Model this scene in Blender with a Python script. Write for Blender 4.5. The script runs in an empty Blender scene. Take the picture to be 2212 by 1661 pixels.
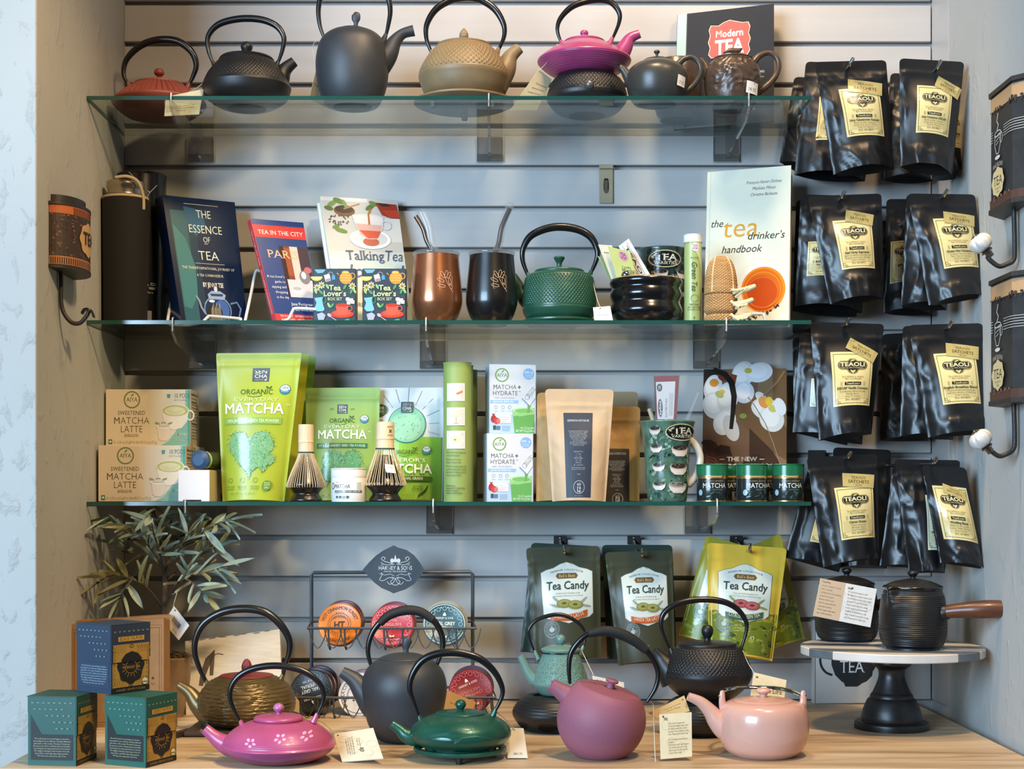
import bpy, math, random
import numpy as np
from mathutils import Vector, noise
random.seed(7)
PI = math.pi
scene = bpy.context.scene
COL = scene.collection

# ------------------------------------------------------------------ camera, light, exposure
D, F, CX, CY, EYE = 2.79, 3250.0, 1080.0, 1078.0, 1.273     # metres to the slat wall, focal length in picture pixels, eye height
cd = bpy.data.cameras.new('camera'); cam = bpy.data.objects.new('camera', cd); COL.objects.link(cam)
cam.location = (0, -D, EYE); cam.rotation_euler = (PI/2, 0, 0)
cd.sensor_width = 36; cd.lens = 36*F/2212; cd.shift_x = (1106-CX)/2212; cd.shift_y = (CY-830.5)/2212
cd.clip_start = 0.05
scene.camera = cam
scene.view_settings.view_transform = 'Standard'; scene.view_settings.look = 'None'
scene.view_settings.exposure = -0.06; scene.view_settings.gamma = 1.0; scene.view_settings.use_curve_mapping = False
scene.cycles.use_denoising = True
scene.cycles.max_bounces = 8; scene.cycles.transparent_max_bounces = 16; scene.cycles.glossy_bounces = 4
scene.cycles.caustics_reflective = False; scene.cycles.caustics_refractive = False
scene.cycles.sample_clamp_indirect = 4
w = bpy.data.worlds.new('world'); scene.world = w; w.use_nodes = True
w.node_tree.nodes['Background'].inputs[0].default_value = (1.0, 0.92, 0.84, 1)
w.node_tree.nodes['Background'].inputs[1].default_value = 0.07
def area(name, loc, target, sx, sy, power, col):
    l = bpy.data.lights.new(name, 'AREA'); l.shape = 'RECTANGLE'; l.size = sx; l.size_y = sy; l.energy = power; l.color = col
    o = bpy.data.objects.new(name, l); COL.objects.link(o); o.location = loc
    o.rotation_euler = (Vector(target)-Vector(loc)).to_track_quat('-Z', 'Y').to_euler(); return o
def spot(name, loc, target, power, col, angle, size=0.05, blend=0.6):
    l = bpy.data.lights.new(name, 'SPOT'); l.energy = power; l.color = col; l.spot_size = angle; l.spot_blend = blend; l.shadow_soft_size = size
    o = bpy.data.objects.new(name, l); COL.objects.link(o); o.location = loc
    o.rotation_euler = (Vector(target)-Vector(loc)).to_track_quat('-Z', 'Y').to_euler(); return o
area('shop_window_light', (-2.5, -3.9, 2.0), (0, 0, 1.5), 2.2, 1.6, 330, (0.51, 0.75, 1.0))
spot('ceiling_spot', (0.20, -0.62, 2.72), (0.22, -.05, 1.75), 46, (1.0, 0.72, 0.45), math.radians(95), 0.10)
spot('ceiling_spot', (0.72, -0.85, 2.75), (0.68, 0, 1.7), 21, (1.0, 0.70, 0.42), math.radians(75), 0.08)
spot('ceiling_spot', (-0.25, -0.85, 2.75), (-0.55, 0, 1.85), 16, (1.0, 0.70, 0.42), math.radians(70), 0.05)
spot('ceiling_spot', (0.35, -1.60, 2.65), (-0.75, -.25, 1.25), 112, (1.0, 0.70, 0.38), math.radians(48), 0.08)
spot('ceiling_spot', (0.55, -1.30, 2.75), (0.30, -.50, .90), 105, (1.0, 0.74, 0.46), math.radians(56), 0.07)

# ------------------------------------------------------------------ small tools
def lin(h):
    if isinstance(h, str):
        h = h.lstrip('#'); c = [int(h[i:i+2], 16)/255 for i in (0, 2, 4)]
    else: c = [x/255 for x in h]
    return tuple((x/12.92 if x <= .04045 else ((x+.055)/1.055)**2.4) for x in c)
def hexmix(a, b, t):
    pa = [int(a[i:i+2], 16) for i in (0, 2, 4)]; pb = [int(b[i:i+2], 16) for i in (0, 2, 4)]
    return '%02x%02x%02x' % tuple(int(round(x+(y-x)*t)) for x, y in zip(pa, pb))
MATS = {}
def mat(key, col='808080', rough=.5, metal=0, var=.06, vs=25, bump=0, bs=300, coat=0, spec=.5, attr=False, aniso=None, sheen=0):
    if key in MATS: return MATS[key]
    m = bpy.data.materials.new(key); m.use_nodes = True; MATS[key] = m
    nt = m.node_tree; N = nt.nodes; L = nt.links; b = N['Principled BSDF']
    b.inputs['Roughness'].default_value = rough; b.inputs['Metallic'].default_value = metal
    b.inputs['Specular IOR Level'].default_value = spec
    b.inputs['Coat Weight'].default_value = coat; b.inputs['Coat Roughness'].default_value = .08
    tc = N.new('ShaderNodeTexCoord')
    mp = N.new('ShaderNodeMapping'); L.new(tc.outputs['Object'], mp.inputs[0])
    if aniso: mp.inputs['Scale'].default_value = aniso
    c = lin(col)
    if attr:
        a = N.new('ShaderNodeAttribute'); a.attribute_name = 'Col'; src = a.outputs['Color']
    else:
        r = N.new('ShaderNodeRGB'); r.outputs[0].default_value = (*c, 1); src = r.outputs[0]
    if var:
        n = N.new('ShaderNodeTexNoise'); n.inputs['Scale'].default_value = vs; n.inputs['Detail'].default_value = 4
        L.new(mp.outputs[0], n.inputs['Vector'])
        mr = N.new('ShaderNodeMapRange'); mr.inputs[1].default_value = .3; mr.inputs[2].default_value = .7
        mr.inputs[3].default_value = 1-var; mr.inputs[4].default_value = 1+var; L.new(n.outputs[0], mr.inputs[0])
        mx = N.new('ShaderNodeMix'); mx.data_type = 'RGBA'; mx.blend_type = 'MULTIPLY'; mx.inputs[0].default_value = 1
        L.new(src, mx.inputs[6]); cc = N.new('ShaderNodeCombineColor')
        for i in range(3): L.new(mr.outputs[0], cc.inputs[i])
        L.new(cc.outputs[0], mx.inputs[7]); src = mx.outputs[2]
    L.new(src, b.inputs['Base Color'])
    if bump:
        n2 = N.new('ShaderNodeTexNoise'); n2.inputs['Scale'].default_value = bs; n2.inputs['Detail'].default_value = 3
        L.new(mp.outputs[0], n2.inputs['Vector'])
        bp = N.new('ShaderNodeBump'); bp.inputs['Strength'].default_value = bump; bp.inputs['Distance'].default_value = .002
        L.new(n2.outputs[0], bp.inputs['Height']); L.new(bp.outputs[0], b.inputs['Normal'])
    return m
def clear_mat(key, tint, rough=.0, ior=1.5, haze=0.0, hazecol='c8d4d4'):
    if key in MATS: return MATS[key]
    m = bpy.data.materials.new(key); m.use_nodes = True; MATS[key] = m
    nt = m.node_tree; N = nt.nodes; L = nt.links; N.remove(N['Principled BSDF']); out = N['Material Output']
    t = N.new('ShaderNodeBsdfTransparent'); t.inputs[0].default_value = (*tint, 1)
    g = N.new('ShaderNodeBsdfGlossy'); g.inputs['Roughness'].default_value = rough
    fr = N.new('ShaderNodeFresnel'); ge = N.new('ShaderNodeNewGeometry'); mi = N.new('ShaderNodeMix')   # same reflectance from both sides of a thin sheet
    mi.inputs[2].default_value = ior; mi.inputs[3].default_value = 1/ior; L.new(ge.outputs['Backfacing'], mi.inputs[0]); L.new(mi.outputs[0], fr.inputs[0])
    mx = N.new('ShaderNodeMixShader'); L.new(fr.outputs[0], mx.inputs[0]); L.new(t.outputs[0], mx.inputs[1]); L.new(g.outputs[0], mx.inputs[2])
    last = mx
    if haze:
        d = N.new('ShaderNodeBsdfDiffuse'); d.inputs[0].default_value = (*lin(hazecol), 1)
        m2 = N.new('ShaderNodeMixShader'); m2.inputs[0].default_value = haze
        L.new(mx.outputs[0], m2.inputs[1]); L.new(d.outputs[0], m2.inputs[2]); last = m2
    L.new(last.outputs[0], out.inputs[0]); return m

class At:
    """a depth plane: turns picture measures into metres at depth Y"""
    def __init__(s, Y): s.Y = Y; s.s = (D+Y)/F
    def x(s, px): return (px-CX)*s.s
    def z(s, py): return EYE-(py-CY)*s.s
    def p(s, px, py): return Vector((s.x(px), s.Y, s.z(py)))
def W3(px, py, Y): return At(Y).p(px, py)
def Ybase(py, z):            # depth at which height z is seen at picture row py
    return (z-EYE)*F/(CY-py)-D

def spline(pts, n=6, closed=False):
    P = [tuple(map(float, p)) for p in pts]; out = []
    k = len(P)
    if k < 3: return P
    for i in range(k if closed else k-1):
        g = (lambda j: P[j % k]) if closed else (lambda j: P[max(0, min(k-1, j))])
        p0, p1, p2, p3 = g(i-1), g(i), g(i+1), g(i+2)
        for t in np.linspace(0, 1, n, endpoint=False):
            out.append(tuple(.5*(2*b+(c-a)*t+(2*a-5*b+4*c-d)*t*t+(3*b-a-3*c+d)*t**3) for a, b, c, d in zip(p0, p1, p2, p3)))
    if not closed: out.append(P[-1])
    return out

class M:
    """collects shapes; build() links them as one mesh object"""
    def __init__(s): s.v = []; s.f = []; s.mi = []; s.c = None
    def add(s, v, f, mi=0):
        o = len(s.v); s.v.extend([tuple(x) for x in v]); s.f.extend([tuple(i+o for i in q) for q in f]); s.mi.extend([mi]*len(f)); return s
    def box(s, x0, x1, y0, y1, z0, z1, b=0, mi=0):
        if b <= 0:
            v = [(x, y, z) for z in (z0, z1) for y in (y0, y1) for x in (x0, x1)]
            return s.add(v, [(0, 2, 3, 1), (4, 5, 7, 6), (0, 1, 5, 4), (2, 6, 7, 3), (0, 4, 6, 2), (1, 3, 7, 5)], mi)
        c = Vector(((x0+x1)/2, (y0+y1)/2, (z0+z1)/2)); h = ((x1-x0)/2, (y1-y0)/2, (z1-z0)/2)
        b = min(b, *[q*.95 for q in h])
        v = []; idx = {}
        for sx in (-1, 1):
            for sy in (-1, 1):
                for sz in (-1, 1):
                    for a in range(3):
                        q = [sx*(h[0]-b), sy*(h[1]-b), sz*(h[2]-b)]; q[a] = (sx, sy, sz)[a]*h[a]
                        idx[(sx, sy, sz, a)] = len(v); v.append(c+Vector(q))
        f = []; S = (-1, 1)
        for a in range(3):
            u, w_ = (a+1) % 3, (a+2) % 3
            for g in S:
                q = []
                for (i, j) in ((-1, -1), (1, -1), (1, 1), (-1, 1)):
                    k = [0]*3; k[a] = g; k[u] = i; k[w_] = j; q.append(idx[(*k, a)])
                f.append(tuple(q if g > 0 else q[::-1]))
            for i in S:
                for j in S:       # edges along axis a
                    k0 = [0]*3; k0[a] = -1; k0[u] = i; k0[w_] = j; k1 = k0[:]; k1[a] = 1
                    q = [idx[(*k0, u)], idx[(*k1, u)], idx[(*k1, w_)], idx[(*k0, w_)]]
                    f.append(tuple(q if i*j < 0 else q[::-1]))
        for sx in S:
            for sy in S:
                for sz in S:
                    q = [idx[(sx, sy, sz, a)] for a in range(3)]
                    f.append(tuple(q if sx*sy*sz > 0 else q[::-1]))
        return s.add(v, f, mi)
    def lathe(s, prof, c=(0, 0, 0), seg=64, mi=0, disp=None, caps=True, sy=1.0, axis=None, a0=0, closed_u=True):
        """prof: (r, z) bottom to top; c: centre; disp(theta, i, z, r) -> dr arrays; axis: tilt matrix"""
        n = len(prof); th = np.linspace(0, 2*PI, seg, endpoint=False)+a0
        R = np.array([p[0] for p in prof])[:, None]*np.ones(seg)[None]; Z = np.array([p[1] for p in prof])[:, None]*np.ones(seg)[None]
        if disp is not None: R = R+disp(th[None]*np.ones((n, 1)), Z, R)
        X = R*np.cos(th); Y = R*np.sin(th)*sy
        v = np.stack([X, Y, Z], -1).reshape(-1, 3)
        if axis is not None: v = v @ np.array(axis.to_3x3()).T
        v = v+np.array(c); f = []
        for i in range(n-1):
            for j in range(seg):
                k = (j+1) % seg; f.append((i*seg+j, i*seg+k, (i+1)*seg+k, (i+1)*seg+j))
        if caps:
            if prof[0][0] > 1e-5: f.append(tuple(range(seg-1, -1, -1)))
            if prof[-1][0] > 1e-5: f.append(tuple((n-1)*seg+j for j in range(seg)))
        return s.add(v.tolist(), f, mi)
    def tube(s, pts, rad, seg=10, mi=0, caps=True, flat=1.0, hole=False, up=(0, 0, 1)):
        P = [Vector(p) for p in pts]; n = len(P)
        if not hasattr(rad, '__len__'): rad = [rad]*n
        T = [(P[min(i+1, n-1)]-P[max(i-1, 0)]).normalized() for i in range(n)]
        u = T[0].orthogonal().normalized() if abs(T[0].dot(Vector((0, 1, 0)))) > .9 else (Vector((0, 1, 0))-T[0]*T[0].y).normalized()
        v = []; f = []
        rings = []
        for i in range(n):
            u = (u-T[i]*u.dot(T[i]))
            u = u.normalized() if u.length > 1e-6 else T[i].orthogonal().normalized()
            w_ = T[i].cross(u); rings.append((P[i], u.copy(), w_, rad[i], T[i]))
        if hole:
            p, u_, w_, r, t = rings[-1]
            rings += [(p, u_, w_, r*.74, t), (p-t*r*2.2, u_, w_, r*.62, t)]
        elif caps:
            p, u_, w_, r, t = rings[-1]; rings.append((p+t*r*.35, u_, w_, r*.6, t))
            p, u_, w_, r, t = rings[0]; rings.insert(0, (p-t*r*.35, u_, w_, r*.6, t))
        for (p, u_, w_, r, t) in rings:
            for j in range(seg):
                a = 2*PI*j/seg; v.append(p+u_*(r*flat*math.cos(a))+w_*(r*math.sin(a)))
        m = len(rings)
        for i in range(m-1):
            for j in range(seg):
                k = (j+1) % seg; f.append((i*seg+j, i*seg+k, (i+1)*seg+k, (i+1)*seg+j))
        f.append(tuple(range(seg-1, -1, -1))); f.append(tuple((m-1)*seg+j for j in range(seg)))
        return s.add(v, f, mi)
    def grid(s, fn, nu, nv, mi=0, flip=False):
        v = [fn(i/nu, j/nv) for j in range(nv+1) for i in range(nu+1)]; f = []
        for j in range(nv):
            for i in range(nu):
                a = j*(nu+1)+i; q = (a, a+1, a+nu+2, a+nu+1); f.append(q[::-1] if flip else q)
        return s.add(v, f, mi)
    def prism(s, poly, fn, d0, d1, mi=0):
        """poly 2D (ccw); fn(u, v, d) -> point; from depth d0 to d1"""
        n = len(poly); v = [fn(a, b, d0) for a, b in poly]+[fn(a, b, d1) for a, b in poly]
        f = [tuple(range(n)), tuple(range(2*n-1, n-1, -1))]+[(i, i+n, (i+1) % n+n, (i+1) % n) for i in range(n)]
        return s.add(v, f, mi)
    def ball(s, c, r, seg=16, mi=0, sc=(1, 1, 1)):
        pr = [(r*math.sin(t), -r*math.cos(t)*sc[2]) for t in np.linspace(0, PI, seg//2+1)]; pr[0] = (0, pr[0][1]); pr[-1] = (0, pr[-1][1])
        return s.lathe(pr, c, seg, mi)
    def build(s, name, mats, parent=None, off=(0, 0, 0), ang=35, smooth=True):
        me = bpy.data.meshes.new(name); o = Vector(off)
        me.from_pydata([(a-o[0], b-o[1], c-o[2]) for a, b, c in s.v], [], s.f)
        if not isinstance(mats, (list, tuple)): mats = [mats]
        for m in mats: me.materials.append(m)
        if len(mats) > 1: me.polygons.foreach_set('material_index', s.mi)
        if s.c is not None:
            at = me.color_attributes.new('Col', 'FLOAT_COLOR', 'CORNER'); buf = []
            for q, c in zip(s.f, s.c): buf.extend((*c, 1.0)*len(q))
            at.data.foreach_set('color', buf)
        me.validate(); me.update()
        if smooth and len(me.polygons):
            me.polygons.foreach_set('use_smooth', [True]*len(me.polygons)); me.set_sharp_from_angle(angle=math.radians(ang))
        ob = bpy.data.objects.new(name, me); COL.objects.link(ob)
        if parent is not None: ob.parent = parent
        return ob

class Thing:
    def __init__(s, name, label, cat, loc=(0, 0, 0), rot=(0, 0, 0), group=None):
        s.o = bpy.data.objects.new(name, None); COL.objects.link(s.o); s.o.empty_display_size = .02
        s.loc = Vector(loc); s.o.location = loc; s.o.rotation_euler = rot
        s.o['label'] = label; s.o['category'] = cat
        if group: s.o['group'] = group
    def part(s, name, m, mats, parent=None, label=None, local=False, ang=35, smooth=True):
        ob = m.build(name, mats, parent or s.o, (0, 0, 0) if local else s.loc, ang, smooth)
        if label: ob['label'] = label
        return ob
def single(name, label, cat, m, mats, loc, group=None, ang=35):
    o = m.build(name, mats, None, loc, ang); o.location = loc; o['label'] = label; o['category'] = cat
    if group: o['group'] = group
    return o
def copy_tree(o, parent=None, dloc=None):
    c = o.copy(); COL.objects.link(c)
    if parent is not None: c.parent = parent
    for ch in list(o.children): copy_tree(ch, c)
    return c

# ------------------------------------------------------------------ lettering and flat print
GL = {}
def glyph(ch, off=0.0, res=2):
    k = (ch, off, res)
    if k not in GL:
        def raw(sx):
            c = bpy.data.curves.new('t', 'FONT'); c.body = sx; c.size = 1; c.offset = off; c.resolution_u = res
            o = bpy.data.objects.new('t', c); m = o.to_mesh()
            r = ([(v.co.x, v.co.y) for v in m.vertices], [tuple(p.vertices) for p in m.polygons]); o.to_mesh_clear()
            bpy.data.objects.remove(o); bpy.data.curves.remove(c); return r
        if ch in 'MWN' and off < 0: off = 0
        v, f = raw(ch) if ch != ' ' else ([], [])
        if off > 0 and v:
            ar = lambda v, f: sum(abs((v[q[1]][0]-v[q[0]][0])*(v[q[2]][1]-v[q[0]][1])-(v[q[2]][0]-v[q[0]][0])*(v[q[1]][1]-v[q[0]][1])) for q in f)
            keep = off; off = 0; v2, f2 = raw(ch); off = keep
            if ch in 'MWNmw' or ar(v, f) > ar(v2, f2)*(1.2+26*off):      # outline crossed itself: thicken by three shifted copies
                v = [(x+d, y) for d in (-off, 0, off) for x, y in v2]; f = [tuple(i+k*len(v2) for i in q) for k in range(3) for q in f2]
        a = max(x for x, y in raw('H'+ch+'H')[0])-max(x for x, y in raw('HH')[0])
        GL[k] = (v, f, a)
    return GL[k]
SERIF = {'A': '0b 1b', 'B': '0b 0t', 'D': '0b 0t', 'E': '0b 0t', 'F': '0b 0t', 'H': '0b 0t 1b 1t', 'I': 'mb mt', 'K': '0b 0t 1b 1t', 'L': '0b 0t',
         'M': '0b 0t 1b 1t', 'N': '0b 0t 1t', 'P': '0b 0t', 'R': '0b 0t 1b', 'T': 'mb', 'U': '0t 1t', 'V': '0t 1t', 'W': '0t 1t', 'X': '0b 0t 1b 1t', 'Y': 'mb 0t 1t',
         'a': '1b', 'b': '0t', 'd': '1b 1t', 'h': '0b 0t 1b', 'i': 'mb', 'k': '0b 0t 1b', 'l': 'mb mt', 'm': '0b 1b', 'n': '0b 1b', 'r': '0b', 'u': '1b', 'p': '0b', 'f': 'mb', 't': ''}
def layout(txt, serif=False, bold=0.0, res=2, space=0.0):
    V = []; Fc = []; x = 0
    for ch in txt:
        v, f, a = glyph(ch, bold, res); o = len(V)
        V.extend([(p+x, q) for p, q in v]); Fc.extend([tuple(i+o for i in t) for t in f])
        if serif and ch in SERIF and v:
            x0 = min(p for p, q in v); x1 = max(p for p, q in v); y0 = min(q for p, q in v); y1 = max(q for p, q in v)
            if ch == 'p': y0, y1 = y0, y1
            hw, hh, st = .088, .042, .055
            for k in SERIF[ch].split():
                cx_ = {'0': x0+st*(.4 if ch in 'AVWXY' else .9), '1': x1-st*(.4 if ch in 'AVWXYKR' else .9), 'm': (x0+x1)/2}[k[0]]
                ya = y0 if k[1] == 'b' else y1-hh; o = len(V)
                if k[1] == 'b' and ch in 'adu': V.extend([(cx_, ya+x) for x in ()])
                V.extend([(cx_-hw+x, ya), (cx_+hw+x, ya), (cx_+hw+x, ya+hh), (cx_-hw+x, ya+hh)]); Fc.append((o, o+1, o+2, o+3))
        x += a+space
    return V, Fc, max(x-space, 1e-6)
LIFT = 3e-5
class Print:
    """flat print on a surface: surf(u, v, off) with u to the right and v downward in 0..1; drawn in units of W x H"""
    def __init__(s, surf, W, H, first=6): s.surf = surf; s.W = W; s.H = H; s.m = M(); s.m.c = []; s.k = first; s.fix = None; s.cv = getattr(surf, 'curved', False)
    def put(s, pts, faces, col, lift=None):
        if lift is None: lift = s.fix
        if lift is None: s.k += 1; lift = s.k*LIFT
        s.m.add([s.surf(x/s.W, y/s.H, lift) for x, y in pts], faces); s.m.c.extend([lin(col)]*len(faces))
    def rect(s, x0, y0, x1, y1, col, n=1, nv=None, tf=None):
        nv = nv or n; pts = [(x0+(x1-x0)*i/n, y1+(y0-y1)*j/nv) for j in range(nv+1) for i in range(n+1)]
        if tf: pts = [tf(*p) for p in pts]
        s.put(pts, [(j*(n+1)+i, j*(n+1)+i+1, (j+1)*(n+1)+i+1, (j+1)*(n+1)+i) for j in range(nv) for i in range(n)], col)
    def poly(s, pts, col, ring=None):
        """any outline; fanned from its centre unless concave is wanted (ring=None gives one n-gon)"""
        if s.cv: return s.fan(spline(list(pts)+[pts[0]], 1)[:-1] if len(pts) > 12 else [((1-t)*p[0]+t*q[0], (1-t)*p[1]+t*q[1]) for p, q in zip(pts, list(pts[1:])+[pts[0]]) for t in (0, .34, .67)], col, 3)
        a = sum(p[0]*q[1]-q[0]*p[1] for p, q in zip(pts, list(pts[1:])+[pts[0]]))
        if a > 0: pts = list(pts)[::-1]
        s.put(pts, [tuple(range(len(pts)))], col)
    def fan(s, pts, col, rings=3):
        a = sum(p[0]*q[1]-q[0]*p[1] for p, q in zip(pts, list(pts[1:])+[pts[0]]))
        if a > 0: pts = list(pts)[::-1]
        cx_ = sum(p[0] for p in pts)/len(pts); cy_ = sum(p[1] for p in pts)/len(pts)
        big = max(math.hypot(x-cx_, y-cy_) for x, y in pts)
        if s.cv and big > 14:           # a large shape on a bent surface is cut finely so that it follows it
            q = []
            for a_, b_ in zip(pts, list(pts[1:])+[pts[0]]):
                k = max(1, int(math.hypot(b_[0]-a_[0], b_[1]-a_[1])/6)); q += [(a_[0]+(b_[0]-a_[0])*i/k, a_[1]+(b_[1]-a_[1])*i/k) for i in range(k)]
            pts = q; rings = max(rings, int(big/6))
        n = len(pts); v = [(cx_, cy_)]; f = []
        for r in range(1, rings+1):
            v += [(cx_+(x-cx_)*r/rings, cy_+(y-cy_)*r/rings) for x, y in pts]
        f += [(0, 1+i, 1+(i+1) % n) for i in range(n)]
        for r in range(1, rings):
            o = 1+(r-1)*n
            f += [(o+i, o+n+i, o+n+(i+1) % n, o+(i+1) % n) for i in range(n)]
        s.put(v, f, col)
    def ell(s, cx, cy, rx, ry, col, n=24, rings=1, rot=0, a0=0, a1=360):
        ca, sa = math.cos(math.radians(rot)), math.sin(math.radians(rot)); pts = []
        full = a1-a0 >= 360
        for i in range(n if full else n+1):
            t = math.radians(a0+(a1-a0)*i/n); x, y = rx*math.cos(t), -ry*math.sin(t)
            pts.append((cx+x*ca-y*sa, cy+x*sa+y*ca))
        if rings > 1 or s.cv: s.fan(pts, col, max(rings, 3 if max(rx, ry) > 4 else 1))
        else: s.poly(pts, col)
    def line(s, pts, w, col, closed=False):
        n = len(pts); L = []; R = []
        for i, (x, y) in enumerate(pts):
            a = pts[(i-1) % n] if (closed or i > 0) else pts[i]; b = pts[(i+1) % n] if (closed or i < n-1) else pts[i]
            dx, dy = b[0]-a[0], b[1]-a[1]; l = math.hypot(dx, dy) or 1; ww = w[i] if hasattr(w, '__len__') else w
            L.append((x-dy/l*ww/2, y+dx/l*ww/2)); R.append((x+dy/l*ww/2, y-dx/l*ww/2))
        m = n if closed else n-1
        s.put(L+R, [(i, (i+1) % n, n+(i+1) % n, n+i) for i in range(m)], col)
    def ring(s, cx, cy, rx, ry, w, col, n=32):
        s.line([(cx+rx*math.cos(2*PI*i/n), cy-ry*math.sin(2*PI*i/n)) for i in range(n)], w, col, True)
    def text(s, txt, x, y, cap, col, w=None, al='c', serif=False, bold=0.0, shear=0, rot=0, res=2, space=0.0, arc=None, maxseg=None):
        """cap = height of a capital; y = baseline; w = fitted width; arc = radius (positive bends up, text around a circle)"""
        V, Fc, adv = layout(txt, serif, bold, res, space); k = cap/.682; kx = (w/adv) if w else k
        tw = adv*kx; ox = {'c': -tw/2, 'l': 0, 'r': -tw}[al]; ca, sa = math.cos(math.radians(rot)), math.sin(math.radians(rot)); pts = []
        for p, q in V:
            X = ox+p*kx+shear*q*k; Yv = -q*k
            if arc:
                t = X/arc; X, Yv = (arc-Yv)*math.sin(t), arc-(arc-Yv)*math.cos(t)
            pts.append((x+X*ca-Yv*sa, y+X*sa+Yv*ca))
        s.put(pts, Fc, col)
    def build(s, T, name='print', mt=None, parent=None, label=None):
        return T.part(name, s.m, mt or mat('print_paper', attr=True, rough=.55, var=0), parent, label, smooth=False)
def planar(pts):
    """four (px, py, Y) corners; the third is moved along its sight line into the plane of the others"""
    q = [W3(*p) for p in pts]; n = (q[1]-q[0]).cross(q[3]-q[0]); c = Vector((0, -D, EYE)); d = q[2]-c
    q[2] = c+d*((q[0]-c).dot(n)/d.dot(n)); return q
def quad(TL, TR, BR, BL):
    TL, TR, BR, BL = map(Vector, (TL, TR, BR, BL)); n = (TR-TL).cross(BL-TL).normalized()
    if n.y > 0: n = -n
    return lambda u, v, o: TL*(1-u)*(1-v)+TR*u*(1-v)+BR*u*v+BL*(1-u)*v+n*o
def slab(m, TL, TR, BR, BL, t, mi=0, n=None):
    """plate with its front on the quad, t thick to the rear"""
    q = [Vector(a) for a in (TL, TR, BR, BL)]; nn = (q[1]-q[0]).cross(q[3]-q[0]).normalized()
    if nn.y < 0: nn = -nn
    if n is not None: nn = Vector(n)
    v = q+[a+nn*t for a in q]
    m.add(v, [(0, 3, 2, 1), (4, 5, 6, 7), (0, 1, 5, 4), (1, 2, 6, 5), (2, 3, 7, 6), (3, 0, 4, 7)], mi); return nn
PG = lambda: mat('print_gloss', attr=True, rough=.22, var=0)
PP = lambda: mat('print_paper', attr=True, rough=.55, var=0)
# ------------------------------------------------------------------ the setting
def struct(name, m, mats, parent=None, loc=(0, 0, 0)):
    o = m.build(name, mats, parent, loc); o.location = loc if parent is None else (0, 0, 0)
    if parent is None: o['kind'] = 'structure'
    return o
def plaster(key, col, scale=1.0, strength=.5, kind='FBM'):
    m = mat(key, col, .75, var=.05, vs=3, spec=.3)
    nt = m.node_tree; N = nt.nodes; L = nt.links; b = N['Principled BSDF']; tc = next(n for n in N if n.type == 'TEX_COORD')
    mp = N.new('ShaderNodeMapping'); mp.inputs['Scale'].default_value = (1, 1, .6); L.new(tc.outputs['Object'], mp.inputs[0])
    n1 = N.new('ShaderNodeTexNoise'); n1.noise_type = kind; n1.inputs['Scale'].default_value = (26 if kind == 'FBM' else 9)*scale; n1.inputs['Detail'].default_value = 8; n1.inputs['Roughness'].default_value = .6; n1.inputs['Distortion'].default_value = .5
    L.new(mp.outputs[0], n1.inputs['Vector'])
    r1 = N.new('ShaderNodeMapRange'); r1.inputs[1].default_value = .56 if kind == 'FBM' else .30; r1.inputs[2].default_value = .68 if kind == 'FBM' else .95; L.new(n1.outputs[0], r1.inputs[0])
    n2 = N.new('ShaderNodeTexNoise'); n2.inputs['Scale'].default_value = 7; n2.inputs['Detail'].default_value = 4; L.new(mp.outputs[0], n2.inputs['Vector'])
    ad = N.new('ShaderNodeMath'); ad.operation = 'ADD'; L.new(r1.outputs[0], ad.inputs[0]); L.new(n2.outputs[0], ad.inputs[1])
    bp = N.new('ShaderNodeBump'); bp.inputs['Strength'].default_value = strength; bp.inputs['Distance'].default_value = .004
    L.new(ad.outputs[0], bp.inputs['Height']); L.new(bp.outputs[0], b.inputs['Normal']); return m
PL = plaster('trowelled_plaster', 'b3b3af', 1.0, .32)
PLW = plaster('pale_trowelled_plaster', 'aaadab', 1.3, .5)
ZC = .900                                    # worktop height
XL, XR = -.697, .8087                         # alcove sides at the slat wall
ZTOP = 2.36
SL = mat('slatwall_paint', 'b4b1ae', .36, var=.03, vs=14, bump=.05, bs=120, aniso=(.15, 1, 4))
back = struct('wall_back', M().box(XL-.06, XR+.06, .018, .05, ZC-.25, ZTOP), SL)
a0 = At(0)
slat_me = None
for i in range(-2, 17):                      # slats of the slat wall, 76 mm apart
    zt = a0.z(100+88.8*i-88.8); zb = a0.z(100+88.8*i-10)
    if slat_me is None:
        mm = M(); mm.box(XL, XR-.009, 0, .0095, -(zt-zb)/2, (zt-zb)/2, .0012)
        o = mm.build('slat', SL, back); slat_me = o.data
    else:
        o = bpy.data.objects.new('slat', slat_me); COL.objects.link(o); o.parent = back
    o.location = (0, 0, (zt+zb)/2)
struct('trim_1', M().box(XR-.0085, XR+.004, -.108, -.0005, ZC+.001, ZTOP, .002), SL)
struct('wall_left', M().box(XL-.20, XL, -.525, .03, ZC-.30, ZTOP, .0015), PL)
struct('wall_front', M().box(XL-1.3, XL-.0005, -.527, -.40, ZC-.9, ZTOP, .0015), PLW)
m = M()                                      # the right wall leans in a little towards the viewer
m.add([(XR, .03, ZC-.3), (XR-.039, -.62, ZC-.3), (XR-.039, -.62, ZTOP), (XR, .03, ZTOP), (XR+.25, .03, ZC-.3), (XR+.25, -.62, ZC-.3), (XR+.25, -.62, ZTOP), (XR+.25, .03, ZTOP)],
      [(0, 3, 2, 1), (4, 5, 6, 7), (1, 2, 6, 5), (0, 4, 7, 3), (3, 7, 6, 2), (0, 1, 5, 4)])
struct('wall_right', m, PL)
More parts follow.
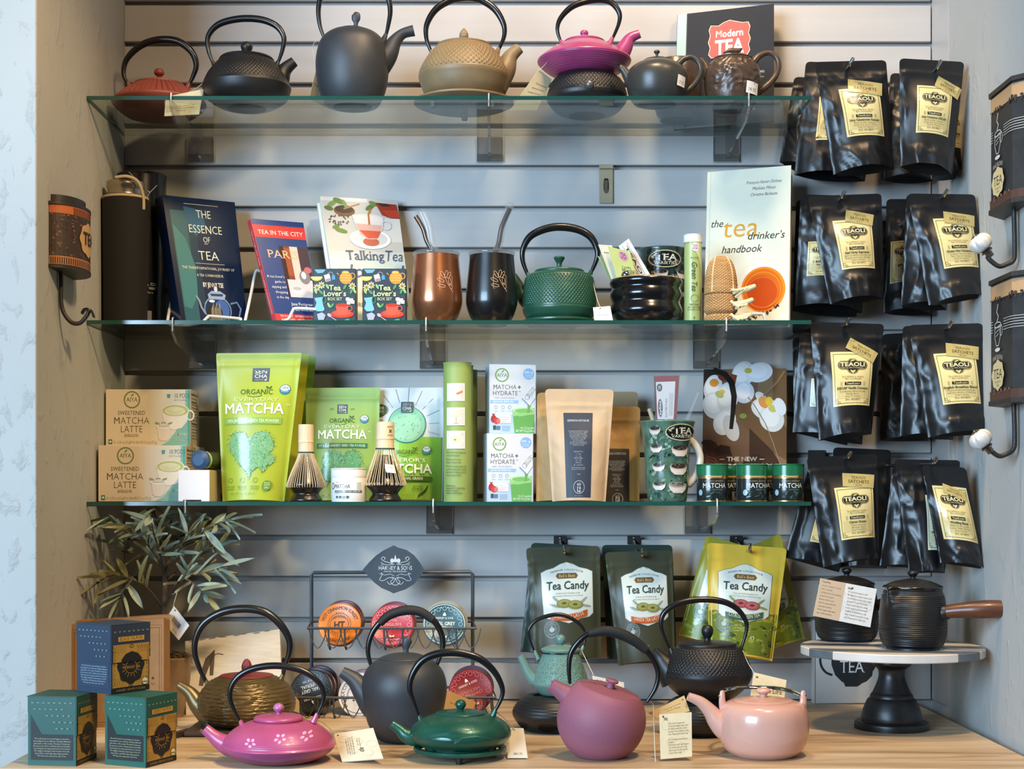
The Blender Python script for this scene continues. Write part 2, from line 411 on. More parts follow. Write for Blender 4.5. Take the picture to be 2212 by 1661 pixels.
# worktop
m = mat('worktop_wood', 'c39a6c', .45, var=0)
nt = m.node_tree; N = nt.nodes; L = nt.links; b = N['Principled BSDF']; tc = N.new('ShaderNodeTexCoord')
mp = N.new('ShaderNodeMapping'); mp.inputs['Scale'].default_value = (1.6, 12, 10); L.new(tc.outputs['Object'], mp.inputs[0])
n1 = N.new('ShaderNodeTexNoise'); n1.inputs['Scale'].default_value = 2.2; n1.inputs['Detail'].default_value = 8; n1.inputs['Distortion'].default_value = .8; L.new(mp.outputs[0], n1.inputs['Vector'])
cr = N.new('ShaderNodeValToRGB'); L.new(n1.outputs[0], cr.inputs[0])
cr.color_ramp.elements[0].position = .3; cr.color_ramp.elements[0].color = (*lin('9d8264'), 1)
cr.color_ramp.elements[1].position = .68; cr.color_ramp.elements[1].color = (*lin('d0bb9b'), 1)
e = cr.color_ramp.elements.new(.48); e.color = (*lin('bfa584'), 1)
mp2 = N.new('ShaderNodeMapping'); mp2.inputs['Scale'].default_value = (2.2, 60, 10); L.new(tc.outputs['Object'], mp2.inputs[0])
n2 = N.new('ShaderNodeTexNoise'); n2.inputs['Scale'].default_value = 4; n2.inputs['Detail'].default_value = 3; L.new(mp2.outputs[0], n2.inputs['Vector'])
r2 = N.new('ShaderNodeMapRange'); r2.inputs[1].default_value = .56; r2.inputs[2].default_value = .72; r2.inputs[3].default_value = 0; r2.inputs[4].default_value = .4; L.new(n2.outputs[0], r2.inputs[0])
mx = N.new('ShaderNodeMix'); mx.data_type = 'RGBA'; L.new(r2.outputs[0], mx.inputs[0]); L.new(cr.outputs[0], mx.inputs[6]); mx.inputs[7].default_value = (*lin('e8d6ba'), 1)
L.new(mx.outputs[2], b.inputs['Base Color'])
WT = m
YF = -.710                                   # worktop front edge
T = Thing('worktop', 'long pale brown wooden worktop that carries the front row of teapots', 'worktop', (0, YF, ZC))
mm = M(); m_ = XL+.0
mm.add([], [])
mm.box(XL+.001, XR-.047, YF, -.0005, ZC-.038, ZC, .003)
T.part('worktop_board', mm, WT)
T.part('apron', M().box(XL+.02, XR-.08, YF+.03, YF+.05, ZC-.20, ZC-.038), mat('apron_paint', '3a332c', .6))
# glass shelves
GLS = clear_mat('shelf_glass', (.90, .955, .935), .0, 1.45)
GED = mat('glass_edge', '1d4841', .14, var=.15, vs=8, coat=.3)
ACR = clear_mat('clear_acrylic', (.87, .86, .85), .05, 2.0, .03, 'c9c6c0')
CLIP = mat('clip_plastic', 'b9bfbf', .15, var=0, coat=.5)
ZS = [1.9525, 1.5745, 1.2685]; TH = .0066; YSF = -.254
XS0, XS1 = a0.x(268), At(YSF).x(1752)
XS0 = At(YSF).x(188)
names = ['top clear glass shelf holding the row of iron teapots', 'middle clear glass shelf holding books and two tumblers', 'lowest clear glass shelf holding the bright green matcha pouches']
brk = [[435, 1058, 1568], [438, 935, 1524], [463, 949, 1506]]
btm = [351, 797, 1153]
which = ['leftmost', 'middle', 'rightmost']; onshelf = ['top', 'middle', 'lowest']
for k in range(3):
    z = ZS[k]; T = Thing('glass_shelf', names[k], 'shelf', ((XS0+XS1)/2, -.127, z-TH))
    mm = M(); mm.box(XS0, XS1, YSF+.0006, -.003, z-TH, z); T.part('glass_pane', mm, GLS)
    mm = M(); mm.box(XS0-.0002, XS1+.0002, YSF, YSF+.0007, z-TH, z); T.part('front_edge', mm, GED)
    mm = M(); mm.box(XS0-.0006, XS0, YSF, -.003, z-TH, z); T.part('side_edge', mm, GED)
    mm = M(); mm.box(XS1, XS1+.0006, YSF, -.003, z-TH, z); T.part('side_edge', mm, GED)
    for j, px in enumerate(brk[k]):
        x = a0.x(px); zb = a0.z(btm[k]); w_ = .0245
        T = Thing('shelf_bracket', 'clear plastic shelf bracket, %s of the three under the %s glass shelf' % (which[j], onshelf[k]), 'bracket', (x, -.002, zb), group='clear shelf brackets')
        mm = M(); mm.box(x-w_, x+w_, -.0055, -.0005, zb, z-TH-.001, .0012); T.part('back_plate', mm, ACR)
        mm = M(); mm.tube([(x-w_, -.004, z-TH-.002), (x-w_, -.004, zb), (x+w_, -.004, zb), (x+w_, -.004, z-TH-.002)], .0008, 6); T.part('edge_glint', mm, CLIP)  # pale rim added to stand for the bright glints along the clear plate's edges
        mm = M(); mm.add([(x-w_+.001, -.0056, zb+.0145), (x+w_-.001, -.0056, zb+.0145), (x+w_-.001, -.0075, zb+.001), (x-w_+.001, -.0075, zb+.001), (x-w_+.001, -.0055, zb+.001), (x+w_-.001, -.0055, zb+.001)], [(0, 3, 2, 1), (3, 4, 5, 2), (0, 4, 3), (1, 2, 5), (0, 1, 5, 4)]); T.part('foot_highlight', mm, mat('foot_highlight_metal', 'b9bcbc', .12, metal=.85, var=0), smooth=False)  # metallic wedge added for the highlight at the bottom of the clear plate
        mm = M(); pl = [(-.0056, zb+.006), (-.0056, z-TH-.0008), (YSF+.002, z-TH-.0008), (YSF-.006, z-TH-.0008), (YSF-.006, z-TH-.014), (YSF+.03, z-TH-.03)]
        mm.prism(pl, lambda u, v, d: (x+d, u, v), -.0022, .0022); T.part('fin', mm, ACR)
        mm = M(); mm.tube([(x, YSF-.004, z-TH-.012), (x, YSF-.0045, z-TH), (x, YSF-.004, z+.003), (x, YSF+.002, z+.0045)], .0013, 8); T.part('front_clip', mm, CLIP)
# ------------------------------------------------------------------ teapots: traced outlines turned into solids at their own depth
def iron(key, col, rough=.45, spec=.5, bump=.12, bs=900, coat=0): return mat(key, col, rough, var=.10, vs=30, bump=bump, bs=bs, spec=spec, coat=coat)
BLK = iron('black_iron', '17181a', .42); BLKH = mat('black_handle', '0e0f11', .30, var=.1, coat=.15)
CHAR = iron('charcoal_iron', '2f3338', .48); RUST = iron('red_iron', '8c463b', .5); TAN = iron('tan_iron', '85704f', .45)
MAGE = iron('magenta_enamel', '9f3c6c', .33, coat=.2); MAGEL = iron('pale_magenta_enamel', 'c4568f', .33, coat=.2)
DARKIN = mat('dark_interior', '0a0a0a', .8, var=0)
def prof(A, pts, n=6):
    out = []; seg = []
    def flush():
        if seg:
            q = spline(seg, n); out.extend(q if not out else q)
    for p in list(pts)+[None]:
        if p is None: flush(); seg = []
        else: seg.append(p)
    return [(max(0, r*A.s), A.z(y)) for r, y in out]
def hob(n, pitch, amp, z0, z1, p=1.5):
    def f(th, z, r):
        a = np.clip(np.cos(n*th/2)*np.cos(PI*(z-z0)/pitch), 0, 1)**p
        return amp*a*((z > z0) & (z < z1))
    return f
def rings(pitch, amp, z0=-9, z1=9, wob=0):
    return lambda th, z, r: amp*(.5+.5*np.cos(2*PI*(z+wob*np.sin(5*th)*.001)/pitch))*((z > z0) & (z < z1))
def ribs(n, amp, z0, z1): return lambda th, z, r: -amp*(np.clip(np.cos(n*th), 0, 1)**5)*((z > z0) & (z < z1))
def addd(*fs): return lambda th, z, r: sum(f(th, z, r) for f in fs)
def up(pts, k=.25): return [None if p is None else (p[0], p[1]+k*p[0]) for p in pts]     # rows read at the near rim of a shoulder seen from below
def lathe_px(A, cx, pts, n=6, seg=72, disp=None, zb=None, m=None, caps=True):
    pr = prof(A, pts, n)
    if zb is not None: pr = [(pr[0][0], zb)]+[q for q in pr if q[1] > zb+.0004]
    m = m or M(); m.lathe(pr, (A.x(cx), A.Y, 0), seg, 0, disp, caps); return m
def tube_px(A, pts, rad, n=6, seg=12, dy=0, hole=False, m=None, flat=1.0):
    """pts (px, py[, dY in m]); rad list of px radii at the points or one number"""
    P = [(p[0], p[1], p[2] if len(p) > 2 else 0) for p in pts]
    if not hasattr(rad, '__len__'): rad = [rad]*len(P)
    q = spline([(*p, r) for p, r in zip(P, rad)], n)
    m = m or M(); m.tube([(A.x(a), A.Y+dy+d, A.z(b)) for a, b, d, r in q], [r*A.s for a, b, d, r in q], seg, hole=hole, flat=flat); return m
def bail(k, r=6, tip=.5, mid=1.15):
    return [r*(tip+(mid-tip)*min(1, 2.6*min(i, k-1-i)/(k-1))) for i in range(k)]
def cone_scales(A, z0, z1, amp=.0011): return lambda th, z, r: amp*np.abs(np.cos(4*th+PI*np.floor((z-z0)/.0032)*.5))*(.4+.6*np.mod((z-z0)/.0032, 1))
def teapot(name, label, Y, cx, body, mt, zb, lid=None, knob=None, handle=None, hr=6, spout=None, sr=None, disp=None, seg=72, n=6, lidmat=None, knobmat=None, hmat=None,
           lugs=True, group=None, cat='teapot', lidisp=None, cone=False, hdy=0, sdy=0, lugr=7, smat=None):
    A = At(Y); T = Thing(name, label, cat, (A.x(cx), Y, zb), group=group)
    T.A = A; T.cx = cx
    T.body = T.part('body', lathe_px(A, cx, body, n, seg, disp, zb), mt)
    if lid:
        T.lid = T.part('lid', lathe_px(A, cx, lid, 5, 64, lidisp), lidmat or mt)
        if knob: T.knob = T.part('knob', lathe_px(A, cx, knob, 9 if cone else 5, 48 if cone else 24, cone_scales(A, 0, 0) if cone else None), knobmat or lidmat or mt, T.lid)
    if spout: T.part('spout', tube_px(A, spout, sr, 6, 20, hole=True, dy=sdy), smat or mt)
    if handle:
        k = len(handle); T.part('handle', tube_px(A, handle, bail(k, hr) if not hasattr(hr, '__len__') else hr, 6, 14, dy=hdy), hmat or BLKH)
        if lugs:
            for e, s_ in ((handle[0], 1), (handle[-1], -1)):
                T.part('lug', tube_px(A, [(e[0]-s_*1, e[1]-5), (e[0]+s_*2, e[1]+3), (e[0]+s_*7, e[1]+14)], [lugr*.55, lugr*.8, lugr*1.1], 4, 10), mt)
    return T
def sticker(T, A, cx, x0, y0, x1, y1, prof_r, txt=None, rot=0, col='e9e6df'):
    """price label on a round body: prof_r = body radius in picture pixels there"""
    R = prof_r*A.s; ca, sa = math.cos(math.radians(rot)), math.sin(math.radians(rot))
    def surf(u, v, o):
        px, py = (u-.5)*(x1-x0), (v-.5)*(y1-y0); X = (x0+x1)/2+px*ca-py*sa; Yp = (y0+y1)/2+px*sa+py*ca
        d = (X-cx)*A.s; return Vector((A.x(X), A.Y-math.sqrt(max(1e-9, (R+o+.0006)**2-d*d)), A.z(Yp)))
    p = Print(surf, x1-x0, y1-y0); p.rect(0, 0, x1-x0, y1-y0, col, 5, 2)
    if txt: p.text(txt, (x1-x0)/2, (y1-y0)*.8, (y1-y0)*.3, '55565a', w=(x1-x0)*.7, res=1)
    p.build(T, 'price_sticker')
def card(name, label, pts, mt_col='e6dcc0', lines=(), W=100, H=100, t=.0006, extra=None, strings=(), cat='tag', group=None, fold=None, hole=None, flip=False):
    """paper tag: pts TL,TR,BR,BL as (px, py, Y)"""
    q = planar(pts); T = Thing(name, label, cat, (q[2]+q[3])/2, group=group)
    m = M(); slab(m, *q, t); T.part('paper', m, mat('paper_'+mt_col, mt_col, .7, var=.05, vs=60))
    sf = quad(*q); p = Print(sf, W, H)
    for (s_, x, y, cap, w_) in lines: p.text(s_, x, y, cap, '4c4335', w=w_, al='l', res=1)
    if hole: p.ell(hole[0], hole[1], hole[2], hole[2]*1.0, '3a332a', 10)
    if extra: extra(p)
    if p.m.v: p.build(T, 'lettering')
    for sp in strings:
        m = M(); m.tube([W3(*c) for c in spline(sp, 5)], .0006, 5); T.part('string', m, mat('string', 'cfc6b2', .8, var=0))
    return T
Z0 = ZS[0]
# 1 low rust-red pot
A = At(-.11)
T = teapot('teapot', 'low rust-red ribbed iron teapot with black handle, leftmost on the top shelf', -.11, 344,
    [(50, 256), (70, 252), (92, 236), (100, 226), (100, 221), None]+up([(98, 195), (80, 183), (60, 174), (54, 172)]), RUST, Z0,
    up([(54, 173), (53, 169), None, (50, 169), (30, 168), (0, 170)]), [(4, 176), (4, 166), (9, 162), (11, 157), (8, 150), (0, 147)],
    [(277, 183), (267, 160), (274, 128), (305, 98), (345, 86), (385, 90), (414, 112), (424, 140), (417, 165), (408, 183)], 7,
    disp=ribs(44, .0034, A.z(219), A.z(187)), seg=440, n=8)
T.part('spout', tube_px(A, [(405, 205, .03), (425, 190, .045), (438, 178, .055)], [16, 11, 8], 6, 16, hole=True), RUST)
card('price_tag', 'cream paper tag lying against the low rust-red teapot', [(358, 209, -.196), (440, 192, -.19), (430, 247, -.19), (355, 251, -.196)],
     'd8cfae', [('Unpacking: check the', 6, 60, 5, 80), ('packaging for damage', 6, 70, 5, 76), ('before opening.', 6, 80, 5, 55)], strings=[[(400, 203, -.19), (425, 190, -.15), (440, 178, -.12)]])
# 2 black hobnail pot
A = At(-.17)
teapot('teapot', 'black hobnail iron teapot with ball knob, second on the top shelf', -.17, 533,
    [(42, 236), (62, 230), (86, 214), (95, 193), (94, 186), None]+up([(93, 161), (82, 141), (64, 123), (57, 117)]), BLK, Z0,
    up([(57, 119), (59, 115), None, (56, 112), (30, 111), (0, 114)]), [(5, 122), (6, 109), None, (9, 112), (13, 102), (9, 93), (0, 90)],
    [(461, 138), (450, 108), (450, 78), (472, 53), (515, 41), (562, 42), (597, 56), (613, 80), (610, 108), (600, 137)], 6.5,
    [(580, 196), (603, 172), (616, 150), (636, 133)], [34, 23, 15, 11], hob(132, .0034, .0010, A.z(183), A.z(136), 1), seg=792, n=16)
# 3 tall charcoal pot
A = At(-.18)
T = teapot('teapot', 'tall smooth charcoal teapot with flat paddle knob on the top shelf', -.18, 761,
    [(42, 233), (58, 226), (73, 192), (79, 145), (75, 108), (64, 84), (40, 68), (0, 62)], CHAR, Z0, None, None,
    [(702, 86), (691, 55), (688, 18), (697, -14), (724, -38), (766, -46), (810, -38), (836, -10), (843, 24), (838, 58), (833, 78)], 6.5,
    [(808, 150), (836, 120), (853, 90), (870, 73), (894, 66)], [32, 23, 15, 11, 12], seg=96)
T.lid = T.part('lid', lathe_px(A, 761, [(36, 69), (30, 64), (12, 61), (0, 60)], 6, 48), CHAR)
T.part('knob', tube_px(A, [(768, 60), (769, 50), (769, 42), (769, 32), (768, 28)], [5, 5, 9, 9, 5], 6, 16, flat=.45), CHAR, T.lid)
card('price_tag', 'kraft paper tag tucked behind the tall charcoal teapot', [(683, 150, -.15), (694, 166, -.14), (713, 236, -.15), (668, 214, -.16)], 'c9b184', [('Care', 10, 50, 8, 40)], strings=[[(683, 152, -.15), (676, 100, -.16), (690, 84, -.18)]])
# 4 tan pot on its trivet
A = At(-.15); zt = Z0+.018
T = Thing('trivet', 'round tan iron trivet on feet under the tan hobnail teapot', 'trivet', (A.x(1002), -.15, Z0))
m = M(); R = 108*A.s; m.lathe([(0, zt-.008), (R*.9, zt-.008), (R, zt-.004), (R, zt-.001), (R*.97, zt), (0, zt)], (A.x(1002), -.15, 0), 72); T.part('plate', m, TAN)
for a in (210, 330, 90):
    m = M(); m.lathe([(.005, Z0), (.006, zt-.006)], (A.x(1002)+.06*math.cos(math.radians(a)), -.15+.06*math.sin(math.radians(a)), 0), 14); T.part('foot', m, TAN)
T = teapot('teapot', 'tan hobnail iron teapot with pine cone knob standing on a round trivet', -.15, 1002,
    [(60, 219), (84, 204), (96, 176), (98, 166), None]+up([(97, 140), (92, 126), (78, 105), (62, 90), (58, 87)]), TAN, zt,
    up([(58, 90), (60, 86), (58, 84), None, (53, 84), (30, 84), (0, 88)]), [(7, 97), (6, 87), (9, 80), (8, 72), (4, 65), (0, 61)],
    [(932, 114), (921, 82), (923, 50), (945, 17), (985, -3), (1028, -4), (1066, 17), (1087, 50), (1089, 78), (1077, 108)], 7,
    [(1066, 178), (1090, 150), (1103, 122), (1122, 104)], [36, 25, 16, 12], hob(104, .0046, .0014, A.z(162), A.z(108), 1), cone=True, seg=728, n=14)
# 5 magenta pot on a black base
A = At(-.12)
T = Thing('teapot_warmer', 'black hobnail iron stand carrying the magenta teapot on the top shelf', 'teapot', (A.x(1268), -.12, Z0))
T.part('body', lathe_px(A, 1268, [(38, 251), (66, 242), (84, 222), (87, 211), None, (86, 208), (77, 182), (65, 168), (60, 165), None, (58, 165), (50, 168), (46, 175)], 14, 744, hob(124, .0036, .0013, A.z(206), A.z(172), 1), Z0), BLK)
T.part('badge', M().ball((A.x(1268), -.12-.070, A.z(206)), .0085, 16, 0, (1, 1, 1)), mat('worn_metal', '6c6c6a', .4, metal=.6))
T = teapot('teapot', 'low magenta iron teapot with white blossom shoulder, raised on a black stand', -.12, 1262,
    [(42, 165), (60, 164), (82, 152), (98, 138), (101, 132), None]+up([(100, 104), (80, 94), (56, 86), (44, 82)]), MAGE, A.z(165),
    up([(44, 83), (45, 80), (40, 78), (20, 79), (0, 82)]), [(6, 88), (7, 77), (9, 72), (7, 67), (0, 64)],
    [(1212, 92), (1204, 64), (1212, 38), (1240, 12), (1285, 0), (1318, 4), (1337, 26), (1337, 50), (1322, 86)], 6,
    [(1330, 138, -.01), (1348, 108, -.012), (1360, 88, -.014), (1380, 79, -.016)], [22, 17, 12, 9], rings(.0028, .0006, A.z(160), A.z(133)), seg=96, n=20)
def blossoms(T, A, cx, spots, R, col='e7b9cf', r=5.0, name='blossom', mt=None):
    """five-petalled relief flowers on the shoulder; R(py) body radius in px"""
    for (px, py) in spots:
        m = M()
        pt = lambda x, y, o: Vector((A.x(x), A.Y-math.sqrt(max(1, R(y)**2-(x-cx)**2))*A.s, A.z(y)))+Vector(((x-cx)/R(y)*.6, -.75, .65)).normalized()*o
        for k in range(5):
            a = 2*PI*k/5+.3; ca, sa = math.cos(a), math.sin(a); rim = []; N_ = 12
            for j in range(N_):
                b = 2*PI*j/N_; u, w_ = r*(.82+.5*math.cos(b)), r*.42*math.sin(b); rim.append((px+u*ca-w_*sa, py+(u*sa+w_*ca)*.75))
            c0 = (px+r*.82*ca, py+r*.82*sa*.75)
            m.add([pt(*q, -.0004) for q in rim]+[pt(*(c0[0]+(q[0]-c0[0])*.7, c0[1]+(q[1]-c0[1])*.7), .0011) for q in rim]+[pt(*c0, .0009)], [(j, N_+j, N_+(j+1) % N_, (j+1) % N_) for j in range(N_)]+[(N_+j, 2*N_, N_+(j+1) % N_) for j in range(N_)])
        T.part(name, m, mt or mat('blossom_'+col, col, .4, var=.1))
blossoms(T, A, 1262, [(1216, 113), (1234, 110), (1258, 109), (1282, 110), (1302, 112)], lambda y: 62+(y-108)*2.2, 'd993b4', 4.2)
card('price_tag', 'cream folded paper tag leaning beside the black stand', [(1164, 150, -.15), (1192, 172, -.13), (1160, 238, -.14), (1102, 238, -.17)], 'd9cda6',
     [('FAQ: do cast iron teapots rust? Cast iron', 30, 30, 4, 60), ('teapots may rust if not dried properly', 25, 42, 4, 62), ('but a small amount of rust is harmless', 20, 54, 4, 62)], strings=[[(1165, 152, -.15), (1185, 130, -.15), (1204, 95, -.13)]])
# 6-8 stoneware pots
GREYC = mat('grey_stoneware', '3a3a36', .35, var=.12, vs=60, bump=.08, bs=500); BRN = mat('brown_glaze', '4a3a2e', .32, var=.25, vs=60, bump=.5, bs=70)
A = At(-.197)
T = teapot('teapot', 'round dark grey stoneware teapot with loop handle and white price label', -.197, 1419,
    [(42, 227), (46, 226), None, (48, 226), (60, 208), (66, 180), (64, 158), (52, 144), (34, 134), (26, 131)], GREYC, Z0,
    [(27, 132), (28, 130), (18, 127), (0, 125)], [(3, 127), (3, 117), (6, 114), (6, 110), (0, 107)], None, 6,
    [(1366, 178), (1355, 163), (1346, 150), (1338, 146)], [16, 11, 8, 7], seg=64)
T.part('handle', tube_px(A, [(1466, 138), (1478, 127), (1496, 124), (1511, 138), (1513, 158), (1503, 178), (1488, 194), (1474, 203)], [7, 6, 5.5, 5.5, 5.5, 6, 6.5, 8], 6, 12), GREYC)
sticker(T, A, 1419, 1457, 176, 1475, 200, 66, '17.95', 8)
m = M(); m.lathe([(41*A.s, Z0+.0002), (44*A.s, Z0+.0002)], (A.x(1419), -.197, 0), 40, caps=False)
T.part('foot_ring', m, mat('bare_clay', '8f8c84', .8))
A = At(-.088)
T = Thing('tea_bowl', 'brown glazed tea bowl half hidden behind the grey stoneware teapot', 'bowl', (A.x(1462), -.088, Z0))
T.part('body', lathe_px(A, 1462, [(36, 256), (46, 240), (54, 190), (52, 155), (47, 136), (45, 134), (43, 137), (46, 160), (30, 220), (0, 222)], 6, 64, None, Z0), BRN)
A = At(-.17)
T = teapot('teapot', 'brown glazed stoneware teapot with dragon relief, rightmost on the top shelf', -.17, 1582,
    [(44, 236), (53, 222), (60, 185), (59, 156), (50, 138), (42, 130)], BRN, Z0, [(42, 131), (43, 128), (30, 123), (12, 120), (0, 119)], None, None, 6,
    [(1532, 165), (1524, 146), (1518, 134), (1511, 128)], [14, 10, 7, 6], seg=96,
    disp=lambda th, z, r: .0018*(np.sin(11*th+3*np.sin(z*150))*np.sin(z*260+4*np.sin(5*th)))*np.clip((np.cos(th+PI/2)-.3)*3, 0, 1)*((z > A.z(205)) & (z < A.z(135))), n=9)
T.part('handle', tube_px(A, [(1626, 138), (1640, 121), (1660, 114), (1677, 124), (1682, 143), (1674, 166), (1656, 186), (1632, 202)], [9, 7, 6, 6, 6, 6.5, 7, 9], 6, 12), BRN)
T.part('knob', tube_px(A, [(1563, 114), (1578, 109), (1592, 110), (1603, 105)], [2, 5, 6, 2], 5, 12), BRN, T.lid)
sticker(T, A, 1582, 1603, 190, 1630, 216, 60, '18.95', 6)
# books: a block whose front cover is the quad
def book(name, label, pts, t, cover, W, H, draw, cat='book', group=None, spine=None, gloss=True, side='L', pages='e4ddc9', softness=None):
    q = planar(pts); T = Thing(name, label, cat, (q[2]+q[3])/2, group=group); T.q = q
    ux = (q[1]-q[0]).normalized(); up = (q[0]-q[3]).normalized(); n = (q[1]-q[0]).cross(q[3]-q[0]).normalized()
    if n.y < 0: n = -n
    CM = mat('cover_'+cover, cover, .25 if gloss else .6, var=.03, coat=.2 if gloss else 0, spec=.5 if gloss else .25)
    c = .0009
    m = M(); slab(m, *q, c); T.part('front_cover', m, CM)
    m = M(); slab(m, *[a+n*(t-c) for a in q], c); T.part('back_cover', m, CM)
    a, b, c2, d = q; i = .0025
    m = M(); slab(m, a+n*c-up*i, b+n*c-up*i-ux*i, c2+n*c+up*i-ux*i, d+n*c+up*i, t-2*c); T.part('pages', m, mat('paper_pages_'+pages, pages, .8, var=.06, vs=400, aniso=(1, 40, 1)))
    m = M(); l = [q[0], q[3]] if side == 'L' else [q[1], q[2]]
    o = -ux*.0006 if side == 'L' else ux*.0006
    v = [l[0], l[1], l[1]+n*t, l[0]+n*t]; m.add([x for x in v]+[x+o for x in v], [(0, 1, 2, 3), (4, 7, 6, 5), (0, 4, 5, 1), (1, 5, 6, 2), (2, 6, 7, 3), (3, 7, 4, 0)])
    T.spine = T.part('spine', m, mat('cover_'+(spine or cover), spine or cover, .3, var=.03))
    if draw:
        p = Print(quad(*q), W, H); draw(p); p.build(T, 'cover_print', PG() if gloss else PP())
    T.n = n; T.t = t; T.ux = ux; T.up = up
    return T
def d(p):
    p.rect(0, 0, 20, 250, '9fbcb6'); p.rect(20, 0, 22, 250, '1e262e')
    pts = [(74, 34), (90, 36), (100, 30), (113, 26), (126, 30), (140, 34), (152, 34), (156, 44), (153, 58), (157, 70), (153, 82), (156, 94), (150, 104), (136, 103), (124, 107), (113, 110), (102, 107), (90, 103), (76, 104), (70, 96), (73, 82), (69, 70), (73, 56), (70, 44)]
    p.poly([(113+(x-113)*1.04, 69+(y-69)*1.04) for x, y in pts], 'd9b9a0'); p.poly(pts, 'c84b46')
    p.text('Modern', 113, 61, 15, 'f3e6dc', w=60, serif=True, bold=.02); p.text('TEA', 113, 98, 30, 'f3e6dc', w=60, bold=.03)
    p.text('A Fresh Look at an Ancient Beverage', 113, 126, 6.5, 'd6d8d6', w=112, serif=True, res=1)
    p.text('LISA BOALT RICHARDSON', 139, 148, 6.5, 'd6d8d6', w=98, bold=.02, res=1); p.text('PHOTOGRAPHS BY JENIFER ALTMAN', 145, 158, 4, 'aab0b2', w=84, res=1)
    p.rect(130, 178, 168, 226, '8fa3a2'); p.ell(149, 196, 14, 5, 'd8dcd6'); p.ell(149, 210, 17, 10, 'c3cbc8')
book('book', 'dark slate hardback with red badge title leaning behind the brown stoneware teapot', [(1464, 32, -.0215), (1672, 8, -.050), (1672, 257.5, -.072), (1456, 275.5, -.0435)], .018, '1a222c', 208, 250, d, gloss=False)
# ------------------------------------------------------------------ middle shelf
Z1 = ZS[1]
NEO = mat('neoprene', '0c0c0d', .85, var=.2, vs=900, bump=.2, bs=1500); STEEL = mat('brushed_steel', 'b4a892', .28, metal=1, var=.1, vs=8, aniso=(.2, .2, 60)); STRAP = mat('tan_strap', 'b3a184', .8, var=.12, vs=500)
A = At(-.152); cx = 271
T = Thing('water_bottle', 'steel-capped bottle in black neoprene sleeve standing at the end of the middle shelf', 'bottle', (A.x(cx), A.Y, Z1))
T.part('sleeve', lathe_px(A, cx, [(44, 708), (46, 704), (47, 600), (49, 440), (48, 432), (40, 430)], 5, 64, None, Z1), NEO)
m = M(); m.lathe([(47*A.s, A.z(434)), (49.5*A.s, A.z(432)), (49.5*A.s, A.z(427)), (46*A.s, A.z(425)), (38*A.s, A.z(426))], (A.x(cx), A.Y, 0), 64, caps=False); T.part('trim_band', m, STRAP)
cap = T.part('cap', lathe_px(A, cx, [(37, 429), (37, 424), None, (36, 422), (37, 412), (40, 404), (40, 398), (36, 394), (0, 394)], 5, 64), STEEL)
m = M(); pts = spline([(262, 394, -.03), (285, 391, -.028), (303, 396, -.02), (312, 410, -.014), (316, 432, -.008), (316, 456, -.006)], 6)
for dy in (0,): m.tube([(A.x(a), A.Y+c-.012, A.z(b)) for a, b, c in pts], .0025, 8, flat=.4)
T.part('strap', m, STRAP)
A = At(-.058); cx = 306
T = Thing('canister', 'tall black tea canister standing behind the neoprene bottle', 'canister', (A.x(cx), A.Y, Z1))
BG = mat('black_gloss', '0d0e10', .25, var=.05, coat=.3)
T.part('body', lathe_px(A, cx, [(50, 719), (51, 716), (51, 478), (50, 476)], 3, 64, None, Z1), BG)
T.part('lid', lathe_px(A, cx, [(51, 474), (52, 472), (52, 384), None, (52, 384), (48, 378), (0, 377)], 4, 64), BG)
def cyl(A, cx, r, x0, x1, y0, y1, dr=.0003, bulge=None):
    """surface print on a round body: u across x0..x1 (px on the front), v down y0..y1"""
    def f(u, v, o):
        px = x0+(x1-x0)*u; py = y0+(y1-y0)*v; R = ((bulge(py) if bulge else r)*A.s)+o*2.2+dr
        t = (px-cx)/(bulge(py) if bulge else r); return Vector((A.x(cx)+R*math.sin(t), A.Y-R*math.cos(t), A.z(py)))
    f.curved = True; return f
p = Print(cyl(A, cx, 52, 255, 357, 377, 700), 102, 323)
p.line([(36, 5), (55, 25), (80, 48)], 1.6, 'a9a9a4'); p.line([(80, 48), (97, 30)], 1.6, 'a9a9a4'); p.line([(80, 48), (73, 62)], 1.2, 'a9a9a4')
p.text('TEA. CO', 78, 246, 6, 'b9bcbc', w=32, res=2); p.text('IT WAY', 82, 255, 6, 'b9bcbc', w=24, res=2); p.text('Made in', 80, 263, 4, '9a9da0', w=14, res=1)
p.rect(70, 300, 84, 322, '6f7376', 4, 1); p.build(T, 'lettering')
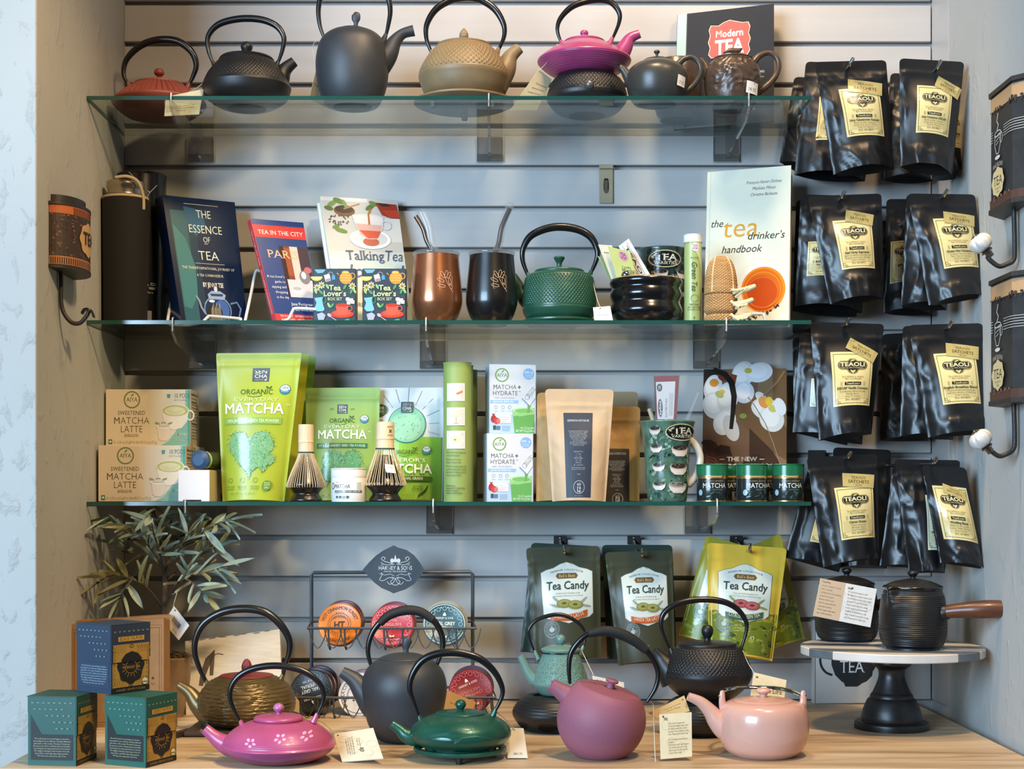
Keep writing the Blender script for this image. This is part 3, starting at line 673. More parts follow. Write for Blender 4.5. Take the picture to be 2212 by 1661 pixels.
# ---- books
def d(p):
    W, H = 155, 270
    p.rect(0, 0, 9, H, '0d1b33'); p.rect(10, 30, 44, H, '2f5d69'); p.rect(44, 60, 62, H-40, '233d50')
    p.fan([(12, 60), (36, 90), (50, 150), (46, 210), (28, 240), (12, 235)], '3f7a7c', 1)
    p.fan([(40, 20), (80, 26), (84, 60), (60, 84), (44, 60)], '2c5878', 1)
    p.line([(42, 14), (116, 14)], 1, 'cfc9b0')
    for s_, y, c_, w_ in (('THE', 43, 17, 32), ('ESSENCE', 76, 17, 74), ('OF', 96, 12, 16), ('TEA', 134, 19, 46)): p.text(s_, 82, y, c_, 'e6ead8', w=w_, bold=-.008, res=2)
    p.line([(76, 99), (84, 99)], 1, 'e6ead8'); p.line([(50, 142), (116, 142)], 1, 'b9c0b6')
    p.text('THE TRANSFORMATIONAL JOURNEY OF', 78, 155, 5.6, 'd7dccb', w=118, res=1); p.text('A TEA CONNOISSEUR', 80, 170, 5.6, 'd7dccb', w=60, res=1)
    p.text('BY JENNY TSE', 84, 192, 9.5, 'f3f4e6', w=47, bold=.012)
    # glass pot picture
    p.ell(88, 240, 32, 30, '6f8fb4', 28); p.ell(88, 241, 29.5, 27.5, '17315c', 28); p.ell(98, 240, 17, 22, '3f64a8', 20); p.ell(80, 246, 18, 18, '2a2a26', 18)
    for k in range(9): p.line([(70+k*3, 262), (74+k*2.4, 236-(k % 3)*5)], 1.1, 'a9a998')
    p.poly([(70, 218), (106, 218), (110, 208), (98, 200), (78, 200), (68, 208)], '91a8c8'); p.poly([(76, 211), (102, 211), (104, 206), (74, 206)], '274070'); p.ell(88, 196, 4, 6, 'c9d6e6', 12)
    p.line([(58, 250), (50, 236), (47, 222), (41, 212)], 4.5, '8a93a6'); p.line([(119, 226), (134, 222), (142, 236), (136, 254), (122, 258)], 4, '6f86b4'); p.ell(76, 222, 7, 3, 'e6edf2', 10)
BN = 'stack of dark blue paperbacks'
bp_ = [(351, 421, -.137), (507, 437, -.055), (535, 703, -.108), (393, 697, -.190)]
T = book('book', 'dark blue paperback with a glass teapot cover, frontmost of its leaning stack', bp_, .011, '0e2140', 155, 270, d)
n_, t_ = T.n, T.t
for k, lb in ((1, 'dark blue paperback spine directly behind the glass teapot cover'), (2, 'dark blue paperback, rearmost of the leaning stack of three')):
    off = Vector((n_.x, n_.y, 0))*(t_+.0012)*k
    q = [W3(*a)+off for a in bp_]
    T2 = book('book', lb, [(CX+a.x/At(a.y).s, CY-(a.z-EYE)/At(a.y).s, a.y) for a in q], .011, '0e2140', 155, 270, None, group=BN)
T.o['group'] = BN
def spine_text(T, txt, col, w, cap=.0045, f=.5):
    a = T.q[0]; b = T.q[3]; n = T.n; u = (b-a).normalized(); c = a+(b-a)*f+n*(T.t*.5)
    V, Fc, adv = layout(txt, False, 0, 1); L = (b-a).length; k = L*w/adv; kk = cap/.682; m = M(); m.c = []
    m.add([c+u*((x-adv/2)*k)+n*(-(y-.34)*kk)*-1*-1 - T.ux*.0009 for x, y in V], Fc); m.c = [lin(col)]*len(Fc); T.part('spine_lettering', m, PP(), smooth=False)
WHT = mat('white_wire', 'd9dbd6', .35, var=.03)
def wire(name, label, paths, r, mt, cat, n=5, group=None, loc=None, pname='wire'):
    P0 = W3(*paths[0][0]); T = Thing(name, label, cat, loc or P0, group=group)
    for pth in paths:
        m = M(); m.tube([W3(*q) for q in (spline(pth, n) if n > 1 else pth)], r, 8); T.part(pname, m, mt)
    return T
wire('book_stand', 'white wire stand holding the leaning dark blue paperbacks', [[(438, 696, -.215), (450, 684, -.212), (456, 683, -.208), (514, 688, -.175), (520, 691, -.175), (524, 703, -.165)], [(361, 699, -.19), (366, 670, -.15), (372, 640, -.115)], [(438, 696, -.215), (410, 702, -.185), (366, 701, -.18)], [(524, 703, -.165), (530, 711, -.10), (500, 715, -.06)]], .0027, WHT, 'stand')
def d(p):
    W, H = 115, 222
    p.rect(0, 12, W, 39, 'cf3f3f'); p.text('TEA IN THE CITY', 59, 32, 9, 'f4e7dc', w=100, serif=True)
    p.rect(48, 56, W-2, 166, '7d4030'); p.rect(48, 56, 58, 166, '3c2526'); p.rect(72, 56, 90, 130, 'c9c3bb'); p.rect(90, 56, W-2, 130, '4a3a44'); p.rect(58, 60, 71, 120, '9a5238')
    p.rect(52, 128, W-2, 166, 'c6c9cf'); p.ell(72, 150, 14, 8, 'e9ebee', 16); p.ell(72, 147, 11, 4, 'a9adb4', 14); p.ell(96, 122, 13, 15, '7d7f86', 18); p.ell(94, 118, 6, 8, 'dfe2e6', 12); p.ell(106, 106, 9, 7, 'b96a70', 12)
    p.text('PARIS', 54, 83, 17, 'e3b690', w=72, serif=True)
    for i, s_ in enumerate(("A tea lover's", 'guide to', 'sipping and', 'shopping', 'in the city')): p.text(s_, 46, 126+i*11, 5.4, 'dfe3ea', w=(42, 26, 36, 30, 30)[i], al='r', serif=True, res=1)
    p.text('Jane Pettigrew', 76, 184, 6.5, 'e9ecf0', w=54, serif=True, res=2); p.text('Bruce Richardson', 77, 195, 6.5, 'e9ecf0', w=58, serif=True, res=2)
    p.rect(0, 203, W, H, 'cf3f3f'); p.text('TEA ROOMS   AFTERNOON TEAS', 58, 209, 3.6, 'f4e7dc', w=92, res=1); p.text('HOTELS  CAFES  CAFE TEAS  MUSEUMS', 60, 216, 3.6, 'f4e7dc', w=92, res=1)
T = book('book', 'blue and red paperback about tea in the city leaning on a wire stand', [(541, 472, -.150), (655, 481, -.095), (692, 701, -.148), (598, 697, -.200)], .013, '23407a', 115, 222, d, spine='c93b45')
spine_text(T, 'TEA IN THE CITY: PARIS    PETTIGREW & RICHARDSON', 'f0d4d2', .8, .0042)
wire('book_stand', 'white wire stand under the blue and red city paperback', [[(528, 700, -.18), (541, 640, -.15), (551, 592, -.125), (556, 584, -.122), (561, 586, -.12)], [(598, 697, -.215), (622, 690, -.222), (632, 672, -.222), (640, 666, -.222), (682, 668, -.215)], [(528, 700, -.18), (560, 699, -.20), (598, 697, -.215)]], .0027, WHT, 'stand')
def d(p):
    W, H = 166, 268
    p.rect(0, 0, W, 120, 'bcbab4'); p.rect(0, 120, W, H, 'c5cfc6'); p.rect(110, 40, W, 90, 'cfccc6'); p.rect(0, 0, 100, 8, 'd2d0ca'); p.rect(0, 112, W, 120, 'c2c6bf')
    p.ell(47, 28, 23, 12, '6e4a34', 20); p.ell(47, 25, 20, 8, '2b2622', 18); p.line([(46, 24), (82, 12)], 3, 'a9704c')
    for (x, y, rx, ry, r) in ((22, 14, 12, 5, -30), (38, 8, 13, 6, 20), (50, 14, 10, 4, 70), (14, 24, 10, 5, 10), (34, 70, 14, 5, 12), (24, 62, 9, 4, -20), (104, 18, 12, 5, -30), (112, 10, 10, 5, 20)): p.ell(x, y, rx, ry, random.choice(['5d7d3c', '6f8f4c', '4c6a34']), 12, rot=r)
    for k in range(26): p.ell(10+random.random()*44, 38+random.random()*22, 2.6, 1.3, '3a3028', 6, rot=random.random()*180)
    p.poly([(116, 8), (162, 10), (166, 40), (146, 40), (128, 34)], '8c2f22'); p.poly([(128, 24), (164, 22), (165, 38), (144, 38)], 'b2352a'); p.poly([(118, 8), (140, 9), (152, 14), (130, 16)], '3a211c')
    p.ell(95, 86, 45, 21, 'e8e9e6', 30); p.ell(95, 85, 38, 16, 'c9ccca', 28); p.ell(96, 92, 18, 9, 'b8604a', 20)
    p.poly([(62, 36), (130, 40), (126, 62), (116, 82), (104, 86), (88, 86), (74, 78), (66, 58)], 'd9d6d2'); p.poly([(66, 54), (127, 56), (116, 80), (104, 85), (88, 85), (75, 77)], 'd8a89a'); p.poly([(73, 68), (121, 69), (112, 84), (90, 85)], 'd4543a')
    p.ell(96, 42, 34, 9, 'cfd0cd', 26); p.ell(96, 44, 31, 7, 'e3d6cf', 24); p.line([(97, 56), (98, 34), (104, 22)], 4, 'a8642e'); p.ring(134, 56, 10, 9, 2.5, 'c9ccca', 16)
    p.text('Talking', 78, 130, 19, '3b4a72', w=84, serif=True); p.text('Tea', 140, 131, 22, '3b4a72', w=42, shear=.22, bold=-.005)
    p.text('Journal', 96, 166, 26, '3b4a72', w=124, shear=.25)
    p.text('BREW  YOUR  OWN', 100, 226, 8, '6b7168', w=120, serif=True); p.rect(60, 190, 100, 210, 'd9c089'); p.text('A JOURNEY', 90, 240, 6, '6b7168', w=60, serif=True, res=1)
tt = [(692, 424, -.062), (858, 433, -.020), (893, 707, -.072), (735, 707, -.115)]
T = book('book', 'pale green paperback with a pouring tea cup cover behind two small boxed sets', tt, .006, 'c8d2cb', 166, 268, d)
q = [W3(*a)+Vector((T.n.x, T.n.y, 0))*.007-T.ux*.006-(T.up*.012 if i < 2 else T.up*0) for i, a in enumerate(tt)]
book('book', 'pale paperback peeking out behind the pouring tea cup cover', [(CX+a.x/At(a.y).s, CY-(a.z-EYE)/At(a.y).s, a.y) for a in q], .006, 'c8d2cb', 166, 268, None)
# ---- small boxed sets
def d(p):
    W, H = 94, 114
    p.poly([(3, 2), (28, 2), (22, 9), (10, 10)], '6fa9c8'); p.ell(8, 17, 13, 9, 'e3c84a', 16, a0=180, a1=360); p.ell(8, 17, 10, 7, 'f0e08a', 14, a0=180, a1=360)
    p.poly([(24, 14), (36, 11), (40, 26), (28, 29)], 'd7d0d8'); p.poly([(28, 22), (39, 20), (40, 26), (28, 29)], 'a08c94'); p.poly([(41, 15), (48, 14), (49, 23), (42, 24)], '4f97cc'); p.line([(32, 11), (38, 7), (42, 9), (45, 14)], .8, 'b9c0c4')
    p.ell(72, 20, 14, 13, 'dc9240', 20); p.poly([(60, 16), (51, 10), (54, 9), (63, 22)], 'dc9240'); p.ell(71, 8, 8, 3, 'eab45e', 12); p.ring(86, 16, 6, 6, 2, 'dc9240', 14)
    for y in (14, 19, 24): p.rect(60, y, 83, y+1.6, 'eab86a')
    for (x, y) in ((19, 35), (9, 40), (86, 37)):
        for k in range(8): p.ell(x+5*math.cos(k*PI/4), y+5*math.sin(k*PI/4), 3, 1.4, 'e6dca2', 8, rot=k*45)
        p.ell(x, y, 3, 3, '8a7a36', 10)
    for (x, y, r) in ((6, 48, 60), (18, 50, 40), (84, 48, 110), (91, 47, 60), (32, 38, 60), (70, 39, 120), (35, 77, 60), (42, 78, -50), (75, 108, -10)): p.ell(x, y, 6, 2.6, '4f9a62' if r != 60 else '8fbf7a', 10, rot=r)
    p.text('Tea', 48, 46, 11, 'c6ce9c', w=26, serif=True, bold=.025); p.text("Lover's", 48, 58, 11, 'c6ce9c', w=50, serif=True, bold=.025); p.text('BOX SET', 48, 67, 6, 'c6ce9c', w=32, serif=True, bold=.01)
    p.poly([(3, 62), (22, 60), (20, 68), (26, 86), (22, 90), (9, 90), (4, 84), (8, 72)], '7dbbe0'); p.ring(25, 66, 4, 7, 1.6, '3f8a6a', 14)
    for (x, y) in ((76, 64), (84, 66), (78, 72), (87, 70)): p.rect(x-4, y-3, x+4, y+4, 'e6e3e2')
    p.ell(64, 96, 26, 8, 'c4442e', 24); p.ell(63, 93, 20, 6, 'd9593f', 22); p.poly([(50, 77), (78, 77), (76, 90), (70, 97), (57, 97), (52, 90)], 'd35f4c'); p.ell(64, 77, 14, 3.6, 'b8402e', 18); p.ring(81, 84, 5, 5, 1.8, 'd35f4c', 14)
    p.poly([(9, 96), (20, 92), (28, 98), (24, 108), (12, 108)], 'aab0c4'); p.ell(28, 112, 10, 2.5, 'b0683e', 12); p.ell(36, 98, 5, 3.4, 'c7a8b4', 12, rot=35); p.line([(39, 101), (56, 112)], 1.6, 'c7a8b4')
A = At(-.215)
for x0, x1, lb in ((676, 769, 'small floral boxed set in front of the city paperback'), (783, 877, 'small floral boxed set beside the copper tumbler')):
    T = Thing('boxed_set', lb, 'box', (A.x((x0+x1)/2), A.Y, Z1), group='small floral boxed sets')
    zt = A.z(580); m = M(); m.box(A.x(x0), A.x(x1), A.Y, A.Y+.032, Z1, zt, .0012); T.part('carton', m, mat('boxed_set_card', '2c3a45', .35, var=.04))
    p = Print(quad((A.x(x0), A.Y-.0002, zt), (A.x(x1), A.Y-.0002, zt), (A.x(x1), A.Y-.0002, Z1), (A.x(x0), A.Y-.0002, Z1)), 94, 114); d(p); p.build(T, 'front_print', PG())
# ---- tumblers
COP = mat('copper_lacquer', '9c6646', .26, metal=.75, var=.05, vs=900, coat=.35); BTM = mat('black_lacquer', '0e0f11', .30, var=.05, coat=.3); LIDC = clear_mat('clear_plastic', (.86, .88, .88), .02, 1.49, .08, 'cfd2d2'); CELL = clear_mat('cellophane', (.93, .94, .95), .08, 1.35, .10, 'd9dde0')
TB = lambda dx: [(32, 704), (37, 698), (47, 684), (54, 664), (56, 648), (54, 618), (50, 576), (48, 553)]
def tbul(py):
    return float(np.interp(py, [545, 576, 618, 648, 664, 684, 698, 704], [48, 50, 54, 56, 54, 47, 37, 32]))
for cx, mt, lb, col, stt, spt in ((943, COP, 'copper coloured stemless tumbler with a wrapped straw', 'c9a184', [(936, 560), (922, 520), (914, 494), (898, 467)], [(938, 548), (917, 520), (900, 462), (935, 458), (934, 500), (930, 548)]),
                               (1062, BTM, 'matt black stemless tumbler with a wrapped straw', 'b79a78', [(1070, 560), (1078, 522), (1084, 490), (1101, 450)], None)):
    A = At(-.17); T = Thing('tumbler', lb, 'tumbler', (A.x(cx), A.Y, Z1))
    T.part('cup', lathe_px(A, cx, TB(0), 6, 96, None, Z1), mt)
    T.part('lid', lathe_px(A, cx, [(49, 553), (50, 551), (50, 547), (46, 545), (10, 546), (0, 546)], 3, 64), LIDC)
    p = Print(cyl(A, cx, 50, cx-40, cx+60, 585, 645, .0004, tbul), 100, 60)
    # engraved sprig in a broken square
    ox, oy = (47, 6) if mt is COP else (42, 5)
    p.line([(ox+6, oy+10), (ox+2, oy+10), (ox+2, oy+40), (ox+30, oy+40), (ox+30, oy+12), (ox+22, oy+10)], .9, col)
    p.line([(ox+32, oy+46), (ox+20, oy+30), (ox+10, oy+8)], 1, col)
    for (x, y, l, r) in ((8, 10, 9, 60), (16, 8, 9, 100), (22, 10, 9, 120), (4, 22, 9, 25), (24, 24, 9, 80), (6, 34, 9, 10), (26, 34, 7, 60)):
        ca, sa = math.cos(math.radians(r)), math.sin(math.radians(r))
        p.line([(ox+x+ca*l*math.cos(t)*.9-sa*3*math.sin(t), oy+y+sa*l*math.cos(t)*.9+ca*3*math.sin(t)) for t in np.linspace(0, 2*PI, 13)[:-1]], .9, col, True)
    p.build(T, 'engraving', PP())
    T2 = Thing('drinking_straw', lb.split(' stem')[0]+(' metal straw in cellophane poking out of the copper tumbler' if mt is COP else ' metal straw in cellophane poking out of the black tumbler'), 'straw', (A.x(stt[0][0]), A.Y, A.z(546)))
    T2.o['label'] = 'bent metal straw in cellophane poking out of the '+('copper' if mt is COP else 'black')+' tumbler'
    T2.part('tube', tube_px(A, [(a, min(b, 546)) for a, b in stt], 5.2, 6, 12, hole=True), mat('dark_steel', '5a4a3e', .2, metal=1, var=.05) if mt is COP else mat('dark_steel'))
    mat('steel', '9a9a9a', .15, metal=1, var=.03)
    T2.part('wrapper', tube_px(A, [(a+(4 if mt is COP else 2)+k*(3 if mt is COP else 0), min(b, 546)-k*3) for k, (a, b) in enumerate(stt)], [9, 10, 11, 12] if mt is COP else [9, 8, 8, 9], 4, 12, flat=.8), CELL)
# ---- green hobnail pot on its trivet
GRN = iron('green_iron', '1f4d3a', .36, coat=.12, bump=.06); A = At(-.15); zt = Z1+.0125
T = Thing('trivet', 'round dark green iron trivet under the green hobnail teapot', 'trivet', (A.x(1208), A.Y, Z1))
m = M(); R = 80*A.s; m.lathe([(0, zt-.007), (R*.93, zt-.007), (R, zt-.004), (R, zt-.0015), (R*.97, zt-.0003), (0, zt-.0003)], (A.x(1208), A.Y, 0), 72); T.part('plate', m, GRN)
for a in (-60, 180, 60):
    m = M(); m.box(A.x(1208)+.048*math.cos(math.radians(a))-.006, A.x(1208)+.048*math.cos(math.radians(a))+.006, A.Y+.048*math.sin(math.radians(a))-.006, A.Y+.048*math.sin(math.radians(a))+.006, Z1, zt-.006, .001); T.part('foot', m, GRN)
T = teapot('teapot', 'dark green hobnail teapot with flared knob beside the black tumbler', A.Y, 1208,
    [(66, 692), (74, 684), (79, 672), (79, 666), None, (79, 664), (78, 636), (74, 608), (71, 598), None, (70, 597), (62, 592), (55, 590)], GRN, zt,
    [(53, 592), (54, 588), (53, 585), None, (51, 584), (30, 581), (0, 581)], [(8, 583), (6, 577), (6, 569), (11, 560), (12, 556), (8, 554), (0, 554)],
    [(1140, 594), (1129, 562), (1131, 534), (1150, 507), (1194, 491), (1242, 494), (1275, 511), (1290, 540), (1288, 562), (1277, 588)], 7.5,
    [(1160, 662, .01), (1135, 642, .02), (1122, 615, .026), (1108, 590, .03)], [22, 17, 12, 9], hob(128, .0036, .0013, A.z(664), A.z(600), 1), seg=832, n=26)
card('price_tag', 'small white tag on a string leaning by the green hobnail teapot', [(1281, 664, -.21), (1318, 661, -.205), (1324, 692, -.215), (1284, 694, -.22)], 'dfe0de', [('Care & use', 20, 62, 10, 60)], hole=(40, 12, 4), strings=[[(1277, 590, -.15), (1288, 640, -.19), (1297, 665, -.21)]])
# ---- black wavy bowl with cards
A = At(-.165); cx = 1396; BB = mat('black_glaze', '0e0f12', .22, var=.1, coat=.4, bump=.1, bs=60)
T = Thing('bowl', 'glossy black hand-thrown bowl holding sample cards on the middle shelf', 'bowl', (A.x(cx), A.Y, Z1))
T.part('body', lathe_px(A, cx, [(56, 705), (62, 700), (72, 690), (79, 676), (76, 662), (74, 654), (78, 642), (77, 632), (75, 624), (79, 614), (78, 607), (75, 605), (72, 609), (70, 650), (60, 690), (0, 694)], 5, 80, None, Z1), BB)
m = M(); m.lathe([(77.5*A.s, A.z(606)), (76.5*A.s, A.z(604.6)), (74.5*A.s, A.z(604.6))], (A.x(cx), A.Y, 0), 80, caps=False); T.part('rim', m, mat('rim_clay', 'a48a6a', .6))
def pc(p): p.ell(62, 18, 22, 13, 'c98aa8', 20); p.text('TEA', 62, 17, 8, '2f3a2c', w=26, bold=.02); p.text('POP', 62, 27, 8, '2f3a2c', w=26, bold=.02); p.text('Matcha', 66, 62, 12, '3a4030', w=60, shear=.25); p.text('5 Crystalline', 62, 50, 6, '55603f', w=44, res=1); p.text('+ COSTA', 70, 82, 7, '3a4030', w=40, res=1)
card('sample_card', 'yellow green sample card with pink round badge standing in the black bowl', [(1313, 532, -.185), (1361, 543, -.185), (1380, 620, -.185), (1338, 622, -.185)], 'b3bd74', extra=pc, cat='card')
def pc(p): p.text('TEAOLI', 52, 60, 20, '2c2f33', w=86, serif=True, bold=.02, rot=0); p.text('Daily Market', 50, 88, 10, '7a7c80', w=60, res=1); p.line([(4, 30), (96, 30)], 2, '45484d'); p.line([(4, 72), (96, 72)], 2, '45484d')
card('sample_card', 'white business card with dark lettering standing in the black bowl', [(1358, 515, -.165), (1412, 606, -.165), (1388, 622, -.165), (1336, 532, -.165)], 'dcdcda', extra=pc, cat='card')
card('sample_card', 'pale pinkish card at the edge of the fan in the black bowl', [(1292, 528, -.175), (1322, 530, -.175), (1346, 622, -.175), (1328, 622, -.175)], 'd3cbb4', [('www', 20, 20, 5, 40)], cat='card')
card('sample_card', 'green edged card leaning outermost in the black bowl', [(1290, 552, -.17), (1306, 560, -.17), (1338, 624, -.17), (1328, 624, -.17)], '8fa264', cat='card')
for (px, py, r, lb) in ((1352, 594, 10, 'small shiny metal tea infuser resting among the cards'), (1455, 603, 11, 'small crumpled metal tea infuser at the bowl rim')):
    a = At(-.20 if px < 1400 else -.15); m = M(); m.ball(a.p(px, py), r*a.s, 20); T = Thing('tea_infuser', lb, 'infuser', a.p(px, py+r)); T.part('ball', m, mat('chrome', 'c9c9c9', .08, metal=1, var=0))
    m = M(); m.tube([a.p(px-r, py), a.p(px, py+1)+Vector((0, -r*a.s*1.02, 0)), a.p(px+r, py)], .0006, 6); T.part('clasp', m, mat('steel'))
# ---- wide mug behind
MUGP = mat('dark_green_glaze', '2c3d36', .25, var=.5, vs=40, coat=.3); WCER = mat('white_ceramic', 'cfc8ba', .2, var=.02, coat=.2)
def mug_logo(p, x, y, s):
    p.ell(x, y, 34*s, 19*s, 'cfc39a', 30, 2); p.ell(x, y, 32*s, 17*s, '15181a', 30, 2); p.rect(x-31*s, y+4*s, x+31*s, y+5.4*s, 'cfc39a', 6, 1)
    p.text('TEA', x+2*s, y+3*s, 13*s, 'ddd6bd', w=42*s, serif=True, bold=.02); p.text('VARIETIES', x+1*s, y+12*s, 6*s, 'ddd6bd', w=46*s, serif=True)
    p.ell(x-25*s, y-4*s, 4*s, 2*s, 'b9b48a', 8, rot=40); p.ell(x-21*s, y-8*s, 4*s, 2*s, 'b9b48a', 8, rot=-40)
def mug_bowl(p, x, y, s, tea='241f1b'):
    p.fan([(x-13*s, y), (x+13*s, y), (x+11*s, y+7*s), (x+6*s, y+12*s), (x-6*s, y+12*s), (x-11*s, y+7*s)], 'd9ccc0', 2); p.ell(x, y, 13*s, 4.6*s, 'b8a898', 18); p.ell(x, y-1*s, 11*s, 3.8*s, tea, 16)
    for k in range(10): p.ell(x+random.uniform(-9, 9)*s, y-1*s+random.uniform(-2.4, 2.0)*s, 1.6*s, .8*s, random.choice(['4a4640', '6d675c', '14110f']), 5)
A = At(-.068); cx = 1430
T = Thing('mug', 'wide dark printed tea mug standing behind the glossy black bowl', 'mug', (A.x(cx), A.Y, Z1))
T.part('body', lathe_px(A, cx, [(44, 718), (46, 712), (47, 640), (49, 560), (51, 541), (48, 541), (45, 560), (44, 700), (0, 702)], 4, 64, None, Z1), MUGP)
p = Print(cyl(A, cx, 49, 1375, 1485, 541, 690, .001, lambda y: float(np.interp(y, [541, 560, 640, 712], [51, 49, 47, 46]))), 110, 149)
for k in range(60): p.ell(random.uniform(4, 106), random.uniform(4, 140), random.uniform(3, 8), random.uniform(2, 5), random.choice(['4a5c4c', '1d2a26', '6f7d6a', '38493f']), 7, rot=random.random()*180)
mug_logo(p, 56, 26, .98)
for x, y in ((48, 54), (92, 54), (92, 92)): mug_bowl(p, x, y, 1.05, '2c1f18')
p.build(T, 'printed_scene', PG())
T.part('handle', tube_px(A, [(1476, 575), (1496, 580), (1502, 610), (1496, 640), (1474, 650)], 6, 6, 12, dy=.01), MUGP)
# ---- tube of tea tablets
A = At(-.19); cx = 1497
T = Thing('tea_tube', 'slim light green tube with white cap between the bowl and bamboo strainers', 'tube', (A.x(cx), A.Y, Z1))
T.part('tube', lathe_px(A, cx, [(18.5, 700), (19, 698), (19, 524)], 2, 40, None, Z1), mat('pale_green_tube', '9fb06e', .35, var=.04))
T.part('cap', lathe_px(A, cx, [(20.5, 525), (20.5, 510), None, (20.5, 510), (19, 507.5), (0, 507)], 3, 40), mat('white_plastic', 'dedfdc', .4, var=.02))
p = Print(cyl(A, cx, 19, 1478, 1516, 524, 700), 38, 176)
p.poly([(14, 0), (38, 0), (38, 70), (30, 40)], 'c0cc96'); p.ell(21, 13, 8, 8.5, 'e2d6dc', 20); p.text('TEA', 21, 12, 4.4, '8a3f78', w=11, bold=.02); p.text('POP', 21, 18, 4.4, '8a3f78', w=11, bold=.02)
p.text('healthy', 20, 37, 4.2, '5a6a40', w=18, shear=.2, res=1); p.text('Green Tea', 14, 75, 11, '2f4524', w=64, rot=90, shear=.25, bold=.005)
p.ring(20, 122, 7.5, 7.5, 1.4, '7d8f55'); p.text('MATCHA', 19, 138, 4, '2f4524', w=19, bold=.01, res=1); p.text('100% NATURAL', 19, 143.5, 3.4, '2f4524', w=29, res=1); p.text('GOODNESS OF TEA', 19, 148.5, 3.4, '2f4524', w=29, res=1); p.text('8', 19, 167, 5, '2f4524', res=1)
p.line([(6, 140), (32, 140)], .5, '2f4524'); p.build(T, 'lettering')
# ---- handbook and bamboo strainers
def d(p):
    W, H = 180, 325
    p.line([(7, 0), (7, H)], .8, 'c9c4ae')
    for i, s_ in enumerate(('François-Xavier Delmas', 'Mathias Minet', 'Christine Barbaste')): p.text(s_, 122, 33+i*13, 6.4, '6b5f58', w=(76, 50, 58)[i], shear=.3, res=2)
    p.text('the', 22, 120, 15, '35322e', w=27, shear=.28, res=3); p.text('tea', 73, 143, 41, 'd99a3a', w=78, serif=True, bold=-.005, res=3, shear=.1); p.text("drinker's", 128, 150, 15, '35322e', w=80, shear=.28, res=3); p.text('handbook', 76, 176, 15, '35322e', w=86, shear=.28, res=3)
    p.ell(125, 250, 52, 50, 'dfe0e2', 36); p.ell(125, 254, 47, 46, 'dc8a24', 36); p.ell(124, 254, 42, 42, 'cf6a1c', 32); p.ell(122, 262, 36, 36, 'c2501a', 30); p.ring(124, 255, 38, 36, 1.2, 'e09a3a'); p.ring(123, 260, 33, 31, 1.0, 'e2903a')
    for k in range(26): t = random.random(); p.ell(60+t*100, 316-30*t**2.2+random.uniform(-3, 3), 4, 1.4, '3a332d', 6, rot=random.random()*180)
    p.text('Le palais des thés', 82, 322, 3, '8a857a', w=50, res=1)
T = book('book', 'tall cream hardback handbook with an amber tea bowl on its cover', [(1529, 372, -.045), (1709, 357, -.092), (1704, 699, -.165), (1521, 704, -.120)], .017, 'dcdccb', 180, 325, d, pages='b59a64')
wire('book_stand', 'white wire lip of the stand in front of the cream handbook', [[(1560, 697, -.205), (1572, 684, -.20), (1578, 682, -.198), (1640, 678, -.186), (1650, 682, -.186), (1654, 699, -.188)]], .0027, WHT, 'stand')
BAM = mat('woven_bamboo', 'ab8352', .65, var=.25, vs=40, aniso=(1, 1, 12)); BAML = mat('pale_bamboo', 'd0bd94', .55, var=.12, vs=60)
A = At(-.222); cx = 1557
def weave(th, z, r): return .0007*np.sin(40*th+PI*np.floor(z/.0030))*1.0
def weave2(th, z, r): return .0007*np.cos(2*PI*z/.0046)*np.sign(np.sin(26*th))+.0003*np.cos(52*th)
segs = [([(27, 706), (33, 698), (34, 690), (33, 683), (28, 680)], 684, 'lowest of the stacked bamboo strainers', 0, [(1580, 690, -.02), (1598, 689, -.024), (1616, 684, -.028)]),
        ([(28, 680), (35, 672), (35, 655), (34, 640), (29, 636)], 656, 'middle one of the stacked bamboo strainers', 1, [(1583, 660, -.02), (1600, 659, -.024), (1620, 652, -.03)]),
        ([(29, 637), (35, 634), (34, 606), (30, 583), (23, 565), (12, 556), (0, 553)], 620, 'tall topmost bamboo strainer with a domed woven body', 2, [(1583, 634, -.02), (1602, 631, -.024), (1625, 623, -.03)])]
for pr, py, lb, k, hd in segs:
    T = Thing('bamboo_strainer', lb, 'strainer', (A.x(cx), A.Y, Z1 if k == 0 else A.z(pr[0][1])))
    T.part('basket', lathe_px(A, cx, pr, 14, 208, weave2, Z1 if k == 0 else A.z(pr[0][1])), BAM)
    T.part('handle', tube_px(A, hd, [6, 6.5, 5], 6, 14), BAML)
    for u in (0, 1, 2): T.part('binding', tube_px(A, [(1574+u*5, 632+(py-620)*1.0+8*(u-1)-(12 if k < 2 else 0)+6, -.024), (1590+u*9, py+6-u*3+6, -.031)], [3, 2.5], 2, 8, flat=.4), BAML)
    if k == 2:
        for s_ in (-1, 1): T.part('rib', tube_px(A, [(1556+s_*12, 556, -.012), (1557+s_*20, 585, -.018), (1557+s_*23, 634, -.022)], 1.6, 6, 8), BAML)
# ---- chrome face-out bracket on the wall
a = At(0); T = Thing('wall_hook', 'flat brass-toned slatwall bracket with a slot above the green teapot', 'hook', (a.x(1309), -.004, a.z(440)))
BRS = mat('brass_steel', 'bcae90', .3, metal=.45, var=.08, vs=40)
m = M(); x0, x1, z0, z1 = a.x(1294), a.x(1324), a.z(440), a.z(366)
m.box(x0, x1, -.0042, -.0018, z0, z1, .0008); T.part('plate', m, BRS)
m = M(); m.box(x0, x1, -.0085, -.0018, z1, a.z(358), .0008); T.part('lip', m, BRS)
m = M(); m.tube([(a.x(1309), -.0048, a.z(y)) for y in (388, 398, 408, 415)], [.004, .0048, .0048, .004], 16, flat=.2); T.part('slot', m, DARKIN)
m = M(); m.box(a.x(1305), a.x(1313), -.0062, -.004, a.z(418), a.z(390), .001); T.part('tongue', m, STEEL)
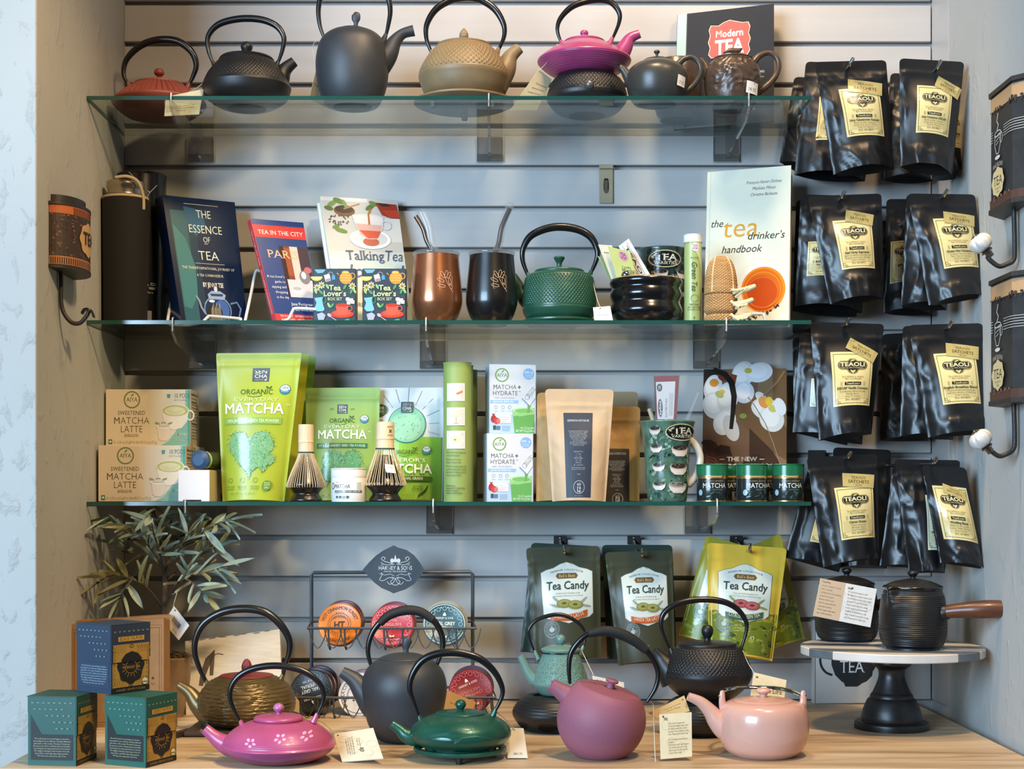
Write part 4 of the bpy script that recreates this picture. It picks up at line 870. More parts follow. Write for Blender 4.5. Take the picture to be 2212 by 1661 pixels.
# ------------------------------------------------------------------ pouches
def sm(a, b, x): t = max(0, min(1, (x-a)/(b-a))); return t*t*(3-2*t)
def pouch(name, label, Y, TL, TR, BR, BL, mt, bulge, draw=None, W=100, H=100, stand=True, seed=0, wr=.0014, lab=None, group=None, seal=.13, backmat=None, cat='pouch', yaw=0.0,
          loc=None, gl=True, hooky=None, ang=60):
    """stand-up pouch; corners (px, py) in the plane at depth Y; yaw (m) turns its right side to the rear; lab: wrinkle-free window (u0, v0, u1, v1)"""
    A = At(Y); q = [A.p(*c)+Vector((0, dy, 0)) for c, dy in zip((TL, TR, BR, BL), (-yaw/2, yaw/2, yaw/2, -yaw/2))]
    rnd = random.Random(seed); sx = rnd.random()*50
    hgt = (q[0]-q[3]).length; wid = (q[1]-q[0]).length
    rc = (.007 if not stand or 'kraft' in label else .0015)
    def base(u, v):
        if v*hgt < rc: u = .5+(u-.5)*(1-2*(rc-math.sqrt(max(0, rc*rc-(rc-v*hgt)**2)))/wid)       # rounded top corners
        return q[0]*(1-u)*(1-v)+q[1]*u*(1-v)+q[2]*u*v+q[3]*(1-u)*v
    def B(u, v):
        e = abs(2*u-1); e = min(1, e/.94)
        side = (1-e**2.4); g = sm(seal, seal+.42, v)*(.72+.28*sm(.5, 1, v))
        zip_ = .0017*math.exp(-((v-seal-.006)/.005)**2)+.0015*math.exp(-((v-seal-.024)/.005)**2) if .02 < u < .98 else 0
        fl = -.0009*math.exp(-((abs(2*u-1)-.91)/.02)**2)*sm(seal*.3, seal, v)             # crease beside the sealed edge
        return bulge*side*g+zip_+fl
    def wrk(u, v):
        x, y = u*wid*1000, v*hgt*1000
        n1 = 1-abs(noise.noise((x*.022+sx, y*.012+x*.006, seed)))*2.4; n2 = 1-abs(noise.noise((x*.05-y*.03, y*.035+sx, seed+9)))*2.2; n3 = noise.noise((x*.09, y*.05, seed+4))
        w_ = (.55*n1+.35*max(0, n1)**3+.5*n2+.3*max(0, n2)**3+.25*n3)*wr*sm(seal*.6, seal+.1, v)
        if lab:
            du = max(lab[0]-u, u-lab[2], 0)*wid; dv = max(lab[1]-v, v-lab[3], 0)*hgt
            w_ *= sm(0, .012, math.hypot(du, dv))
        e = abs(2*u-1); return w_*(1-sm(.9, 1, e)*.8)
    def vend(u): return 1-(.035*(1-(2*u-1)**2) if not stand else .012*(1-(2*u-1)**2))
    def front(u, v, o=0, w_=True):
        vv = v*vend(u); p = base(u, vv); p.y -= B(u, vv)+(wrk(u, vv) if w_ else 0)+.0006+o; return p
    def back(u, v):
        p = base(u, v); p.y += B(u, v)*.9+.0006; return p
    low = base(.5, 1).z
    T = Thing(name, label, cat, loc or (base(.5, 1).x, Y, min(q[2].z, q[3].z)), group=group)
    m = M(); nu, nv = 40, 48
    m.grid(lambda u, v: front(u, (1-v)**1.25), nu, nv); T.part('front_panel', m, mt, ang=ang)
    m = M(); m.grid(lambda u, v: back(u, (1-v)**1.4), 16, 24, flip=True)
    def gus(u, t):
        a, b = front(u, 1), back(u, 1); p = a*(1-t)+b*t; p.z += .012*math.sin(PI*t)*(1-abs(2*u-1)**2); return p
    m.grid(gus, 16, 4, flip=True); T.part('back_panel', m, backmat or mt, ang=ang)
    if draw:
        sf_ = lambda u, v, o: front(u, v, o*2.2, True)
        sf_.curved = True; p = Print(sf_, W, H); draw(p); p.build(T, 'label', PG() if gl else PP())
    T.front = front; T.A = A
    return T
Z2 = ZS[2]; BY = 1083.2
# ---- pod boxes
def podbox(name, label, Y, x0, x1, y0, z0, dep, front=True, group=None):
    A = At(Y); T = Thing(name, label, 'box', ((A.x(x0)+A.x(x1))/2, Y, z0), group=group); zt = A.z(y0)
    T.part('carton', M().box(A.x(x0), A.x(x1), Y, Y+dep, z0, zt, .0008), mat('pod_carton', 'cfbfa6', .5, var=.03))
    W, H = 190, 120; a, b = A.x(x0), A.x(x1)
    p = Print(quad((a, Y-.0001, zt), (b, Y-.0001, zt), (b, Y-.0001, z0), (a, Y-.0001, z0)), W, H)
    p.rect(1, 1, W-1, H-1, 'dccdb4'); p.rect(100, 1, W-1, H-1, 'd9d2bf'); p.poly([(122, 119), (189, 119), (189, 1), (178, 1), (178, 40), (188, 60), (160, 84), (140, 110)], '7fb6a3'); p.rect(183, 1, 189, 119, '4f9f8e')
    p.ring(59, 22, 17, 17, 3.0, '75854a', 30); p.text('AIYA', 59, 26, 9, '5e6a3c', w=25, res=2); p.ell(60, 12, 4, 1.8, '75854a', 10, rot=-40)
    p.text('SWEETENED', 58, 54, 8.5, '5f5a42', w=62, bold=-.008); p.text('MATCHA', 58, 73, 14, '5b563c', w=80, bold=-.014); p.text('LATTE', 58, 91, 14, '5b563c', w=50, bold=-.014); p.text('BEVERAGE MIX', 58, 101, 6.5, '86805f', w=32, res=2)
    p.text('10 - 0.53 oz (15 g)/Pod. Net Wt 5.3 oz (150 g)', 66, 115, 6, '9a937a', w=98, res=1); p.rect(7, 106, 15, 116, '2f7a62'); p.ell(11, 111, 2.5, 2.5, 'dfe6dc', 10)
    p.poly([(137, 10), (145, 10), (144, 18), (138, 18)], '3f9a8a'); p.text('10 PODS', 171, 18, 9.5, '4d8378', w=36); p.text('RECYCLABLE', 168, 24, 3, '8fa79c', w=30, res=1)
    p.poly([(126, 44), (186, 44), (182, 68), (170, 82), (150, 86), (138, 80), (130, 66)], 'e7e0cf'); p.ring(189, 55, 8, 10, 3, 'e7e0cf', 16); p.ell(156, 45, 31, 13.5, 'e9e3d2', 30); p.ell(156, 45, 29, 12, 'b3bb6c', 30); p.ell(155, 46, 23, 9, 'd9d7b0', 26)
    for k in (9, 5): p.line([(155-2*k, 44-k*.1), (155-k, 44+k*.7), (155, 44+k*.9), (155+k, 44+k*.7), (155+2*k, 44-k*.1)], 1.1, 'b9c07c')
    p.poly([(115, 78), (146, 78), (143, 104), (136, 109), (124, 109), (118, 104)], 'ddd3c4'); p.ell(130, 78, 17, 5.5, 'ece5d8', 24); p.ell(130, 76, 14, 3.6, 'd6d2c0', 20); p.text('AIYA', 130, 73, 4, '6a7448', w=11, res=1); p.text('MATCHA LATTE', 130, 80, 2.6, '6a7448', w=24, res=1); p.ell(116, 72, 6, 2, '8f9a64', 10, rot=20); p.ell(144, 72, 6, 2, '8f9a64', 10, rot=-20)
    p.text('COMPATIBLE', 168, 98, 5, 'dbe6da', w=32, bold=.01, res=1); p.text('with most single', 168, 104, 3.4, 'cfe0d6', w=30, res=1); p.text('serve brewers', 168, 109, 3.4, 'cfe0d6', w=26, res=1)
    p.build(T, 'front_print', PP())
    p = Print(quad((b+.0001, Y, zt), (b+.0001, Y+dep, zt), (b+.0001, Y+dep, z0), (b+.0001, Y, z0)), 40, 120)
    p.surf = lambda u, v, o: Vector((b+.0001+o, Y+dep*u, zt+(z0-zt)*v))
    p.text('Nutrition Facts', 18, 12, 5, '4a4636', w=30, bold=.02, res=1)
    for k in range(14): p.rect(4, 18+k*6.5, 4+random.randint(20, 32), 19+k*6.5+(2 if k in (1, 8) else 0), '6b6650')
    p.build(T, 'side_print', PP()); return T
podbox('box', 'beige latte pod carton at the bottom front of its stack on the lowest glass shelf', -.20, 212, 402, 962, Z2, .072)
A = At(-.125); xr = At(-.125).s
podbox('box', 'beige latte pod carton hidden behind the bottom one of the stack', -.126, 236, 424, 964.5, Z2, .072)
zt = max(At(-.20).z(962), At(-.126).z(964.5))+.0003
podbox('box', 'beige latte pod carton lying on top of the stack', -.145, 228, 412, 841, zt, .072)
A = At(-.238); T = Thing('box', 'small plain white carton in front of the beige latte pod cartons', 'box', (A.x(419), A.Y, Z2))
T.part('carton', M().box(A.x(385), A.x(453), A.Y, A.Y+.10, Z2, A.z(1015), .0008), mat('kraft_white_board', 'c8b68c', .6, var=.04))
T.part('front_flap', M().box(A.x(385.4), A.x(452.6), A.Y-.0008, A.Y, Z2+.0008, A.z(1015.5), .0003), mat('white_board', 'e4e2e2', .5, var=.02))
T.part('notch', M().box(A.x(396), A.x(435), A.Y-.0011, A.Y-.0008, Z2+.0008, A.z(1079.5)), DARKIN)
T = Thing('canister', 'dark green tube with a blue cap lying on the small plain white carton', 'canister', A.p(427, 1015))
zc = A.z(1015)+.0172; p0 = Vector((A.x(428), -.234, zc)); p1 = Vector((A.x(470), -.105, zc)); ax = (p1-p0).normalized()
m = M(); m.tube([p0+ax*.02, p1], .0152, 40); T.part('tube', m, mat('dark_olive_board', '2e3a1e', .45, var=.05))
m = M(); m.tube([p0+ax*.014, p0+ax*.021], .0156, 40); T.part('ring', m, mat('cream_board', 'c9c79a', .6))
m = M(); m.tube([p0+ax*.004, p0+ax*.012], .0166, 40, hole=False); T.part('cap', m, mat('blue_cap', '2f5378', .5, var=.08, vs=200))
# ---- lime pouches
def badge(p, x, y, s):
    p.rect(x-16.5*s, y-15*s, x+16.5*s, y+15*s, '5a606a', 4); p.text('SEN', x, y-3*s, 8*s, 'dfe6cc', w=25*s, bold=.01); p.text('CHA', x, y+7*s, 8*s, 'dfe6cc', w=25*s, bold=.01); p.text('naturals', x-3*s, y+12*s, 2.6*s, 'c9d0bc', w=17*s, res=1); p.ell(x+10*s, y+11*s, 3*s, 1.8*s, 'c9d0bc', 8, rot=-30)
def usda(p, x, y, s):
    p.ell(x, y, 11*s, 11*s, '3f7a9a', 24); p.ell(x, y, 9.6*s, 9.6*s, 'dfe9df', 24); p.ell(x, y, 9.6*s, 9.6*s, '3f86a6', 20, a0=180, a1=360); p.text('USDA', x, y-1.5*s, 4.6*s, '3a6a86', w=13*s, bold=.02, res=1); p.text('ORGANIC', x, y+5*s, 3.4*s, 'e3ece6', w=15*s, res=1)
def organic(p, x, y, s, c='55683c'):
    p.text('ORGANIC', x, y, 11*s, c, w=66*s, bold=.004); p.line([(x-18*s, y+3*s), (x-8*s, y+6*s), (x+4*s, y+5*s), (x+12*s, y+2*s)], 1.2*s, c); p.ell(x+27*s, y-15*s, 4*s, 1.8*s, c, 10, rot=-50); p.ell(x+21*s, y-15*s, 4*s, 1.8*s, c, 10, rot=50)
def heap(p, x, y, rx, ry, cols, n, seed, heart=True):
    r = random.Random(seed)
    if heart:
        pts = [(x+rx*.06*16*math.sin(t)**3, y-ry*.07*(13*math.cos(t)-5*math.cos(2*t)-2*math.cos(3*t)-math.cos(4*t))) for t in np.linspace(0, 2*PI, 40)[:-1]]
        p.fan([(a+r.uniform(-4, 5), b+r.uniform(-5, 4)) for a, b in pts], cols[0], 3)
        inside = lambda: (lambda t, k: (x+rx*.06*16*math.sin(t)**3*k, y-ry*.07*(13*math.cos(t)-5*math.cos(2*t)-2*math.cos(3*t)-math.cos(4*t))*k))(r.random()*6.28, math.sqrt(r.random())*1.12)
        V = []; lv = p.k+1; p.k += 3
        for k in range(n):
            a, b = inside(); s_ = r.uniform(.7, 1.9); c = r.choice(cols[1:]); th = r.random()*6
            p.put([(a+s_*math.cos(th+2.1*j), b+s_*math.sin(th+2.1*j)) for j in (0, -1, -2)], [(0, 1, 2)], c, (lv+k % 3)*LIFT)
LIME = mat('lime_foil', 'a9b838', .38, var=.05, vs=12, spec=.5); LIME2 = mat('yellow_lime_foil', 'a9ae22', .38, var=.08, vs=12); LEAF = mat('leaf_green_foil', '84ab3c', .38, var=.06, vs=12); LEAF2 = mat('pale_leaf_foil', '92b25f', .4, var=.05, vs=12)
def d(p):
    badge(p, 86, 48, 1.0); organic(p, 80, 91, 1.0); usda(p, 136, 80, 1.0)
    p.text('EVERYDAY', 80, 106, 8, 'dbe59a', w=92); p.text('MATCHA', 76, 133, 22, 'e9efd8', w=124, bold=.02); p.text('TM', 146, 116, 4, 'e9efd8', w=7, res=1)
    p.rect(14, 142, 136, 156, '8fb452', 12, 1); p.text('100% JAPANESE GREEN TEA POWDER', 75, 152, 6.4, 'e3ecc8', w=112, bold=.01, res=2)
    heap(p, 72, 214, 52, 48, ['7fb27c', '9cc49a', '5f9a6c', 'b2d0ae', '4d8764', '86b88c', '3f7d68'], 900, 3); heap(p, 104, 236, 26, 20, ['7fb27c', '9cc49a', '5f9a6c', '4d8764'], 200, 4)
    for x, s1, s2 in ((25, 'SMOOTHIES', '& SHAKES'), (56, 'BAKED', 'GOODS'), (88, 'RECIPES', '& MORE')):
        p.ring(x, 278, 5, 5, 1, '6f8a34', 12); p.text(s1, x, 294, 4, '6f8a34', w=22, res=1); p.text(s2, x, 299, 4, '6f8a34', w=20, res=1)
    p.ell(117, 289, 11, 11, '6f9440', 22, 2); p.text('225', 117, 289, 6.5, 'dfe8b8', w=14); p.text('SERV.', 117, 296, 4, 'dfe8b8', w=13, res=1); p.text('NET WT 12 OZ (340 G)', 55, 309, 4.4, '93a83c', w=66, res=1)
pouch('pouch', 'tall green matcha pouch, rearmost of the three at the cream boxes', -.075, (496, 772), (683, 770), (650, 1082.5), (510, 1082.5), LEAF, .022, seed=5)
pouch('pouch', 'tall yellow-lime matcha pouch sandwiched between two others', -.130, (482, 766), (668, 764), (634, 1082.8), (497, 1082.8), LIME2, .024, seed=6)
T = pouch('pouch', 'tall bright lime matcha pouch facing forward, frontmost of three', -.188, (467, 763), (652, 762), (614, BY), (481, BY), LIME, .026, d, 160, 321, seed=2, wr=.0012, lab=(.05, .11, .95, .99), gl=True, seal=.07)
def d(p):
    badge(p, 80, 47, .68); p.text('EST.', 58, 49, 4, '66782f', w=10, res=1); p.text('2001', 102, 49, 4, '66782f', w=10, res=1); organic(p, 80, 77, .85); usda(p, 128, 69, .85)
    p.text('EVERYDAY', 80, 89, 7, 'e6ecc8', w=80); p.text('MATCHA', 80, 112, 19, 'eef2e4', w=108, bold=.02); p.text('TM', 140, 98, 3, 'eef2e4', w=6, res=1); p.rect(25, 122, 136, 132, '3f7d58', 12, 1); p.text('1ST & 2ND HARVEST GREEN TEA POWDER', 80, 129.5, 5, 'dfe8d4', w=104, bold=.01, res=1)
    heap(p, 82, 172, 44, 40, ['6aa878', '88c094', '4d8f66', '3a7a58', '9ccaa0', '5c9c70'], 700, 8); heap(p, 50, 190, 16, 20, ['4d8f66', '3a7a58', '6aa878'], 120, 12)
    p.text('NET WT. 4 OZ', 52, 238, 4.5, '5d7a34', w=36, res=1)
pouch('pouch', 'leaf green matcha pouch with powder heart behind the white tin', -.105, (660, 838), (821, 837), (815, BY-.4), (664, BY-.4), LEAF2, .022, d, 160, 246, seed=11, wr=.0009, lab=(.03, .13, .97, .98), seal=.085)
WHF = mat('white_foil', 'd3d6d6', .35, var=.03)
def d(p):
    W, H = 160, 246
    p.rect(3, 108, 157, 245, '8fbf4a', 18, 10); p.poly([(3, 109), (60, 112), (60, 60), (3, 40)], 'd3d6d6')
    for k in range(18):
        a = 2*PI*k/18+.1; p.line([(78+46*math.cos(a)*r/46, 84-46*math.sin(a)*r/46) for r in np.linspace(50, min(84, 72/max(.25, abs(math.cos(a)))), 5)], .9, '7f878a')
    p.rect(3, 108, 157, 245, '8fbf4a', 18, 10)
    p.ell(80, 82, 42, 41, '2f7a70', 40, 4); p.ell(80, 81, 40, 39, '8cc6a4', 40, 4); p.ell(78, 84, 33, 31, '9ed0ae', 30, 3)
    for k in range(40): t, r = random.random()*6.3, random.random()**.5*34; p.ell(79+r*math.cos(t), 83+r*math.sin(t), 1, 1, '6fb08c', 5)
    badge(p, 80, 43, .78); p.ell(24, 48, 12, 12, '3f5a34', 20, 2); p.text('30', 24, 48, 7, 'dfe6d8', w=11); p.text('SERV.', 24, 54, 4, 'dfe6d8', w=12, res=1)
    organic(p, 78, 146, .85, '4c6a30'); usda(p, 124, 137, .85); p.text("EMPEROR'S", 76, 163, 8, 'e6ecd8', w=92); p.text('MATCHA', 76, 187, 19, 'eef2e4', w=120, bold=.02); p.rect(28, 194, 136, 204, '4c6a34', 12, 1); p.text('CEREMONIAL GRADE', 82, 201.5, 5.4, 'dfe8d4', w=70, bold=.01, res=2)
    p.text('FARM DIRECT', 62, 222, 5, '3a5a2a', w=34, res=1); p.text('JAPAN', 106, 219, 5, '3a5a2a', w=22, res=1); p.text('SOURCED', 106, 225, 5, '3a5a2a', w=26, res=1); p.line([(128, 214), (124, 222), (118, 229), (110, 233), (106, 238)], [2, 4, 4, 3, 2], '33502a'); p.text('NET WT 2.8 OZ (79 G)', 74, 237, 4.2, '5d8a34', w=52, res=1)
pouch('pouch', 'white and green matcha pouch with a round bowl of powder beside the green tubes', -.088, (800, 838), (959, 837), (956, BY-.4), (803, BY-.4), WHF, .020, d, 160, 246, seed=14, wr=.0007, lab=(.02, .05, .98, .99))
# ---- bamboo whisks on their stands
BAMP = mat('whisk_bamboo', 'd6bf9a', .5, var=.10, vs=30, aniso=(6, 6, .6)); THR = mat('dark_thread', '27453f', .8)
for cx, hw, y0, y1, fl, fy, lb, Y in ((661, 16.5, 918, 978, 42, 1050, 'slimmer bamboo whisk on a black stand, nearer the tall lime pouch', -.205), (832, 20, 913, 970, 46, 1046, 'bamboo whisk with a price sticker on a black stand beside the white tin', -.21)):
    A = At(Y); T = Thing('whisk_stand', ('black ceramic stand under the slimmer bamboo whisk' if cx < 700 else 'black ceramic stand under the stickered bamboo whisk'), 'stand', (A.x(cx), Y, Z2))
    T.part('body', lathe_px(A, cx, [(34, 1083.5), (35, 1079), (31, 1072), (28, 1066), (33, 1058), (40, 1050), (39, 1042), (30, 1020), (20, 998), (14, 984), (0, 982)], 5, 64, None, Z2), mat('satin_black', '131211', .3, var=.05, coat=.2))
    T = Thing('bamboo_whisk', lb, 'whisk', (A.x(cx), Y, A.z(fy)))
    T.part('handle', lathe_px(A, cx, [(hw-1, y1+2), (hw, y1), (hw*.98, (y0+y1)/2+10), (hw*1.04, (y0+y1)/2+7), (hw, (y0+y1)/2+3), (hw*.99, y0+2), (hw*.93, y0), (hw*.7, y0), (hw*.66, y0+6), (0, y0+6)], 3, 48), BAMP)
    m = M(); m.lathe([(hw*1.03*A.s, A.z(y1+1)), (hw*1.06*A.s, A.z(y1-.5)), (hw*1.03*A.s, A.z(y1-2))], (A.x(cx), Y, 0), 48, caps=False)
    T.part('binding_thread', m, THR)
    m = M(); nt_ = 46
    for k in range(nt_):
        a = 2*PI*k/nt_; j = random.uniform(-.03, .03); ca, sa = math.cos(a+j), math.sin(a+j)
        pr = spline([(hw*.97, y1), (hw*1.2, y1+14), (fl*.78, y1+(fy-y1)*.62), (fl*.97, fy-5), (fl*.99, fy+1), (fl*.93, fy+2.5), (fl*.88, fy-3)], 3)
        m.tube([(A.x(cx)+r*A.s*ca, Y+r*A.s*sa, A.z(y)) for r, y in pr], .00052, 5)
    o = T.part('tines', m, BAMP, smooth=True); o['kind'] = 'stuff'
    if cx > 700:
        p = Print(cyl(A, cx, 38, 0, 1, 0, 1), 1, 1); p.surf = lambda u, v, o: Vector((A.x(832+2+20*u+4*v), Y-(.0335+.004*v)+0*o-o-(.0)*u+.006*u*u, A.z(1003+18*v+2*u))); p.rect(0, 0, 1, 1, 'ddd5c8', 4, 2); p.W = p.H = 1; p.text('13.95', .45, .55, .3, '77706a', w=.6, res=1); p.build(T, 'price_sticker', PP())
        p = Print(cyl(A, cx, hw, cx-hw, cx+hw, y0, y1, .0003), 40, 57)
        p.text('aprica', 33, 11, 5, '5a4630', w=14, res=1); p.text('x', 33, 21, 8, '5a4630', w=6, bold=.04); p.text('uniya', 33, 29, 5, '5a4630', w=13, res=1); p.build(T, 'lettering', PP())
A = At(-.215); cx = 753; T = Thing('tin', 'small white round matcha tin between the two bamboo whisks', 'tin', (A.x(cx), A.Y, Z2))
WPL = mat('white_tin', 'dde0de', .35, var=.02)
T.part('body', lathe_px(A, cx, [(36, 1083), (37.5, 1080), (37.5, 1033), (36, 1032)], 2, 56, None, Z2), WPL)
T.part('lid', lathe_px(A, cx, [(36.5, 1031.5), (38, 1030), (38, 1015), None, (38, 1015), (36, 1011.5), (0, 1011)], 3, 56), WPL)
p = Print(cyl(A, cx, 37.5, 716, 790, 1033, 1082), 74, 49); p.text('MATCHA', 26, 22, 9, '4a4f50', w=36, bold=-.006); p.text('organic', 14, 10, 3, '7a8080', w=10, res=1); p.rect(8, 26, 72, 31, '5b6260', 10, 1); p.text('ORGANIC CEREMONIAL GREEN TEA', 38, 30, 3.2, 'd6d9d6', w=58, res=1)
p.ring(2, 17, 4, 7, 1.2, '2f3a38', 16); p.text('NET WT 1.0 OZ', 19, 35, 2.4, '7a8080', w=20, res=1)
for k in range(4): p.rect(12+k*8, 38, 17+k*8, 43, '59605e'); p.rect(58, 10+k*4, 70, 11+k*4, '8a908e')
p.build(T, 'lettering', PG())
# ---- green card tubes
def d(p):
    W, H = 60, 298
    for y0, kind in ((45, 0), (97, 1), (147, 2)):
        p.rect(7, y0, 47, y0+38, 'e6e3dc', 8, 1); p.rect(9, y0+2, 45, y0+36, 'c9c6c2', 8, 1)
        if kind == 0: p.rect(13, y0+10, 26, y0+26, 'dedede', 3, 1); p.poly([(28, y0+21), (42, y0+15), (42, y0+20), (30, y0+25)], 'bb7a4a'); p.line([(12, y0+29), (43, y0+26)], 1.5, 'e9e6e0')
        if kind == 1: p.ell(28, y0+14, 10, 8, 'd6cba8', 18); p.rect(27, y0+20, 29.5, y0+34, 'b9a884'); p.ell(28, y0+34, 6, 1.5, 'b9a884', 10)
        if kind == 2: p.ell(27, y0+20, 16, 12, 'e4e0cf', 22); p.ell(27, y0+18, 13, 8, 'cfd6a8', 20); p.line([(26, y0+19), (42, y0+7)], 1.3, 'b08a52'); p.ell(26, y0+19, 3, 2, '7d8f4a', 8)
    for i, s_ in enumerate(('- Nylon whisk head designed for', '  contact with matcha', '- Matcha specific motor', '- Slender design handle', '- Works for mixing matcha latte', '  and for making perfect matcha', '- Not ideal for mixing protein or', '  other powdered drinks')): p.text(s_, 4, 195+i*6.4+(i > 1)*2+(i > 3)*2, 4.4, '4a5a30', w=min(46, len(s_)*1.5), al='l', res=1)
    for i, s_ in enumerate(('Distributed by', 'Hampstead Ltd, The New Building', 'New Farm, Hungerford', 'Berkshire, United Kingdom')): p.text(s_, 6, 266+i*5.2, 3.8, '43522c', w=min(40, len(s_)*1.4), al='l', res=1, bold=.01)
TGR = mat('sage_tube', '8aa058', .55, var=.04)
for cx, r, y0, Y, lb in ((1003, 28, 801, -.055, 'sage green card tube, rearmost of three'), (993.5, 28.5, 791, -.115, 'sage green card tube in the middle of three'), (988, 30, 785, -.18, 'sage green card tube with three small square pictures, frontmost')):
    A = At(Y); T = Thing('card_tube', lb, 'tube', (A.x(cx), Y, Z2))
    T.part('tube', lathe_px(A, cx, [(r-.4, BY), (r, BY-1), (r, y0+30), (r-.3, y0+29)], 2, 56, None, Z2), TGR); T.part('cap', lathe_px(A, cx, [(r, y0+28.5), (r, y0+1), (r-1, y0), (0, y0)], 2, 56), TGR)
    if y0 == 785: p = Print(cyl(A, cx, r, 958, 1018, 785, 1083), 60, 298); d(p); p.build(T, 'label', PP())
    elif y0 == 801: p = Print(cyl(A, cx, r, 1000, 1030, 801, 1083), 30, 282); p.text('AERO', 22, 26, 4.5, '43522c', w=9, rot=0, res=1); p.text('latte', 22, 32, 4.5, '43522c', w=8, res=1); p.build(T, 'label', PP())
# ---- white and blue drink mix boxes
for y0, y1, x0, x1, Y, lb in ((787, 935.3, 1057, 1158, -.150, 'white and pale blue drink mix box on top of its twin'), (936, BY, 1052, 1152, -.165, 'white and pale blue drink mix box standing on the glass under its twin')):
    A = At(Y); z0 = Z2 if y1 > 1000 else At(-.165).z(936)+.0003; zt = A.z(y0); T = Thing('box', lb, 'box', (A.x((x0+x1)/2), Y, z0)); yw = .006
    a, b = A.x(x0), A.x(x1)
    q = [Vector((a, Y-yw, zt)), Vector((b, Y+yw, zt)), Vector((b, Y+yw, z0)), Vector((a, Y-yw, z0))]
    m = M(); slab(m, *q, .05); T.part('carton', m, mat('pale_blue_carton', 'b3c4d6', .4, var=.02))
    p = Print(quad(*q), 100, 147)
    p.rect(1, 1, 99, 146, 'cdced3'); p.poly([(1, 90), (99, 70), (99, 146), (1, 146)], 'c3cfdd'); p.poly([(1, 118), (60, 104), (60, 146), (1, 146)], 'a8c0d8')
    p.ring(27, 23, 13.5, 13.5, 2.6, '6b9a48', 28); p.text('AIYA', 27, 27, 7.5, '5f7a45', w=22); p.ell(29, 15, 3.5, 1.5, '6b9a48', 8, rot=-45); p.ell(84, 20, 12, 12, '7fa9d0', 24); p.text('290mg', 84, 19, 4.6, 'e6edf4', w=18, bold=.01, res=1); p.text('of electrolytes', 84, 24, 2.6, 'dbe6f0', w=15, res=1); p.text('& antioxidants', 84, 28, 2.6, 'dbe6f0', w=15, res=1)
    p.text('MATCHA', 33, 53, 9.5, '4a5254', w=50, bold=-.01); p.text('+', 64, 53, 9, '4a5254', w=7, bold=.03); p.text('HYDRATE', 34, 66, 9.5, '4a5254', w=54, bold=-.01); p.text('TM', 65, 59, 2.6, '6a7274', w=4, res=1); p.text('with electrolytes', 32, 73, 4.6, '9fb0c0', w=44, res=1)
    p.rect(2, 76, 62, 82.5, '8db2d6'); p.text('green tea drink mix', 30, 81, 4.4, 'e3edf4', w=42, res=1)
    for k, x in enumerate((14, 29, 43)): p.ring(x, 91, 3.2, 3.4, .8, '9aa4aa', 12); p.text(('energizes', 'hydrates', 'focus')[k], x, 100, 2.2, '8a949a', w=9, res=1)
    p.ell(9, 116, 6, 8, 'a02a34', 16); p.ell(15, 120, 6, 7, 'bb3a42', 16); p.ell(19, 121, 4, 5, 'd36a5a', 14); p.poly([(7, 108), (11, 108), (12, 104), (9, 106), (6, 104)], '8a2430'); p.rect(24, 109, 46, 125, 'e6e0e2')
    for k, s_ in enumerate(('strawberry', 'pomegranate', 'natural flavor')): p.text(s_, 25, 114+k*4.4, 3, 'c45a66', w=(15, 18, 16)[k], al='l', res=1)
    p.rect(8, 130, 14, 139, '3f4548'); p.rect(15, 131, 23, 139, '5a6f86')
    for k in range(4): p.rect(27, 131+k*3, 44, 132+k*3, '8fa6bd')
    p.poly([(49, 96), (96, 92), (96, 146), (54, 146)], '8fbf7c'); p.poly([(51, 110), (96, 106), (96, 146), (54, 146)], '5fa052'); p.ell(73, 98, 23, 6.5, 'a9cf9c', 24); p.ell(74, 99, 20, 5, '6fb05e', 22); p.poly([(60, 104), (78, 102), (80, 108), (64, 111)], '86c078'); p.poly([(82, 84), (88, 84), (86, 102), (81, 104)], '6a9a5a')
    p.poly([(70, 72), (98, 36), (99, 70), (86, 88)], 'd3d6da'); p.line([(70, 72), (86, 88)], 1, '5a6266'); p.ring(81, 70, 5, 5, .9, '7a868c', 16); p.text('MATCHA+', 89, 58, 5, '6a7276', w=26, rot=-52, res=1); p.text('HYDRATE', 93, 63, 5, '6a7276', w=24, rot=-52, res=1)
    p.text('8 x 12.2 g packets', 82, 137, 4.6, 'e3efe0', w=30, res=1); p.text('NET WT 97.6 g (3.44 oz)', 77, 143.5, 4.6, 'e3efe0', w=42, res=1)
    p.build(T, 'front_print', PP())
